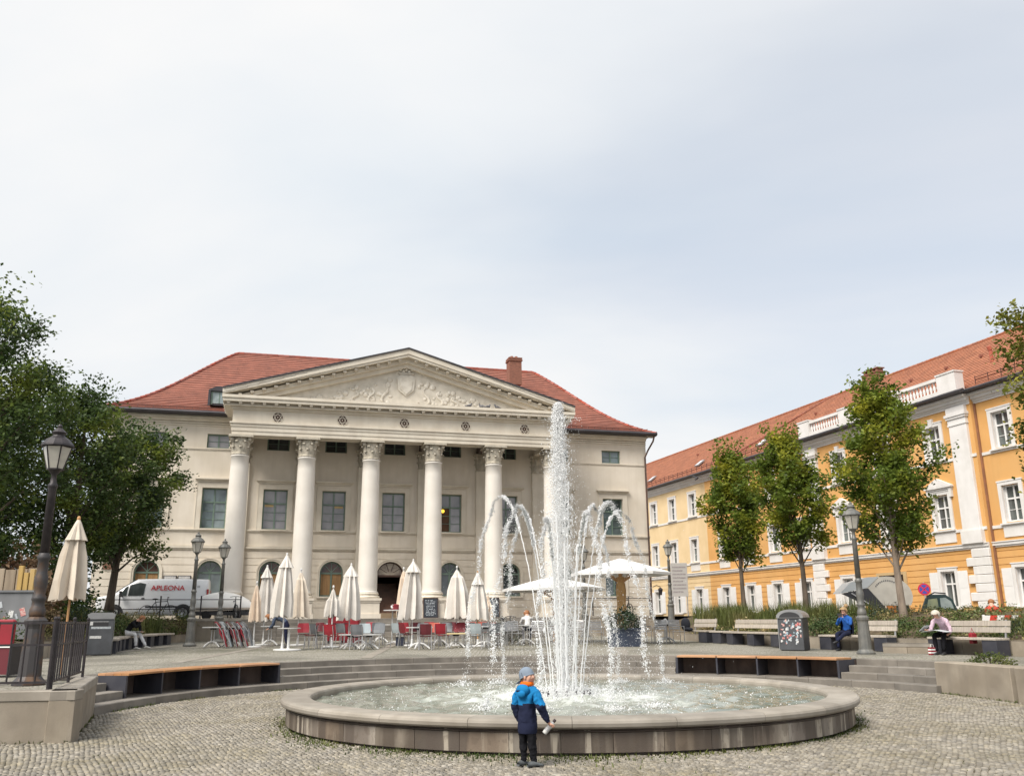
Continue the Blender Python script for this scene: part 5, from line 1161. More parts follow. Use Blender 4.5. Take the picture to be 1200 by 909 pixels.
text('lettering','APLEONA',.33,mat('red_lettering',(.52,.03,.04),rough=.4),vn,(.66,-.935,1.50),(pi/2-tilt*.9,0,0),font_sc=1.05)
text('small_lettering','- - - - - -',.10,mat('grey_lettering',(.45,.42,.42),rough=.4),vn,(.62,-.965,1.22),(pi/2-tilt*.8,0,0))
cv=thing('covered_trailer','low trailer under a white and beige cover beside the rear of the van','trailer',mbw(-8.35,-4.3,ZUP),MBA)
q=MB(); sec=[]
for i in range(13):
    a=i/12; x=-1.45+2.9*a; h=.30+.62*sin(pi*min(1,a*1.02))**.6; wd=.55*(.4+.6*sin(pi*a)**.5); sec.append([(x,-wd,.36+.1*a),(x,-wd*1.03,.55),(x,-wd*.7,.36+h*.86),(x,0,.36+h),(x,wd*.7,.36+h*.86),(x,wd,.36)])
for r in sec: q.v+=r
for i in range(12):
    for k in range(5): q.f.append((i*6+k,(i+1)*6+k,(i+1)*6+k+1,i*6+k+1)); q.m.append(0 if k>0 else 1)
q.build('cover',[M_canO,mat('beige_cover',(.50,.44,.37),(.42,.37,.31),scale=3,rough=.9)],cv,smooth=True); MB().box(-1.3,1.3,-.5,.5,.2,.36).build('frame',M_dk,cv)
for x in (-.7,.7):
    for y in (-.52,.52): q=MB().lathe([(.1,-.05),(.2,-.05),(.2,.05),(.1,.05)],14); q.v=[(a+x,c+y,b+.2) for a,b,c in q.v]; q.build('wheel',M_tyre,cv)
# ---------------------------------------------------------------- bicycles
def bicycle(label,loc,rot,col=M_dk):
    t=thing('bicycle',label,'bicycle',loc,rot,group='parked bicycles')
    for x in (-.52,.52):
        w_=put('wheel',None,t,(x,0,.34)); q=MB(); q.lathe([(.315,-.02),(.34,-.015),(.345,0),(.34,.015),(.315,.02),(.315,-.02)],24,cap=False); q.v=[(a,c,b) for a,b,c in q.v]; q.build('tyre',M_tyre,w_); q=MB()
        for k in range(10): a=k*pi/5; q.bar((0,0,0),(.315*cos(a),0,.315*sin(a)),.006)
        q.build('spokes',M_alu,w_)
    q=MB(); pts=dict(a=(-.52,0,.34),b=(-.05,0,.30),c=(-.16,0,.82),d=(.36,0,.86),e=(.34,0,.72),f=(.52,0,.34))
    for u,v in ('ab','ac','bc','be','cd','df'): q.bar(pts[u],pts[v],.034)
    q.build('frame',col,t); q=MB(); q.tube([(.40,-.28,1.02),(.36,-.1,1.05),(.36,.1,1.05),(.40,.28,1.02)],.016,6); q.bar((.36,0,.84),(.36,0,1.05),.03); q.build('handlebar',M_dk,t); q=MB(); q.ball((-.19,0,.95),.12,8,5,sc=(1.1,.65,.35)); q.bar((-.16,0,.8),(-.18,0,.95),.03); q.build('saddle',M_dk,t)
    for x in (-.52,.52): pass
    return t
b1=bicycle('black bicycle standing side on in front of the van',mbw(-11.2,-4.3,ZUP),MBA+.15)
dup(b1,'black bicycle seen from the front beside the slim street lamp',mbw(-7.0,-4.6,ZUP) if False else mbw(-7.85,-4.75,ZUP),MBA-1.25)
dup(b1,'bicycle behind the railing at the right of the open parasol',mbw(12.2,-4.5,ZUP),MBA+.7); dup(b1,'bicycle among plants left of the person in white',(-.35,37.6,zt(-.3,37.6)),1.0); dup(b1,'dark bicycle behind the tree trunk at the left',mbw(-15.4,-4.0,ZUP),MBA+.2)
# ---------------------------------------------------------------- right-hand background pieces
tr=thing('food_trailer','rounded pale metal food trailer with its dark hatch propped open','trailer',(18.0,44.2,ZUP),R_(-6))
M_shell=mat('speckled_shell',(.48,.46,.41),(.40,.38,.34),scale=2,rough=.4,metal=.2); out=[(-.05+1.12*cos(R_(207-234*t/18)),.82+.93*sin(R_(207-234*t/18))) for t in range(19)]
MB().prism(out,-.7,.9).build('body',M_shell,tr); q=MB(); q.prism([(-1.0,1.22),(-2.25,.98),(-2.2,1.05),(-1.75,1.48),(-.92,1.72),(-.4,1.74)],-.72,.85); q.build('hatch_roof',mat('hatch_grey',(.40,.43,.45),rough=.4,metal=.3),tr); q=MB(); q.prism([(-2.22,.97),(-.95,1.20),(-.1,.12),(-.6,.14)],-.71,-.66); q.build('awning',mat('black_awning',(.022,.024,.03),rough=.7),tr); q=MB(); q.bar((-1.75,-.73,.98),(-.95,-.73,.45),.05); q.build('prop',M_alu,tr)
for i in range(14): a=R_(35+8.5*i); MB().obox((-.05-.72*cos(a)*.9,-.703,.95+.6*sin(a)),(.05,.012,.07)).build('rivet_plate',M_bin,tr)
for x in (-.5,.6): q=MB().lathe([(.12,-.1),(.27,-.1),(.27,.1),(.12,.1)],16); q.v=[(a+x,c-.55,b+.27) for a,b,c in q.v]; q.build('wheel',M_tyre,tr)
ns=thing('no_parking_sign','round blue sign with red ring and cross on a post by the ochre wall','sign',(18.94,42,ZUP),R_(-24)); MB().tube([(0,0.03,0),(0,.03,1.4)],.03,8).build('post',M_alu,ns)
disc=lambda r0,y0,y1,m,nm: MB().prism([(r0*cos(2*pi*k/28),1.09+r0*sin(2*pi*k/28)) for k in range(28)],y0,y1).build(nm,m,ns)
disc(.27,-.0,.02,mat('sign_red',(.50,.02,.05),rough=.4),'sign_disc'); disc(.205,-.006,-.001,mat('sign_blue',(.05,.06,.30),rough=.4),'blue_field'); q=MB()
for s in (-1,1): q.bar((-.15,-.009,1.09-.15*s),(.15,-.009,1.09+.15*s),.055,.006,upv=(0,1,0))
q.build('red_cross',mat('sign_red',(.5,.02,.05)),ns)
ib=thing('info_board','grey board with rows of lines on two posts before the pale yellow house','sign',(9.13,50,ZUP),R_(-5)); MB().bbox(-.45,.45,-.04,.04,1.05,2.85,.01).build('board',mat('board_grey',(.40,.38,.36),rough=.6),ib)
for i in range(8): MB().box(-.36,.36 if i%3 else .2,-.046,-.041,1.25+.19*i,1.33+.19*i).build('line',mat('board_line',(.20,.17,.17),(.36,.33,.33),scale=20,rough=.6),ib)
for x in (-.38,.38): MB().tube([(x,.0,0),(x,0,1.05)],.03,8).build('post',M_alu,ib)
bt=thing('bike_trailer','dark teal bicycle trailer with clear windows behind the old woman','trailer',(16.35,35.2,1.45),R_(-20)); M_teal=mat('teal_cloth',(.03,.075,.075),(.045,.06,.06),scale=3,rough=.7)
q=MB(); out=[(-.55,.15),(-.58,.5),(-.42,.86),(-.2,.98),(.25,.98),(.48,.80),(.60,.45),(.58,.15)]; q.prism(out,-.32,.32); q.build('body',M_teal,bt); MB().prism([(-.46,.45),(-.36,.80),(-.05,.84),(-.03,.45)],-.335,-.321).build('window',mat('clear_film',(.40,.42,.24),(.26,.3,.2),scale=4,rough=.2),bt); MB().prism([(.05,.45),(.05,.84),(.24,.86),(.42,.72),(.5,.45)],-.335,-.321).build('window',mat('clear_film2',(.5,.55,.52),(.36,.42,.4),scale=4,rough=.2),bt); MB().tube([(-.4,0,.9),(-.1,0,1.06),(.3,0,1.02)],.025,6).build('handle',M_dk,bt)
for y in (-.38,.38): q=MB().lathe([(.19,-.02),(.25,-.02),(.25,.02),(.19,.02)],18,cap=False); q.v=[(a,c+y,b+.25) for a,b,c in q.v]; q.build('wheel',M_tyre,bt)
br=thing('barrier','red and white striped barrier boards behind the slatted bench','barrier',(14.25,27.6,1.18),R_(-8)); M_bw=mat('barrier_white',(.75,.74,.72),rough=.5); M_brd=mat('barrier_red',(.58,.05,.03),rough=.5)
for i in range(12):
    MB().prism([(-.2+.2*i,.2),(.0+.2*i,.2),(.08+.2*i,.45),(-.12+.2*i,.45)],-.02,.02).build('stripe_board',M_brd if i%2 else M_bw,br)
for x in (-.1,1.1,2.2): MB().obox((x,.05,.22),(.06,.05,.5)).build('post',M_bw,br)
yb=thing('yellow_object','yellow and red plastic toy standing behind the striped barrier','toy',(16.2,30.0,1.30)); MB().bbox(-.12,.12,-.08,.08,0,.30,.04).build('toy_body',mat('toy_yellow',(.65,.42,.03),rough=.4),yb); MB().ball((0,0,.36),.07,8,6).build('toy_top',mat('toy_red',(.5,.04,.02),rough=.4),yb)
# left background pieces
gb=thing('utility_box','long grey utility box with white scribbles behind the left bed','box',(-15.2,26.2,1.2),R_(5)); M_ub=mat('box_grey',(.20,.205,.215),(.16,.165,.175),scale=2,rough=.6,streak=.3); MB().bbox(-1.6,1.3,0,.5,0,1.30,.02).build('box_body',M_ub,gb); MB().box(-1.65,1.35,-.04,.54,1.301,1.36).build('lid',M_ub,gb)
rr=random.Random(2)
for i in range(9): MB().obox((-.2+.16*i,-.006,.72+rr.uniform(-.2,.25)),(rr.uniform(.05,.14),.008,rr.uniform(.08,.3)),Matrix.Rotation(rr.uniform(-.5,.5),3,'Y')).build('scribble',M_s[i%3],gb)
hw=thing('board_fence','weathered board hoarding behind the grey utility box','fence',(-16.4,27.2,1.3),R_(4))
for i in range(9): MB().bbox(.33*i-.9,.33*i-.6,0,.04,0,1.9+.02*(i%3),.006).build('board',mat('pale_board',(.36,.29,.21),(.28,.22,.16),scale=3,rough=.9,var=.15,stretch=(4,1,.4)),hw)
wc=thing('wooden_planks','pair of yellow upright planks beside the hoarding','planks',(-14.55,27.0,1.25))
for i,h in enumerate((2.05,1.85,1.95)): MB().bbox(-.24+.16*i,-.1+.16*i,.03*i,.03*i+.1,0,h,.008).build('plank',mat('yellow_plank',(.45,.31,.12),(.36,.24,.09),scale=3,rough=.8,var=.15,stretch=(5,5,.5)),wc)
# pigeons on the cornice
M_pig=mat('pigeon_feather',(.10,.10,.115),(.17,.17,.18),scale=14,rough=.8)
for i,(u,r) in enumerate(((3.89,.3),(4.59,2.6),(4.97,.6),(5.47,3.3))):
    t=thing('pigeon',['grey pigeon on the pediment cornice, leftmost of four','dark pigeon second from the left on the pediment cornice','dark pigeon third from the left on the pediment cornice','grey pigeon rightmost of the four on the pediment cornice'][i],'pigeon',mbw(u,-3.3,12.99),MBA+r,group='pigeons on the pediment cornice')
    q=MB(); q.ball((0,0,.13),.09,9,7,sc=(1.55,.9,.85)); q.ball((.13,0,.24),.048,8,6); q.tube([(.09,0,.15),(.12,0,.22)],[.055,.04],8); q.tube([(-.1,0,.12),(-.25,0,.07)],[.06,.03],6); q.bar((.165,0,.24),(.20,0,.23),.014); q.build('pigeon_body',M_pig,t,smooth=True)
    for y in (-.025,.025): MB().tube([(0,y,.07),(.01,y,0)],.009,5).build('leg',M_corp,t)
wlt=thing('wall_lantern','small black lantern on a bracket at the right corner of the cream building','lantern',mbw(15.85,-.1,3.0),MBA); MB().tube([(-.1,0,.45),(.1,-.1,.55),(.3,-.2,.45)],.02,6).build('bracket',M_iron,wlt); MB().lathe([(.08,0),(.15,.3),(.18,.31),(.05,.43),(.03,.45)],6,c=(.3,-.2,-.02)).build('lantern_body',M_iron,wlt)
# ================================================================ trees and planting
def leafmat(name,cA,cB,cC,tr=.28):
    """leaf colours vary from clump to clump (noise) and leaf to leaf (island); some light passes through"""
    m=bpy.data.materials.new(name); m.use_nodes=True; t=m.node_tree; N=t.nodes.new; L=t.links.new; b=t.nodes['Principled BSDF']; b.inputs['Roughness'].default_value=.55; b.inputs['Specular IOR Level'].default_value=.35
    co=N('ShaderNodeTexCoord'); n=N('ShaderNodeTexNoise'); n.inputs['Scale'].default_value=.75; n.inputs['Detail'].default_value=4; L(co.outputs['Object'],n.inputs[0])
    r=N('ShaderNodeValToRGB'); e=r.color_ramp.elements; e[0].position=.33; e[0].color=(*cA,1); e[1].position=.7; e[1].color=(*cC,1); k=e.new(.5); k.color=(*cB,1); L(n.outputs[0],r.inputs[0])
    h=N('ShaderNodeHueSaturation'); L(r.outputs[0],h.inputs['Color']); g=N('ShaderNodeNewGeometry'); mr=N('ShaderNodeMapRange'); mr.inputs[3].default_value=.6; mr.inputs[4].default_value=1.45; L(g.outputs['Random Per Island'],mr.inputs[0]); L(mr.outputs[0],h.inputs['Value'])
    L(h.outputs[0],b.inputs['Base Color']); tl=N('ShaderNodeBsdfTranslucent'); L(h.outputs[0],tl.inputs[0]); ms=N('ShaderNodeMixShader'); ms.inputs[0].default_value=tr; L(b.outputs[0],ms.inputs[1]); L(tl.outputs[0],ms.inputs[2]); L(ms.outputs[0],t.nodes['Material Output'].inputs[0]); return m
M_lfR=leafmat('leaf_green',(.062,.10,.016),(.145,.20,.028),(.36,.34,.035),.48); M_lfL=leafmat('leaf_dark',(.030,.055,.018),(.065,.105,.028),(.20,.24,.035),.4); M_lfY=leafmat('leaf_yellowing',(.07,.10,.02),(.16,.17,.025),(.30,.25,.03))  # brightest leaf_green tone paints top-lit foliage into the crown colour
M_bark=mat('bark',(.13,.10,.075),(.07,.055,.042),scale=5,rough=.95,bump=.5,bscale=30,stretch=(1,1,.25)); M_barkw=mat('limewashed_bark',(.30,.24,.19),(.18,.14,.11),scale=5,rough=.95,bump=.4,bscale=30,stretch=(1,1,.3))
def leaves(P,size,rng,up=.5,asp=.6):
    """one folded diamond leaf per point"""
    n=len(P); d=rng.normal(size=(n,3)); d[:,2]=d[:,2]*.6-.15; d/=np.linalg.norm(d,axis=1)[:,None]
    nr=rng.normal(size=(n,3)); nr[:,2]+=up*2; s=np.cross(d,nr); s/=np.linalg.norm(s,axis=1)[:,None]; u=np.cross(s,d)
    L_=size*rng.uniform(.7,1.35,n)[:,None]; W_=L_*asp
    V=np.empty((n,4,3)); V[:,0]=P-d*L_*.5; V[:,1]=P+s*W_*.5+u*L_*.08; V[:,2]=P+d*L_*.5-u*L_*.05; V[:,3]=P-s*W_*.5+u*L_*.08
    F=np.arange(n*4).reshape(n,4); return V.reshape(-1,3),F
def tree(label,x,y,z,trunk,H,R,prof,lm,nc=260,nl=70,ls=.13,tr=.13,seed=0,bark=None,clump=.33,offx=0.,lean=0.,group=None,sqz=1.,irr=(.55,.8,1.0,1.0,1.15,1.28),asc=.42):
    """trunk: clear height. prof(t): relative crown radius, t 0 at the bottom of the crown to 1 at its top"""
    rg=np.random.default_rng(seed); t=thing('tree',label,'tree',(x,y,z),0,group=group); rr=random.Random(seed)
    pts=[];rad=[]
    for i in range(9):
        q=i/8; pts.append((offx*q**1.3+.05*sin(q*7+seed),lean*q+.05*cos(q*5+seed),q*H*.93)); rad.append(tr*(1-.85*q)*(1.35 if i==0 else 1))
    tk=MB(); tk.tube(pts,rad,9)
    def ax(h): 
        q=min(1,h/(H*.93)); return Vector((offx*q**1.3,lean*q,h))
    C=[]; 
    nb=34
    for i in range(nb):
        q=(i+.5)/nb; h=trunk+(H-trunk)*(q*.9); a=i*2.399+rr.uniform(-.4,.4); Rr=R*prof(q)*rr.choice(irr)*rr.uniform(.9,1.08); b0=ax(max(trunk*.85,h-Rr*.55)); tip=ax(h)+Vector((cos(a)*Rr,sin(a)*Rr*sqz,Rr*asc+rr.uniform(-.15,.35)))
        mid=b0.lerp(tip,.5)+Vector((0,0,.12*Rr)); tk.tube([b0,mid,tip],[tr*.28*(1-q*.6),tr*.18*(1-q*.6),.012],5,cap=False)
        k=max(3,int(nc/nb*(.4+prof(q))))
        for _ in range(k):
            f=rr.uniform(.3,1.06)**.7; p=b0.lerp(mid,f*2) if f<.5 else mid.lerp(tip,(f-.5)*2); C.append((p.x+rr.uniform(-1,1)*.11*R,p.y+rr.uniform(-1,1)*.11*R,p.z+rr.gauss(0,.13)))
    for _ in range(14):   # thin leading shoots breaking the outline
        q=rr.uniform(.72,1.0); p=ax(trunk+(H-trunk)*q); C.append((p.x+rr.gauss(0,.18*R),p.y+rr.gauss(0,.18*R),p.z+rr.uniform(0,.25)))
    tk.build('trunk',bark or M_bark,t,smooth=True)
    C=np.array(C); w_=rg.uniform(.35,1.6,len(C)); idx=np.repeat(np.arange(len(C)),np.maximum(4,(nl*w_).astype(int)))
    sg=clump*rg.uniform(.55,1.25,len(C)); P=C[idx]+np.clip(rg.normal(size=(len(idx),3)),-1.5,1.5)*sg[idx][:,None]*np.array([1,1,.62])
    V,F=leaves(P,ls,rg); put('crown',npmesh('crown',V,F,lm),t); return t
ov=lambda t:(.55+.45*min(1,t/.22))*(1-max(0,(t-.22)/.78)**1.25*.9)
sl=lambda t:(.6+.4*min(1,t/.25))*(1-max(0,(t-.3)/.7)**1.35*.9)
rd=lambda t:(.72+.28*sin(min(1,t/.45)*pi/2))*sqrt(max(.04,1-max(0,(t-.4)/.6)**2.4))
SLIM=(.72,.86,.95,1.0,1.06,1.14)
tree('largest pyramidal street tree before the ochre house, pale trunk',13.2,31,.95,2.55,9.1,1.9,ov,M_lfR,nc=420,nl=42,ls=.145,tr=.14,seed=41,bark=M_barkw,offx=-.15,irr=SLIM,asc=.75,clump=.27)
tree('middle of the three young street trees, with yellow-green sunlit leaf tones',12.5,39,1.5,2.6,8.3,1.48,sl,M_lfR,nc=340,nl=40,ls=.16,tr=.13,seed=12,bark=M_bark,offx=-.4,irr=SLIM,asc=.8,clump=.28)
tree('slim street tree at the left of the row, before the pale part of the house',11.9,47,1.6,2.6,9.0,1.62,sl,M_lfR,nc=340,nl=38,ls=.18,tr=.13,seed=23,bark=M_bark,offx=-.35,irr=SLIM,asc=.8,clump=.28)
tree('yellowing tree reaching in at the right edge',15.75,22,.9,2.6,9.2,2.6,rd,M_lfY,nc=520,nl=80,ls=.13,tr=.15,seed=14,bark=M_barkw,irr=SLIM,asc=.5)
tree('tallest dark tree at the left edge',-17.3,28.5,1.5,2.2,11.2,2.5,rd,M_lfL,nc=430,nl=52,ls=.14,tr=.24,seed=15,clump=.42,offx=-.6)
tree('dark bushy tree between the tall one and the spreading one on the left',-17.9,36,1.6,2.0,9.9,2.0,rd,M_lfL,nc=340,nl=50,ls=.15,tr=.2,seed=16,clump=.42,offx=.2)
tree('spreading dark tree with yellow-green top before the cream building',-17.9,40.5,1.7,2.4,8.9,2.35,lambda t:(.62+.38*min(1,t/.3))*(1-max(0,(t-.45)/.55)**1.5*.62),M_lfL,nc=420,nl=46,ls=.16,tr=.2,seed=17,clump=.36,offx=.2,irr=(.6,.85,1,1.1,1.25))
tree('dark tree filling the left edge behind the street lamp',-21.5,34,1.6,1.6,9.6,2.8,rd,M_lfL,nc=380,nl=70,ls=.17,tr=.22,seed=18,clump=.5)
def shrub(label,loc,r,h,lm,n=900,ls=.08,seed=0,cat='shrub',group=None,stem=True):
    rg=np.random.default_rng(seed); t=thing('shrub',label,cat,loc,group=group)
    k=max(8,n//24); C=rg.normal(size=(k,3)); C/=np.linalg.norm(C,axis=1)[:,None]; C*=rg.uniform(.45,1,(k,1))**.5; C[:,2]=np.abs(C[:,2])
    P=(C*np.array([r,r,h]))[rg.integers(0,k,n)]+rg.normal(size=(n,3))*np.array([r*.17,r*.17,h*.13]); P[:,2]=np.abs(P[:,2])
    V,F=leaves(P,ls,rg,.3); put('foliage',npmesh('foliage',V,F,lm),t)
    s=MB(); 
    for i in range(6): a=i*1.05; s.tube([(0,0,-.1),(cos(a)*r*.25,sin(a)*r*.25,h*.35),(cos(a)*r*.5,sin(a)*r*.5,h*.75)],[.02,.014,.006],5,cap=False)
    s.build('stems',M_bark,t); return t
M_sh=leafmat('shrub_leaf',(.035,.06,.022),(.06,.095,.03),(.11,.14,.04)); M_shd=leafmat('evergreen_leaf',(.02,.038,.022),(.035,.055,.03),(.06,.085,.045)); M_sed=leafmat('sedum_head',(.33,.25,.13),(.40,.32,.16),(.28,.27,.10),.1); M_pink=leafmat('faded_flower',(.20,.11,.06),(.26,.17,.10),(.12,.14,.05),.1); M_wf=leafmat('grey_flower_bush',(.10,.115,.09),(.20,.20,.18),(.05,.07,.04),.1)
# shrub in the planter box
sh=shrub('evergreen shrub growing in the dark blue planter box',(4.0,33.45,zt(4,33.4)+.6),.62,.72,M_shd,1500,.085,1)
SB=[('beige sedum clump behind the long slatted bench, left one',9.15,36.2,.62,.50,M_sed),('beige sedum clump behind the long slatted bench, right one',10.0,34.6,.62,.45,M_sed),('low green bush right behind the stickered bin',10.7,31.6,.65,.5,M_sh),('brownish bush right of the stickered bin',10.1,33.3,.5,.75,M_pink),('leafy bush under the middle street tree',11.6,33.2,.9,.7,M_sh),
('low leafy plant at the foot of the big street tree',12.5,29.6,.6,.45,M_sh),('dark bush left of the big street tree trunk',12.6,32.2,.75,.85,M_shd),('fine brown flowering bush before the teal trailer',13.8,29.8,.75,.70,M_pink),('bright green leafy plant left of the old woman',12.75,27.5,.55,.42,M_sh),('dark bush behind the bench of the old woman',13.75,25.7,.55,.5,M_shd),
('tall flowering plant with grey seed heads before the food trailer',13.9,33.8,.7,1.0,M_wf),('pale grey-green bush behind the woman in blue',11.9,30.9,.6,.6,M_sh),('bush at the corner of the bed by the short bench',8.2,38.0,.5,.45,M_sed),('grey bush among the bicycles left of the person in white',-.6,38.2,.6,.9,M_wf),('flowering plant mass left of the silver chairs',-.1,37.2,.45,.8,M_wf)]
for i,(lb,x,y,r,h,m) in enumerate(SB):
    z=zt(x,y) if x<5 else .95+min(.6,.12*max(0,i%4)); z=.98 if x>=5 else z; shrub(lb,(x,y,z+.05),r,h,m,1300 if r>.6 else 900,.075,30+i)
SL=[('green shrub behind the seated man in black',-15.3,35.0,.8,.75,M_sh),('grey-green shrub left of the seated man',-15.1,32.6,.75,.7,M_sh),('shrub beside the trunk of the spreading tree',-16.6,37.5,.9,.9,M_shd),('low shrub below the white van',-15.7,39.0,.8,.6,M_sh),('dark shrub behind the grey litter bin',-14.6,30.8,.85,1.05,M_shd),('reddish shrub behind the closed wooden-pole parasol',-14.9,28.9,.8,.95,M_pink),('dark shrub in front of the grey utility box',-14.4,25.0,.9,.8,M_sh)]
for i,(lb,x,y,r,h,m) in enumerate(SL): shrub(lb,(x,y,1.12),r,h,m,1300,.08,60+i)
DH=[('dark evergreen bush behind the hoarding at the left edge',-19.0,30,2.0,3.2),('dark evergreen bush behind the yellow planks',-17.6,33,1.9,3.0),('dark evergreen bush left of the spreading tree trunk',-19.2,37.5,1.7,2.5),('brown-leaved dark bush behind the tall lamp',-16.1,29.2,1.3,2.3)]
for i,(lb,x,y,r,h) in enumerate(DH): shrub(lb,(x,y,1.5),r,h,M_lfL if i<3 else M_pink,5200,.15,80+i)
# blades of ornamental grass, weeds between the stones
def blades(P,h,wd,rng,lean=.35):
    n=len(P); a=rng.uniform(0,2*pi,n); d=np.c_[np.cos(a),np.sin(a),np.zeros(n)]; s=np.c_[-d[:,1],d[:,0],np.zeros(n)]; h=h[:,None]*1.; l=rng.uniform(.1,1,n)[:,None]*lean*h; w_=wd*rng.uniform(.7,1.3,n)[:,None]
    V=np.empty((n,5,3)); z=np.zeros((n,3)); z[:,2]=1
    V[:,0]=P-s*w_/2; V[:,1]=P+s*w_/2; m=P+z*h*.6+d*l*.35; V[:,2]=m+s*w_*.4; V[:,3]=m-s*w_*.4; V[:,4]=P+z*h+d*l
    k=np.arange(n)[:,None]*5; F=np.concatenate([k+np.array([[0,1,2,3]]),k+np.array([[3,2,4,4]])]); return V.reshape(-1,3),F
def bladeobj(name,P,h,wd,m,seed,lean=.35):
    rg=np.random.default_rng(seed); V,F=blades(P,h,wd,rg,lean); n=len(P); me=bpy.data.meshes.new(name)
    f1=[tuple(int(q) for q in r) for r in F[:n]]; f2=[tuple(int(q) for q in r[:3]) for r in F[n:]]
    me.from_pydata([tuple(v) for v in V],[],f1+f2); me.materials.append(m); me.update(); return tag(put(name,me),kind='stuff')
M_grass=leafmat('ornamental_grass',(.075,.10,.03),(.12,.14,.04),(.24,.21,.09),.3); M_weed=leafmat('weed',(.05,.075,.018),(.085,.11,.025),(.14,.14,.04),.25)
rg=np.random.default_rng(4); TU=[]
for i in range(95):
    f=rg.uniform(0,1); x=8.3+4.2*f+rg.normal(0,.7); y=43.0-8.5*f+rg.normal(0,1.2); 
    if x<7.8 or y>45: continue
    TU.append((x,y,1.1+.35*rg.random()))
for i in range(26): x=13.9+rg.uniform(-.3,1.6); y=24.0+rg.uniform(-2.5,2.2); TU.append((x,y,1.0))
for i in range(26): f=rg.random(); TU.append((-14.6-1.5*rg.random(),27+12*f,1.15))
TU=np.array(TU); idx=rg.integers(0,len(TU),len(TU)*110); P=TU[idx]+np.c_[rg.normal(0,.16,(len(idx),2)),np.zeros(len(idx))]
bladeobj('ornamental_grass',P,rg.uniform(.35,1.0,len(idx))*np.where(TU[idx][:,0]>13.5,.75,1.0),.022,M_grass,5,.55)
# weeds: thick at the foot of the basin and walls, sparse elsewhere
n=16000; a=rg.uniform(0,2*pi,n); wgt=.35+.65*(np.sin(a*3+1)*.5+.5)*(np.sin(a*7)*.3+.7); r=4.64+np.abs(rg.normal(0,.22,n))*wgt*(1+.8*(np.cos(a+2.2)>.4)); keep=rg.random(n)<wgt*(np.sin(a*23)*.3+.7)
P=np.c_[FX+r*np.cos(a),FY+r*np.sin(a),np.full(n,-.015)][keep]
def along(A,Bv,n,sd,z=-.015): f=rg.random(n); q=np.abs(rg.normal(0,sd,n)); A,Bv=np.array(A),np.array(Bv); d=Bv-A; nn=np.array([d[1],-d[0]])/np.hypot(*d); return np.c_[A+f[:,None]*d+q[:,None]*nn,np.full(n,z)]
P=np.vstack([P,along((-7.6,17),(-6.23,13.28),900,.10)[:, :],along((-6.23,13.27),(-12,12.5),500,.05),along((9.58,18),(9.26,20.5),700,.06)*np.array([1,1,1])])
aa=R_(1)*rg.uniform(22,182,2600); rr_=8.65-np.abs(rg.normal(0,.05,2600)); kk=np.sin(aa*9)+np.sin(aa*23+1)>.2; P=np.vstack([P,np.c_[SX+rr_*np.cos(aa),SY+rr_*np.sin(aa),np.full(2600,-.015)][kk]])
bladeobj('weeds',P,np.abs(rg.normal(0,.022,len(P)))+.022,.016,M_weed,6,1.0)
# thin weeds in the cobble joints over the whole plaza
n=5200; x=rg.uniform(-8,9,n); y=rg.uniform(9.6,24,n); k=(np.sin(x*1.7+y)+np.sin(y*2.3-x*.8)+rg.normal(0,.8,n)>.9)&(np.hypot(x-FX,y-FY)>4.7)&(np.hypot(x-SX,y-SY)<8.6)
P=np.c_[x,y,np.full(n,-.015)][k]; bladeobj('joint_weeds',P,np.abs(rg.normal(0,.012,len(P)))+.016,.012,M_weed,7,1.0)
wb=shrub('yellow-green weed clump growing on top of the sandy wall',(10.2,19.9,.58),.42,.26,M_weed,900,.05,99,'plant')

# low ground cover over both beds
def cover(name,front,back,zf,n,m,ls,seed,hmax=.28):
    q=np.random.default_rng(seed); P=[]
    for _ in range(n):
        i=q.integers(0,len(front)-1); a=q.random(); b=q.random()**1.3; f=np.array(front[i])*(1-a)+np.array(front[i+1])*a; k=np.array(back[i])*(1-a)+np.array(back[i+1])*a; p=f+(k-f)*b
        if sin(p[0]*1.9+p[1]*1.3)+sin(p[0]*.9-p[1]*2.1)<-.9: continue
        P.append((*p,zf+(ZUP+.02-zf)*sin(b*pi/2)))
    P=np.array(P); idx=q.integers(0,len(P),len(P)*16); w_=q.random(len(P))**1.5
    X=P[idx]+np.c_[np.clip(q.normal(0,.13,(len(idx),2)),-.25,.25),q.random(len(idx))*hmax*(.25+w_[idx])]
    V,F=leaves(X,ls,q,.4); tag(put(name,npmesh(name,V,F,m)),kind='stuff')
M_gc=leafmat('ground_cover_leaf',(.045,.075,.02),(.11,.14,.04),(.32,.25,.12),.25)
cover('ground_cover',front_r[1:9],back_r[1:9],.98,1500,M_gc,.075,71,.24)
cover('ground_cover',front_l[1:],back_l[1:],1.1,900,M_gc,.08,72,.45)
# ================================================================ people
M_skin=mat('skin',(.62,.36,.26),(.56,.31,.22),scale=6,rough=.55); M_hairB=mat('blond_hair',(.36,.24,.12),(.26,.17,.08),scale=20,rough=.7,stretch=(3,3,.5)); M_hairW=mat('white_hair',(.58,.53,.46),(.46,.42,.36),scale=20,rough=.8,stretch=(3,3,.5)); M_hairG=mat('ginger_hair',(.34,.15,.06),(.25,.10,.04),scale=20,rough=.7)
def cloth(n,a,b=None): return mat(n,a,b or tuple(.75*x for x in a),scale=7,rough=.95,bump=.35,bscale=14,spec=.15)
M_navyj=cloth('navy_jacket',(.018,.022,.05)); M_bluej=cloth('bright_blue_jacket',(.015,.20,.47)); M_blackt=cloth('black_trousers',(.013,.013,.016)); M_shoe=mat('grey_shoe',(.10,.11,.115),(.06,.065,.07),scale=12,rough=.7); M_orng=cloth('orange_lining',(.85,.17,.02)); M_caps=mat('grey_cap',(.20,.245,.31),(.16,.20,.255),scale=6,rough=.95,bump=.2,bscale=60)
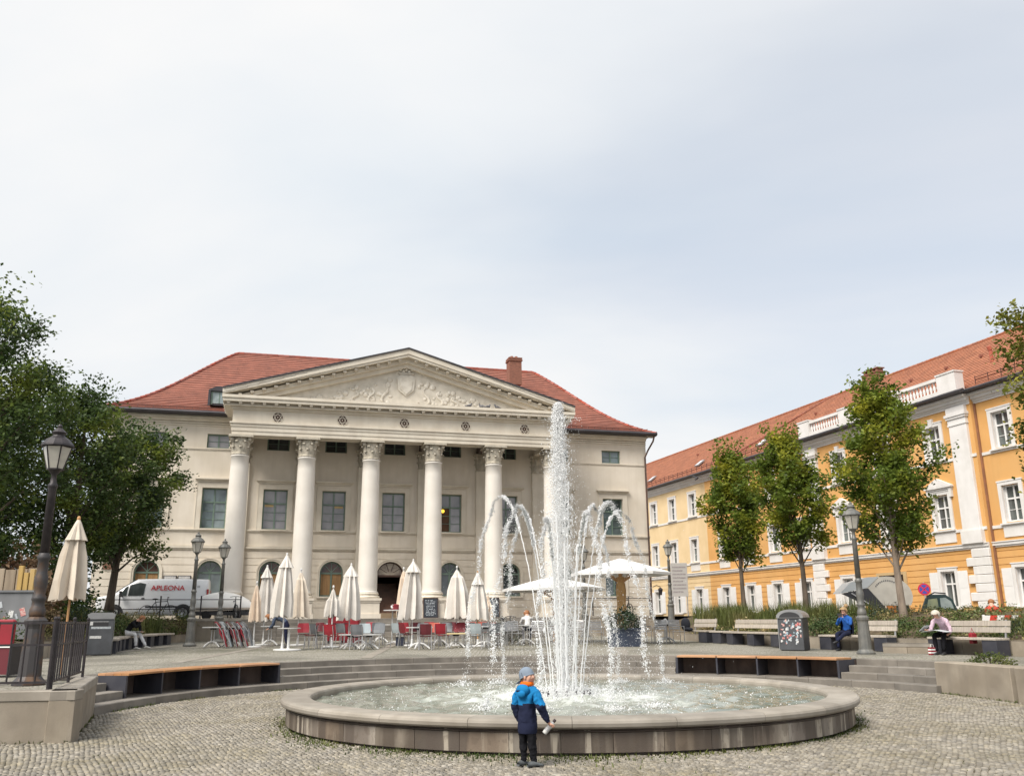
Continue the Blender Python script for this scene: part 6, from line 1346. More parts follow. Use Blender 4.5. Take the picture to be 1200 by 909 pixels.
M_whitet=cloth('white_trousers',(.66,.66,.67)); M_blackj=cloth('black_jacket',(.014,.014,.016)); M_den=cloth('blue_grey_jacket',(.09,.115,.17)); M_blj=cloth('royal_blue_top',(.03,.12,.42)); M_redt=cloth('red_shirt',(.55,.09,.06)); M_wsh=cloth('white_shirt',(.72,.72,.72)); M_paleshoe=mat('pale_shoe',(.55,.54,.50),rough=.7)
def plaid(n):
    m=mat(n,(.62,.44,.52),(.50,.36,.45),scale=5,rough=.9); t=m.node_tree; N=t.nodes.new; L=t.links.new; b=t.nodes['Principled BSDF']; src=b.inputs['Base Color'].links[0].from_socket
    co=N('ShaderNodeTexCoord'); o=src
    for ax in (0,2):
        wv=N('ShaderNodeTexWave'); wv.bands_direction='XYZ'[ax]; wv.inputs['Scale'].default_value=9; L(co.outputs['Object'],wv.inputs[0]); mr=N('ShaderNodeMapRange'); mr.inputs[1].default_value=.6; mr.inputs[2].default_value=.9; mr.inputs[4].default_value=.6; L(wv.outputs['Fac'],mr.inputs[0])
        x=N('ShaderNodeMix'); x.data_type='RGBA'; L(mr.outputs[0],x.inputs[0]); L(o,x.inputs[6]); x.inputs[7].default_value=(.30,.16,.26,1) if ax==0 else (.72,.62,.66,1); o=x.outputs[2]
    L(o,b.inputs['Base Color']); return m
M_plaid=plaid('pink_plaid')
class Fig:
    """skeleton of joints (position, radius) skinned into one continuous body; each bone carries a material"""
    def __init__(s): s.j=[];s.e=[];s.n={}
    def a(s,name,p,r,par=None,m=0,rx=None):
        s.n[name]=len(s.j); s.j.append((Vector(p),r,m,rx)); 
        if par is not None: s.e.append((s.n[par],s.n[name])); 
        return s
    def hand(s,pre,par,palm,d,side,m,k=1.):
        """palm, four unequal bent fingers and a thumb leaving its side; d: finger direction, side: towards the thumb"""
        d=Vector(d).normalized(); side=Vector(side); side=(side-d*side.dot(d)).normalized(); nn=d.cross(side); P=Vector(palm)
        s.a(pre+'palm',P,.021*k,par,m); K=P+d*.032*k; s.a(pre+'kn',K,.020*k,pre+'palm',m)
        for i,(o,l) in enumerate(((.021,.046),(.007,.052),(-.007,.048),(-.020,.038))):
            b=K+side*o*k; s.a(f'{pre}f{i}a',b+d*.02*k,.0068*k,pre+'kn',m); s.a(f'{pre}f{i}b',b+d*(.02+l*.55)*k+nn*.006*k,.0060*k,f'{pre}f{i}a',m); s.a(f'{pre}f{i}c',b+d*(.02+l*.85)*k+nn*.022*k,.0050*k,f'{pre}f{i}b',m)
        s.a(pre+'t1',P+side*.030*k+d*.008*k,.0085*k,pre+'palm',m); s.a(pre+'t2',P+side*.043*k+d*.034*k+nn*.008*k,.0068*k,pre+'t1',m); return s
    def build(s,name,mats,par,fm=None,sub=2):
        me=bpy.data.meshes.new('sk'); me.from_pydata([tuple(j[0]) for j in s.j],s.e,[]); o=bpy.data.objects.new('sk',me); COL.objects.link(o)
        md=o.modifiers.new('k','SKIN'); md.use_smooth_shade=True; md.branch_smoothing=.6
        for i,v in enumerate(me.skin_vertices[0].data): r=s.j[i][1]; v.radius=(r,s.j[i][3] or r); v.use_root=(i==0)
        sb=o.modifiers.new('s','SUBSURF'); sb.levels=sub; sb.render_levels=sub
        dg=bpy.context.evaluated_depsgraph_get(); dg.update(); nm=bpy.data.meshes.new_from_object(o.evaluated_get(dg)); bpy.data.objects.remove(o); nm.name=name
        nm.materials.clear()
        from mathutils import noise as NZ
        for v in nm.vertices:   # cloth creases
            c=v.co; k=min([(c-j[0]).length/j[1] for j in s.j if j[1]<.03] or [9])
            if k>2.2 and c.z<s.j[s.n['h0']][0].z-.08: v.co=c+v.normal*(.015*NZ.noise(Vector((c.x*18,c.y*18,c.z*13)))+.010*NZ.noise(c*42))
        for m in mats: nm.materials.append(m)
        A=np.array([s.j[a][0] for a,b in s.e]);B=np.array([s.j[b][0] for a,b in s.e]); R1=np.array([(s.j[a][1]+s.j[b][1])/2 for a,b in s.e]); MI=[s.j[b][2] for a,b in s.e]
        nf=len(nm.polygons); ce=np.empty(nf*3); nm.polygons.foreach_get('center',ce); ce=ce.reshape(-1,3); D=B-A; ll=(D*D).sum(1)+1e-9
        mi=[]
        for c in ce:
            t=np.clip(((c-A)*D).sum(1)/ll,0,1); q=np.linalg.norm(c-(A+D*t[:,None]),axis=1)/R1; k=int(np.argmin(q)); mi.append(fm(c,MI[k]) if fm else MI[k])
        nm.polygons.foreach_set('material_index',np.array(mi,np.int32)); nm.polygons.foreach_set('use_smooth',np.ones(nf,bool)); nm.update()
        return put(name,nm,par)
def face(par,c,f,rad,m=M_skin,up=(0,0,1)):
    """eyes, mouth, ears on a head centred at c looking along f"""
    c=Vector(c); f=Vector(f).normalized(); u=Vector(up); sd=f.cross(u).normalized(); u=sd.cross(f)
    e=MB()
    for s in (-1,1): e.ball(c+f*rad*.86+sd*s*rad*.36+u*rad*.02,rad*.10,6,5)
    e.build('eyes',M_dk,par); e=MB(); e.obox(c+f*rad*.90-u*rad*.5,(rad*.36,rad*.1,rad*.06),Matrix((sd,f,u)).transposed()); e.build('mouth',mat('lip',(.42,.15,.12),rough=.5),par)
    e=MB()
    for s in (-1,1): e.ball(c+sd*s*rad*.86-u*rad*.05-f*rad*.05,rad*.22,7,5,sc=(.6,.6,1.1))
    e.build('ears',m,par)
def cap_hair(par,c,rad,m,name='hair',f=(0,-1,0),lo=-.25,k=1.10,seed=0,back=0.):
    ff=Vector(f).normalized(); sd0=ff.cross(Vector((0,0,1))).normalized(); ux=sd0.cross(ff); ff=(ff+ux*.25).normalized(); ux=sd0.cross(ff)
    """shell of hair over skull and nape, leaving the face along f free"""
    c=Vector(c); f=Vector(f).normalized(); rr=random.Random(seed); V=[];Fc=[]; n,mm=18,10
    sd=f.cross(Vector((0,0,1))).normalized()
    for j in range(mm+1):
        t=j/mm*1.0
        for i in range(n):
            a=2*pi*i/n; front=cos(a); th=t*(pi*(.40 if front>.45 else .72+.06*back)); r=rad*k*(1+rr.uniform(-.03,.05)); 
            p=c+ux*cos(th)*r+(ff*cos(a)+sd0*sin(a))*sin(th)*r*(1.0 if front>0 else 1.06); V.append(p)
    for j in range(mm):
        for i in range(n): Fc.append((j*n+i,j*n+(i+1)%n,(j+1)*n+(i+1)%n,(j+1)*n+i))
    return MB().add(V,Fc).build(name,m,par,smooth=True)
def shoes(par,L_,m,k=1.):
    for (x,y,z,a) in L_:
        q=MB(); pr=[(-.075,.036,.05),(-.03,.04,.075),(.03,.038,.07),(.10,.042,.048),(.15,.04,.034),(.175,.02,.026)]
        V=[];Fc=[]; n=8
        for xx,w_,h_ in pr:
            for i in range(n): b=2*pi*i/n; V.append((w_*cos(b)*k,-xx*k,max(0,h_*.5+h_*.55*sin(b))*k))
        for j in range(len(pr)-1):
            for i in range(n): Fc.append((j*n+i,j*n+(i+1)%n,(j+1)*n+(i+1)%n,(j+1)*n+i))
        Fc += [tuple(range(n)),tuple((len(pr)-1)*n+i for i in range(n))]; q.add(V,Fc); q.build('shoe',m,par,(x,y,z),a,smooth=True)
# ---- the boy at the basin: seen from behind, face turned to the right
by=thing('person','small boy in blue and navy jacket and backward cap standing at the fountain rim','person',(.145,10.84,0),R_(-36))
f=Fig()
f.a('hip',(0,0,.46),.118).a('waist',(0,0,.56),.124,'hip',0).a('chest',(0,.0,.68),.126,'waist',0).a('sho',(0,-.0,.79),.104,'chest',0).a('neck',(.004,.012,.885),.050,'sho',2).a('h0',(.020,.008,.935),.070,'neck',2).a('h1',(.012,.008,.985),.088,'h0',2).a('h2',(.004,.008,1.03),.060,'h1',2).a('nose0',(.078,-.004,.960),.030,'h0',2).a('nose',(.106,-.010,.958),.010,'nose0',2)
for s,pre in ((-1,'l'),(1,'r')):
    f.a(pre+'th',(s*.058,.0,.36),.076,'hip',3).a(pre+'kn',(s*.058,-.005,.24),.049,pre+'th',3).a(pre+'an',(s*.060+(.0 if s<0 else .015),.01,.075),.038,pre+'kn',3).a(pre+'ft',(s*.062+(.0 if s<0 else .015),.005,.04),.036,pre+'an',3)
    f.a(pre+'s',(s*.125,.0,.785),.064,'sho',0)
f.a('le',(-.165,-.005,.62),.054,'ls',0).a('lw',(-.15,.05,.475),.042,'le',0)
f.hand('L','lw',(-.145,.065,.44),(.1,.15,-1),(.5,.6,0),2,.72)
f.a('re',(.195,-.01,.645),.058,'rs',0).a('rw',(.238,.055,.505),.043,'re',0)
f.hand('R','rw',(.253,.075,.468),(.65,.2,-.55),(-.5,.2,-.8),2,.74)
def boymat(c,m):
    if m in (0,3):
        if c[2]<.36: return 3
        if m==3 and c[2]>.36: m=0
    if m==0: return 1 if c[2]<.668+.012*sin(c[0]*14) else 0
    return m
f.build('body',[M_bluej,M_navyj,M_skin,M_blackt],by,boymat,3)
MB().lathe([(.072,.865),(.082,.88),(.078,.905),(.066,.915),(.06,.905)],18,cap=False).build('collar',M_orng,by,smooth=True)
q=MB(); q.ball((0,-.085,.825),.082,12,8,sc=(1.12,.58,.78)); q.ball((0,-.118,.785),.055,10,7,sc=(1.1,.5,.8)); q.build('hood',M_bluej,by,smooth=True)
q=MB(); q.ball((-.03,-.132,.815),.022,8,6,sc=(1.6,.4,.5)); q.build('hood_fold',M_navyj,by,smooth=True)
q=MB(); q.lathe([(.106,.352),(.112,.37),(.115,.44),(.108,.47)],20,cap=False); q.v=[(x*1.02,y*.92,z) for x,y,z in q.v]; q.build('jacket_hem',M_navyj,by,smooth=True)
# cap worn backwards: dome, band, brim over the nape
hc=Vector((.0,.008,.985)); q=MB(); pr=[(.001,1.072),(.035,1.068),(.062,1.05),(.08,1.02),(.087,.985),(.086,.962)]; q.lathe(pr,20,c=(0,.006,0),cap=False); CT=Matrix.Translation((.002,.006,.985))@Matrix.Rotation(R_(-24),4,'Y')@Matrix.Translation((-.012,-.006,-.978)); q.v=[(x*1.04,y*.98,z) for x,y,z in q.v]; co=q.xf(CT).build('cap',M_caps,by,smooth=True); MB().tube([Vector((.09*cos(t)*1.0,.006,.962+.113*sin(t))) for t in [pi*i/14 for i in range(15)]],.0022,5).xf(CT).build('cap_seam',M_navyj,co); MB().tube([Vector((0,.006+.088*cos(t),.962+.113*sin(t))) for t in [pi*i/14 for i in range(15)]],.0022,5).xf(CT).build('cap_seam',M_navyj,co)
q=MB(); n=9; V=[];Fc=[]
for j,(r,dz) in enumerate(((.082,0),(.120,-.006),(.150,-.016))):
    for i in range(n): a=pi*(.70+.60*i/(n-1)); V.append((r*cos(a)*1.05,r*sin(a)*.8-.012,.958+dz-.012*abs(i-4)/4))
for j in range(2):
    for i in range(n-1): Fc.append((j*n+i,j*n+i+1,(j+1)*n+i+1,(j+1)*n+i))
q.add(V,Fc); q.xf(CT).build('cap_brim',mat('pale_cap_brim',(.42,.46,.50),rough=.9),co); q=MB(); q.lathe([(.089,.955),(.09,.97),(.086,.972)],20,c=(0,.006,0),cap=False); q.v=[(x*1.04,y*.98,z) for x,y,z in q.v]; q.xf(CT).build('cap_band',M_caps,co,smooth=True)
MB().ball((0,.006,1.072),.009,6,5).xf(CT).build('cap_button',M_caps,co)
q=MB(); q.ball((-.045,.0,.93),.045,9,7,sc=(.8,1,.8)); q.build('hair',M_hairB,by,smooth=True)
e=MB(); e.ball((.086,-.036,.985),.008,6,5); e.build('eye',M_dk,by); e=MB(); e.ball((.022,-.074,.960),.018,8,6,sc=(.8,.45,1.2)); e.build('ear',M_skin,by); MB().obox((.080,-.014,.925),(.012,.03,.006)).build('mouth',mat('lip',(.42,.15,.12)),by)
shoes(by,((-.068,-.02,0,R_(168)),(.082,-.03,0,R_(150))),M_shoe,.80)
q=MB(); 
for x,y,a in ((-.068,-.02,168),(.082,-.03,150)):
    pass
bo=thing('bottle','white bottle with a dark cap held in the right hand of the boy','bottle',(.40,10.80,.425),0); rt=Matrix.Rotation(R_(42),4,'Y')
MB().lathe([(.0,-.10),(.026,-.098),(.028,-.09),(.028,.035),(.02,.055),(.013,.065)],14).xf(rt).build('bottle_body',mat('bottle_white',(.66,.66,.64),(.5,.5,.49),scale=12,rough=.35),bo,smooth=True); MB().lathe([(.016,.064),(.017,.066),(.017,.095),(.014,.10)],12).xf(rt).build('bottle_cap',mat('bottle_cap_dark',(.05,.035,.04),rough=.4),bo); MB().lathe([(.0285,-.06),(.0287,-.058),(.0287,-.01),(.0285,-.008)],14,cap=False).xf(rt).build('label_band',mat('label_grey',(.42,.42,.43),(.3,.3,.3),scale=40,rough=.5),bo)
# ---- generic adults (forward is -y)
def seated(label,loc,rot,mt,lean=0.,head=(0,0),arms=None,legs='down',shoe=M_dk,hair=None,hairk=1.12,skinlegs=False,scale=1.,back=0.,seat=.45,tl=.0,knee=.13):
    t=thing('person',label,'person',loc,rot,scale=scale); f=Fig(); L_=lean
    f.a('hip',(0,0,seat+.10),.125).a('waist',(0,-.05*L_*2,seat+.26),.125,'hip',0).a('chest',(0,-.30*L_,seat+.44-.06*L_),.135,'waist',0).a('sho',(0,-.47*L_,seat+.56-.13*L_),.105,'chest',0)
    nk=Vector((0,-.55*L_,seat+.65-.17*L_)); hd=nk+Vector((head[0],-.06-.10*L_,.10-.06*L_)); up=(hd-nk).normalized()
    f.a('neck',nk,.052,'sho',1).a('h0',nk.lerp(hd,.7),.075,'neck',1).a('h1',hd+up*.05,.095,'h0',1).a('h2',hd+up*.12,.068,'h1',1)
    fd=Vector((head[1],-1,-.25-.9*L_)).normalized(); f.a('n0',nk.lerp(hd,.75)+fd*.075,.04,'h0',1).a('n1',nk.lerp(hd,.85)+fd*.112,.012,'n0',1)
    for s,p in ((-1,'l'),(1,'r')):
        f.a(p+'th',(s*.09,-.08,seat+.085),.10,'hip',2).a(p+'kn',(s*knee,-.45,seat+.06),.068,p+'th',2)
        if legs=='cross' and s>0: f.a(p+'an',(s*.02,-.78,.30),.046,p+'kn',2)
        elif legs=='out': f.a(p+'an',(s*.11,-.62-.12*s,.10),.05,p+'kn',2)
        else: f.a(p+'an',(s*.10,-.46,.09),.048,p+'kn',3 if skinlegs else 2)
        f.a(p+'s',(s*.17,-.45*L_,seat+.53-.12*L_),.068,'sho',0)
        el,wr,hdv=(arms or {}).get(p,((s*.24,-.20-.4*L_,seat+.30),(s*.12,-.42,seat+.22),(-.3*s,-1,0)))
        f.a(p+'e',el,.052,p+'s',0).a(p+'w',wr,.038,p+'e',0); d=Vector(hdv).normalized(); f.hand(p.upper(),p+'w',Vector(wr)+d*.055,d,(-s,0,.4),1)
    f.build('body',list(mt)+([M_skin] if len(mt)<4 else []),t)
    cc=nk.lerp(hd,.8)+up*.05; face(t,cc,fd,.098)
    if hair: cap_hair(t,cc+up*.012,.098,hair,f=fd,k=hairk,back=back)
    if legs=='cross': shoes(t,((-.10,-.46,0,0),(.02,-.80,.24,0)),shoe)
    elif legs=='out': shoes(t,((-.11,-.52,0,0),(.11,-.76,.03,0)),shoe)
    else: shoes(t,((-.10,-.46,0,0),(.10,-.46,0,.1)),shoe)
    return t,cc
mw,c_=seated('seated man in black jacket and white trousers resting his head on his hand',(-14.05,33.3,zt(-14,33.3)),R_(80),[M_blackj,M_skin,M_whitet],lean=.75,legs='out',shoe=M_paleshoe,hair=M_hairG,hairk=1.05,arms={'l':((-.2,-.50,.72),(-.06,-.56,.90),(.1,-.1,1)),'r':((.2,-.42,.66),(.1,-.5,.58),(-.4,-1,0))},scale=1.03)
pp=thing('papers','white papers on the lap of the seated man','papers',(-13.62,33.3,zt(-14,33.3)+.60),R_(80)); q=MB(); q.obox((0,0,.0),(.30,.22,.008),Matrix.Rotation(.15,3,'Y')); q.build('sheet',M_canO,pp); MB().obox((.03,-.02,.016),(.28,.2,.006),Matrix.Rotation(.05,3,'Y')).build('sheet',M_canO,pp)
wm,c_=seated('woman in a royal blue top photographing with a raised phone on the slatted bench',(10.56,29.15,.6),R_(-48),[M_blj,M_skin,M_navyj],lean=.08,legs='cross',shoe=M_dk,hair=M_hairB,hairk=1.22,arms={'l':((-.22,-.22,.78),(-.06,-.34,.98),(.2,-.1,1)),'r':((.22,-.22,.78),(.07,-.34,.98),(-.2,-.1,1))})
q=MB(); q.ball((0,.05,1.36),.07,9,7); q.build('hair_knot',M_hairB,wm,smooth=True)
jk=MB(); jk.lathe([(.16,.50),(.19,.62),(.185,.85),(.15,.97)],14,cap=False,a0=R_(-20),a1=R_(200)); jk.v=[(x*1.1,y+.0,z) for x,y,z in jk.v]; jk.build('navy_jacket',M_navyj,wm,smooth=True)
ph=thing('phone','dark phone held up by the woman in blue','phone',(10.56+.40*sin(R_(-48)),29.15-.40*cos(R_(-48)),.6+1.09),R_(-48)); MB().bbox(-.075,.075,-.006,.006,-.04,.04,.004).build('phone_body',M_dk,ph)
ow,c_=seated('white-haired old woman in a pink checked blouse bent over a newspaper',(11.98,25.55,.6),R_(-50),[M_plaid,M_skin,M_blackt],lean=.62,shoe=M_dk,hair=M_hairW,hairk=1.16,arms={'l':((-.26,-.34,.66),(-.22,-.56,.64),(-.1,-1,.1)),'r':((.26,-.26,.66),(.24,-.30,.56),(-.1,-1,-.3))},back=1.)
np_=thing('newspaper','open newspaper on the knees of the old woman','newspaper',(11.98+.50*sin(R_(-50)),25.55-.50*cos(R_(-50)),.6+.60),R_(-50)); M_np=mat('newsprint',(.58,.60,.62),(.36,.38,.40),scale=26,rough=.9,stretch=(1,5,1))
for s in (-1,1): MB().obox((s*.17,-.02,.03),(.345,.44,.006),Matrix.Rotation(s*.16,3,'Y')).build('page',M_np,np_)
MB().obox((-.30,-.1,.10),(.22,.3,.006),Matrix.Rotation(-.7,3,'Y')).build('page',M_np,np_)
bg_=thing('shopping_bag','red and white striped bag on the ground at the feet of the old woman','bag',(11.45,25.35,.6),.3,scale=.72)
for i in range(5): MB().bbox(-.14,.14,-.07,.07,.055*i,.055*i+.053,.006).build('bag_band',M_redp if i%2==0 else M_canO,bg_)
MB().tube([(-.08,0,.27),(-.05,0,.38),(.05,0,.38),(.08,0,.27)],.008,6).build('bag_handle',M_canO,bg_)
bg2=thing('red_bag','red bag hanging on the bench beside the old woman','bag',(12.38,24.9,.6+.30),.4); MB().bbox(-.10,.10,-.06,.06,0,.28,.03).build('bag_body',M_redp,bg2); MB().tube([(-.06,0,.27),(0,0,.40),(.06,0,.27)],.008,6).build('bag_strap',M_redp,bg2)
pw,c_=seated('ginger-haired person in a white shirt sitting at a table with back turned',(.55,36.3,zt(.5,36.3)),R_(185),[M_wsh,M_skin,M_navyj],lean=.45,hair=M_hairG,hairk=1.2,scale=1.05)
pr_,c_=seated('sunburnt man in a red sleeveless shirt sitting by the striped barrier',(15.35,29.4,1.12),R_(150),[M_redt,M_skin,M_dk],lean=.2,hair=M_hairG,hairk=1.02,arms={'l':((-.27,-.10,.55),(-.20,-.34,.45),(.2,-1,0)),'r':((.27,-.10,.55),(.20,-.34,.45),(-.2,-1,0))},scale=.95,seat=.25)
# person bending over the table behind the white pedestal
bp=thing('person','ginger-haired person in navy trousers and grey-blue jacket bending over a table','person',(-8.45,34.2,zt(-8.4,34.2)),R_(-80)); f=Fig()
f.a('hip',(0,0,.92),.14).a('waist',(0,-.14,1.02),.13,'hip',0).a('chest',(0,-.34,1.08),.135,'waist',0).a('sho',(0,-.47,1.09),.11,'chest',0).a('neck',(0,-.58,1.10),.055,'sho',1).a('h0',(0,-.66,1.09),.08,'neck',1).a('h1',(0,-.71,1.08),.09,'h0',1).a('h2',(0,-.77,1.07),.065,'h1',1).a('n0',(0,-.70,1.0),.04,'h1',1)
for s,p in ((-1,'l'),(1,'r')):
    f.a(p+'th',(s*.10,0,.80),.11,'hip',2).a(p+'kn',(s*.11,-.02,.48),.075,p+'th',2).a(p+'an',(s*.11,.03,.10),.055,p+'kn',2).a(p+'s',(s*.18,-.46,1.07),.068,'sho',0).a(p+'e',(s*.22,-.50,.82),.05,p+'s',0).a(p+'w',(s*.16,-.62,.70),.038,p+'e',0).hand(p.upper(),p+'w',(s*.15,-.66,.67),(0,-.8,-.3),(-s,0,.2),1)
f.build('body',[M_den,M_skin,M_navyj],bp); face(bp,(0,-.70,1.075),(0,-.5,-1),.092,up=(0,-1,.4)); cap_hair(bp,(0,-.71,1.09),.094,M_hairG,f=(0,-.75,-.6),k=1.15); shoes(bp,((-.11,.03,0,0),(.11,.03,0,0)),M_dk)
# ================================================================ water
WZ=.325
def watermat():
    m=bpy.data.materials.new('fountain_water'); m.use_nodes=True; t=m.node_tree; N=t.nodes.new; L=t.links.new; b=t.nodes['Principled BSDF']; b.inputs['Roughness'].default_value=.08; b.inputs['Specular IOR Level'].default_value=.6
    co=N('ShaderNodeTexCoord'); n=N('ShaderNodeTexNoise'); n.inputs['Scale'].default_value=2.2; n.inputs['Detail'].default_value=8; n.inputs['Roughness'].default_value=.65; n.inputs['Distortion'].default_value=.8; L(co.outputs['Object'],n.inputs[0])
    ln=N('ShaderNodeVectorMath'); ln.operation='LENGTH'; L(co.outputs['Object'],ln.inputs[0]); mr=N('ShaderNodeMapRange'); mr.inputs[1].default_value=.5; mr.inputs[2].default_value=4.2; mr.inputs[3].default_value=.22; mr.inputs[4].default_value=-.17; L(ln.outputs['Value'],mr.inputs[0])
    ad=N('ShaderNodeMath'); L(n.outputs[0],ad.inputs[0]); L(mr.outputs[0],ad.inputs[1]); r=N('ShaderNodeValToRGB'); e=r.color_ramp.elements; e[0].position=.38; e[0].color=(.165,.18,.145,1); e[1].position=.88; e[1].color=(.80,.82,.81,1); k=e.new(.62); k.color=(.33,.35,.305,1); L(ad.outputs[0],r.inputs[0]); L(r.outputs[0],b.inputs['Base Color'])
    n2=N('ShaderNodeTexNoise'); n2.inputs['Scale'].default_value=9; n2.inputs['Detail'].default_value=5; L(co.outputs['Object'],n2.inputs[0]); bp=N('ShaderNodeBump'); bp.inputs['Strength'].default_value=.4; bp.inputs['Distance'].default_value=.04; L(n2.outputs[0],bp.inputs['Height']); L(bp.outputs[0],b.inputs['Normal'])
    mr2=N('ShaderNodeMapRange'); mr2.inputs[1].default_value=.5; mr2.inputs[2].default_value=.8; mr2.inputs[3].default_value=.06; mr2.inputs[4].default_value=.6; L(ad.outputs[0],mr2.inputs[0]); L(mr2.outputs[0],b.inputs['Roughness']); return m
rg=np.random.default_rng(21); nr_,na=80,220; rr_=np.linspace(.02,4.33,nr_); aa=np.linspace(0,2*pi,na,endpoint=False); Rg,Ag=np.meshgrid(rr_,aa,indexing='ij'); Xg,Yg=Rg*np.cos(Ag),Rg*np.sin(Ag); Zg=np.zeros_like(Xg)
for i in range(46):
    k=rg.uniform(3,19); th=rg.uniform(0,2*pi); Zg+=.017/k**.75*np.sin(k*(Xg*np.cos(th)+Yg*np.sin(th))+rg.uniform(0,6.3))
Zg*=1.0+.9*np.exp(-(Rg/2.6)**2)
V=np.c_[Xg.ravel(),Yg.ravel(),Zg.ravel()]; i,j=np.meshgrid(np.arange(nr_-1),np.arange(na),indexing='ij'); F=np.stack([i*na+j,(i+1)*na+j,(i+1)*na+(j+1)%na,i*na+(j+1)%na],-1).reshape(-1,4)
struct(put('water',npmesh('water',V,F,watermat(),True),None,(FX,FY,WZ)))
M_drop=bpy.data.materials.new('white_water'); M_drop.use_nodes=True; t=M_drop.node_tree; b=t.nodes['Principled BSDF']; b.inputs['Base Color'].default_value=(.97,.98,.99,1); b.inputs['Roughness'].default_value=.15; b.inputs['Specular IOR Level'].default_value=.8
tl=t.nodes.new('ShaderNodeBsdfTranslucent'); tl.inputs[0].default_value=(1,1,1,1); ms=t.nodes.new('ShaderNodeMixShader'); ms.inputs[0].default_value=.5; t.links.new(b.outputs[0],ms.inputs[1]); t.links.new(tl.outputs[0],ms.inputs[2])
tp=t.nodes.new('ShaderNodeBsdfTransparent'); m2=t.nodes.new('ShaderNodeMixShader'); m2.inputs[0].default_value=.08; t.links.new(ms.outputs[0],m2.inputs[1]); t.links.new(tp.outputs[0],m2.inputs[2]); t.links.new(m2.outputs[0],t.nodes['Material Output'].inputs[0])
OCV=np.array([(1,0,0),(0,1,0),(-1,0,0),(0,-1,0),(0,0,1),(0,0,-1)],float); OCF=np.array([(0,1,4),(1,2,4),(2,3,4),(3,0,4),(1,0,5),(2,1,5),(3,2,5),(0,3,5)])
def drops(P,r,D=None,stretch=1.):
    n=len(P); v=OCV[None]*r[:,None,None]*rg.uniform(.7,1.3,(n,6,1))
    if D is not None: v=v+D[:,None,:]*(np.array([0,0,0,0,1,-1])[None,:,None]*r[:,None,None]*stretch)
    return (P[:,None,:]+v).reshape(-1,3),(OCF[None]+6*np.arange(n)[:,None,None]).reshape(-1,3)
def joinm(parts):
    Vs=[];Fs=[];k=0
    for V,F in parts: Vs.append(V);Fs.append(F+k);k+=len(V)
    return np.vstack(Vs),np.vstack(Fs)
def tubetri(pts,rad,n=6):
    m=MB().tube([tuple(p) for p in pts],list(rad),n,cap=False); F=np.array(m.f); return np.array(m.v),np.vstack([F[:,[0,1,2]],F[:,[0,2,3]]])
def jet(label,start,land,zp,seed,n=4400,w0=.009):
    """ballistic stream from start to land with its peak at height zp: solid at first, then breaking into drops"""
    g=9.81; s=np.array([*start,WZ+.12]); l=np.array([*land,WZ]); vz=sqrt(2*g*(zp-s[2])); T=(vz+sqrt(2*g*(zp-l[2])))/g; vh=(l[:2]-s[:2])/T; q=np.random.default_rng(seed)
    pos=lambda t: np.c_[s[0]+vh[0]*t,s[1]+vh[1]*t,s[2]+vz*t-.5*g*t*t]; vel=lambda t: np.c_[np.full_like(t,vh[0]),np.full_like(t,vh[1]),vz-g*t]
    tu=vz/g; tt=np.linspace(0,tu*.62,26); pp=pos(tt)+np.c_[q.normal(0,.004,(26,2)),np.zeros(26)]; parts=[tubetri(pp,w0*(1+.5*q.random(26))*np.linspace(.9,.75,26))]
    t=q.beta(1.5,1.05,n)*(T-tu*.45)+tu*.45; f=t/T
    # water gathers in gobs: bunch the times
    gob=np.sort(q.uniform(tu*.55,T,60)); kk=q.random(n)<.68; t=np.where(kk,gob[q.integers(0,60,n)]+q.normal(0,.012,n),t); t=np.clip(t,.02,T); f=t/T
    wob=.035*np.sin(t*23+seed)*np.clip(f*2-.6,0,1.4); P=pos(t); sp=.012+.07*np.clip(f-.3,0,1)*np.where(kk,.30,1.1); P+=q.normal(size=(n,3))*sp[:,None]; P[:,0]+=wob
    P[:,2]=np.maximum(P[:,2],WZ); Vv=vel(t); Vv/=np.linalg.norm(Vv,axis=1)[:,None]; r=q.lognormal(-5.32,.42,n)*np.where(kk,1.2,.75)*np.where(t>tu*1.05,1.12,1)
    parts.append(drops(P,r,Vv,2.2)); m=q.random(260); th=q.uniform(0,2*pi,260); rr=np.abs(q.normal(0,.17,260)); parts.append(drops(np.c_[l[0]+rr*np.cos(th),l[1]+rr*np.sin(th),WZ+np.abs(q.normal(0,.07,260))*np.exp(-rr*3)],q.lognormal(-4.8,.4,260)))
    V,F=joinm(parts); o=put('water_jet',npmesh('water_jet',V,F,M_drop)); return tag(o,label,'water jet','arching water jets of the fountain')
def J(label,dx,dy,zp,seed): dx*=.9; a=atan2(dy,dx); return jet(label,(FX+.42*cos(a)+.1*dx/3,FY+.42*sin(a)),(FX+dx,FY+dy),zp,seed)
J('arching jet falling farthest to the left at the back of the basin',-2.15,2.7,4.0,1)
J('arching jet falling just right of the leftmost stream at the back',-1.30,3.3,3.7,2)
J('arching jet falling to the right back, inner of the two streams',1.45,3.2,3.85,3)
J('arching jet falling farthest to the right at the back of the basin',2.45,2.9,3.7,4)
J('arching jet falling towards the viewer on the far left',-1.45,-2.3,3.45,5); J('arching jet falling towards the viewer just left of the tall column',-.62,-2.7,3.2,6)
J('arching jet falling towards the viewer just right of the tall column',.62,-2.7,3.3,7); J('arching jet falling towards the viewer on the far right',1.35,-2.2,3.5,8)
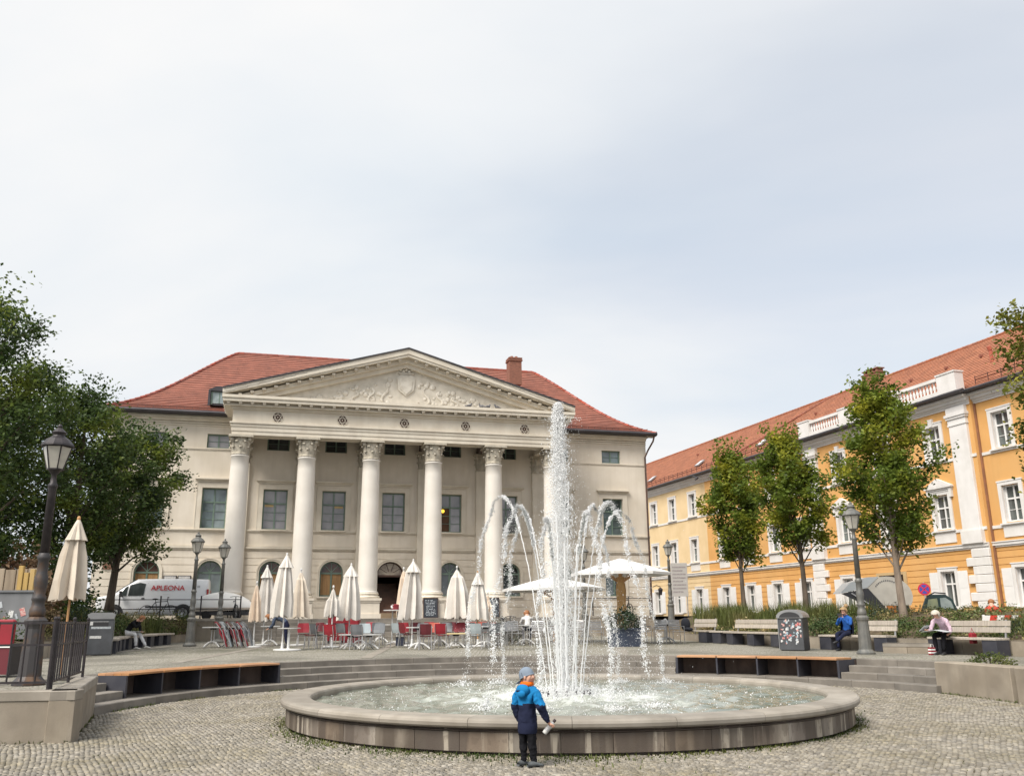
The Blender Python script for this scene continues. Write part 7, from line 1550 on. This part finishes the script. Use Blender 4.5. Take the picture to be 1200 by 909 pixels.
# the tall central column
q=np.random.default_rng(9); parts=[]
for i in range(9):
    a=i*2.4; r=.05+.16*(i%3)/2; x0,y0=FX+r*cos(a),FY+r*sin(a); H=(5.2,4.3,3.6)[i%3]; z=np.linspace(WZ,WZ+H*.72,30); w_=np.linspace(0,1,30); parts.append(tubetri(np.c_[x0+cos(a)*.10*w_**2+q.normal(0,.006,30),y0+sin(a)*.10*w_**2+q.normal(0,.006,30),z],.011*(1+.6*q.random(30))))
n=28000; u=q.random(n); z=WZ+5.15*(1-u**1.7*.97)**.9; f=(z-WZ)/5.2; sp=np.interp(f,[0,.25,.6,.9,1],[.05,.11,.11,.062,.028])
P=np.c_[FX-.02+q.normal(0,1,n)*sp,FY+q.normal(0,1,n)*sp,z+q.normal(0,.05,n)]; P[:,2]=np.clip(P[:,2],WZ,WZ+5.22); r=q.lognormal(-5.5,.45,n); D=np.tile([0,0,1.],(n,1)); parts.append(drops(P,r,D,1.8))
n=12000; z=WZ+np.abs(q.normal(0,2.3,n)); z=np.minimum(z,WZ+4.9); P=np.c_[FX+q.normal(.03,.19,n),FY+q.normal(0,.19,n),z]; parts.append(drops(P,q.lognormal(-5.85,.4,n),np.tile([0,0,1.],(n,1)),1.2))
V,F=joinm(parts); tag(put('water_column',npmesh('water_column',V,F,M_drop)),'tall central water column of the fountain','water jet')
# spray and churned foam on the surface
parts=[]; n=5200; r=np.abs(q.normal(0,.75,n)); a=q.uniform(0,2*pi,n); parts.append(drops(np.c_[FX+r*np.cos(a),FY+r*np.sin(a),WZ+np.abs(q.normal(0,.10,n))*np.exp(-r*.6)],q.lognormal(-4.9,.45,n)))
n=9000; P=np.c_[FX+q.normal(0,.75,n),FY+q.normal(0,.75,n),WZ+np.abs(q.normal(0,1.2,n))]; parts.append(drops(P,q.lognormal(-5.8,.4,n)))
n=1500; r=4.1*np.sqrt(q.random(n)); a=q.uniform(0,2*pi,n); parts.append(drops(np.c_[FX+r*np.cos(a),FY+r*np.sin(a),WZ+np.abs(q.normal(0,.03,n))],q.lognormal(-5.1,.4,n)))
V,F=joinm(parts); tag(put('water_spray',npmesh('water_spray',V,F,M_drop)),kind='stuff')
nz=MB().lathe([(.02,0),(.02,.10),(.014,.13)],8).mesh('nozzle',M_lead)
for i in range(16): a=2*pi*i/16; put('nozzle',nz,ft,(.43*cos(a),.43*sin(a),WZ-.02))
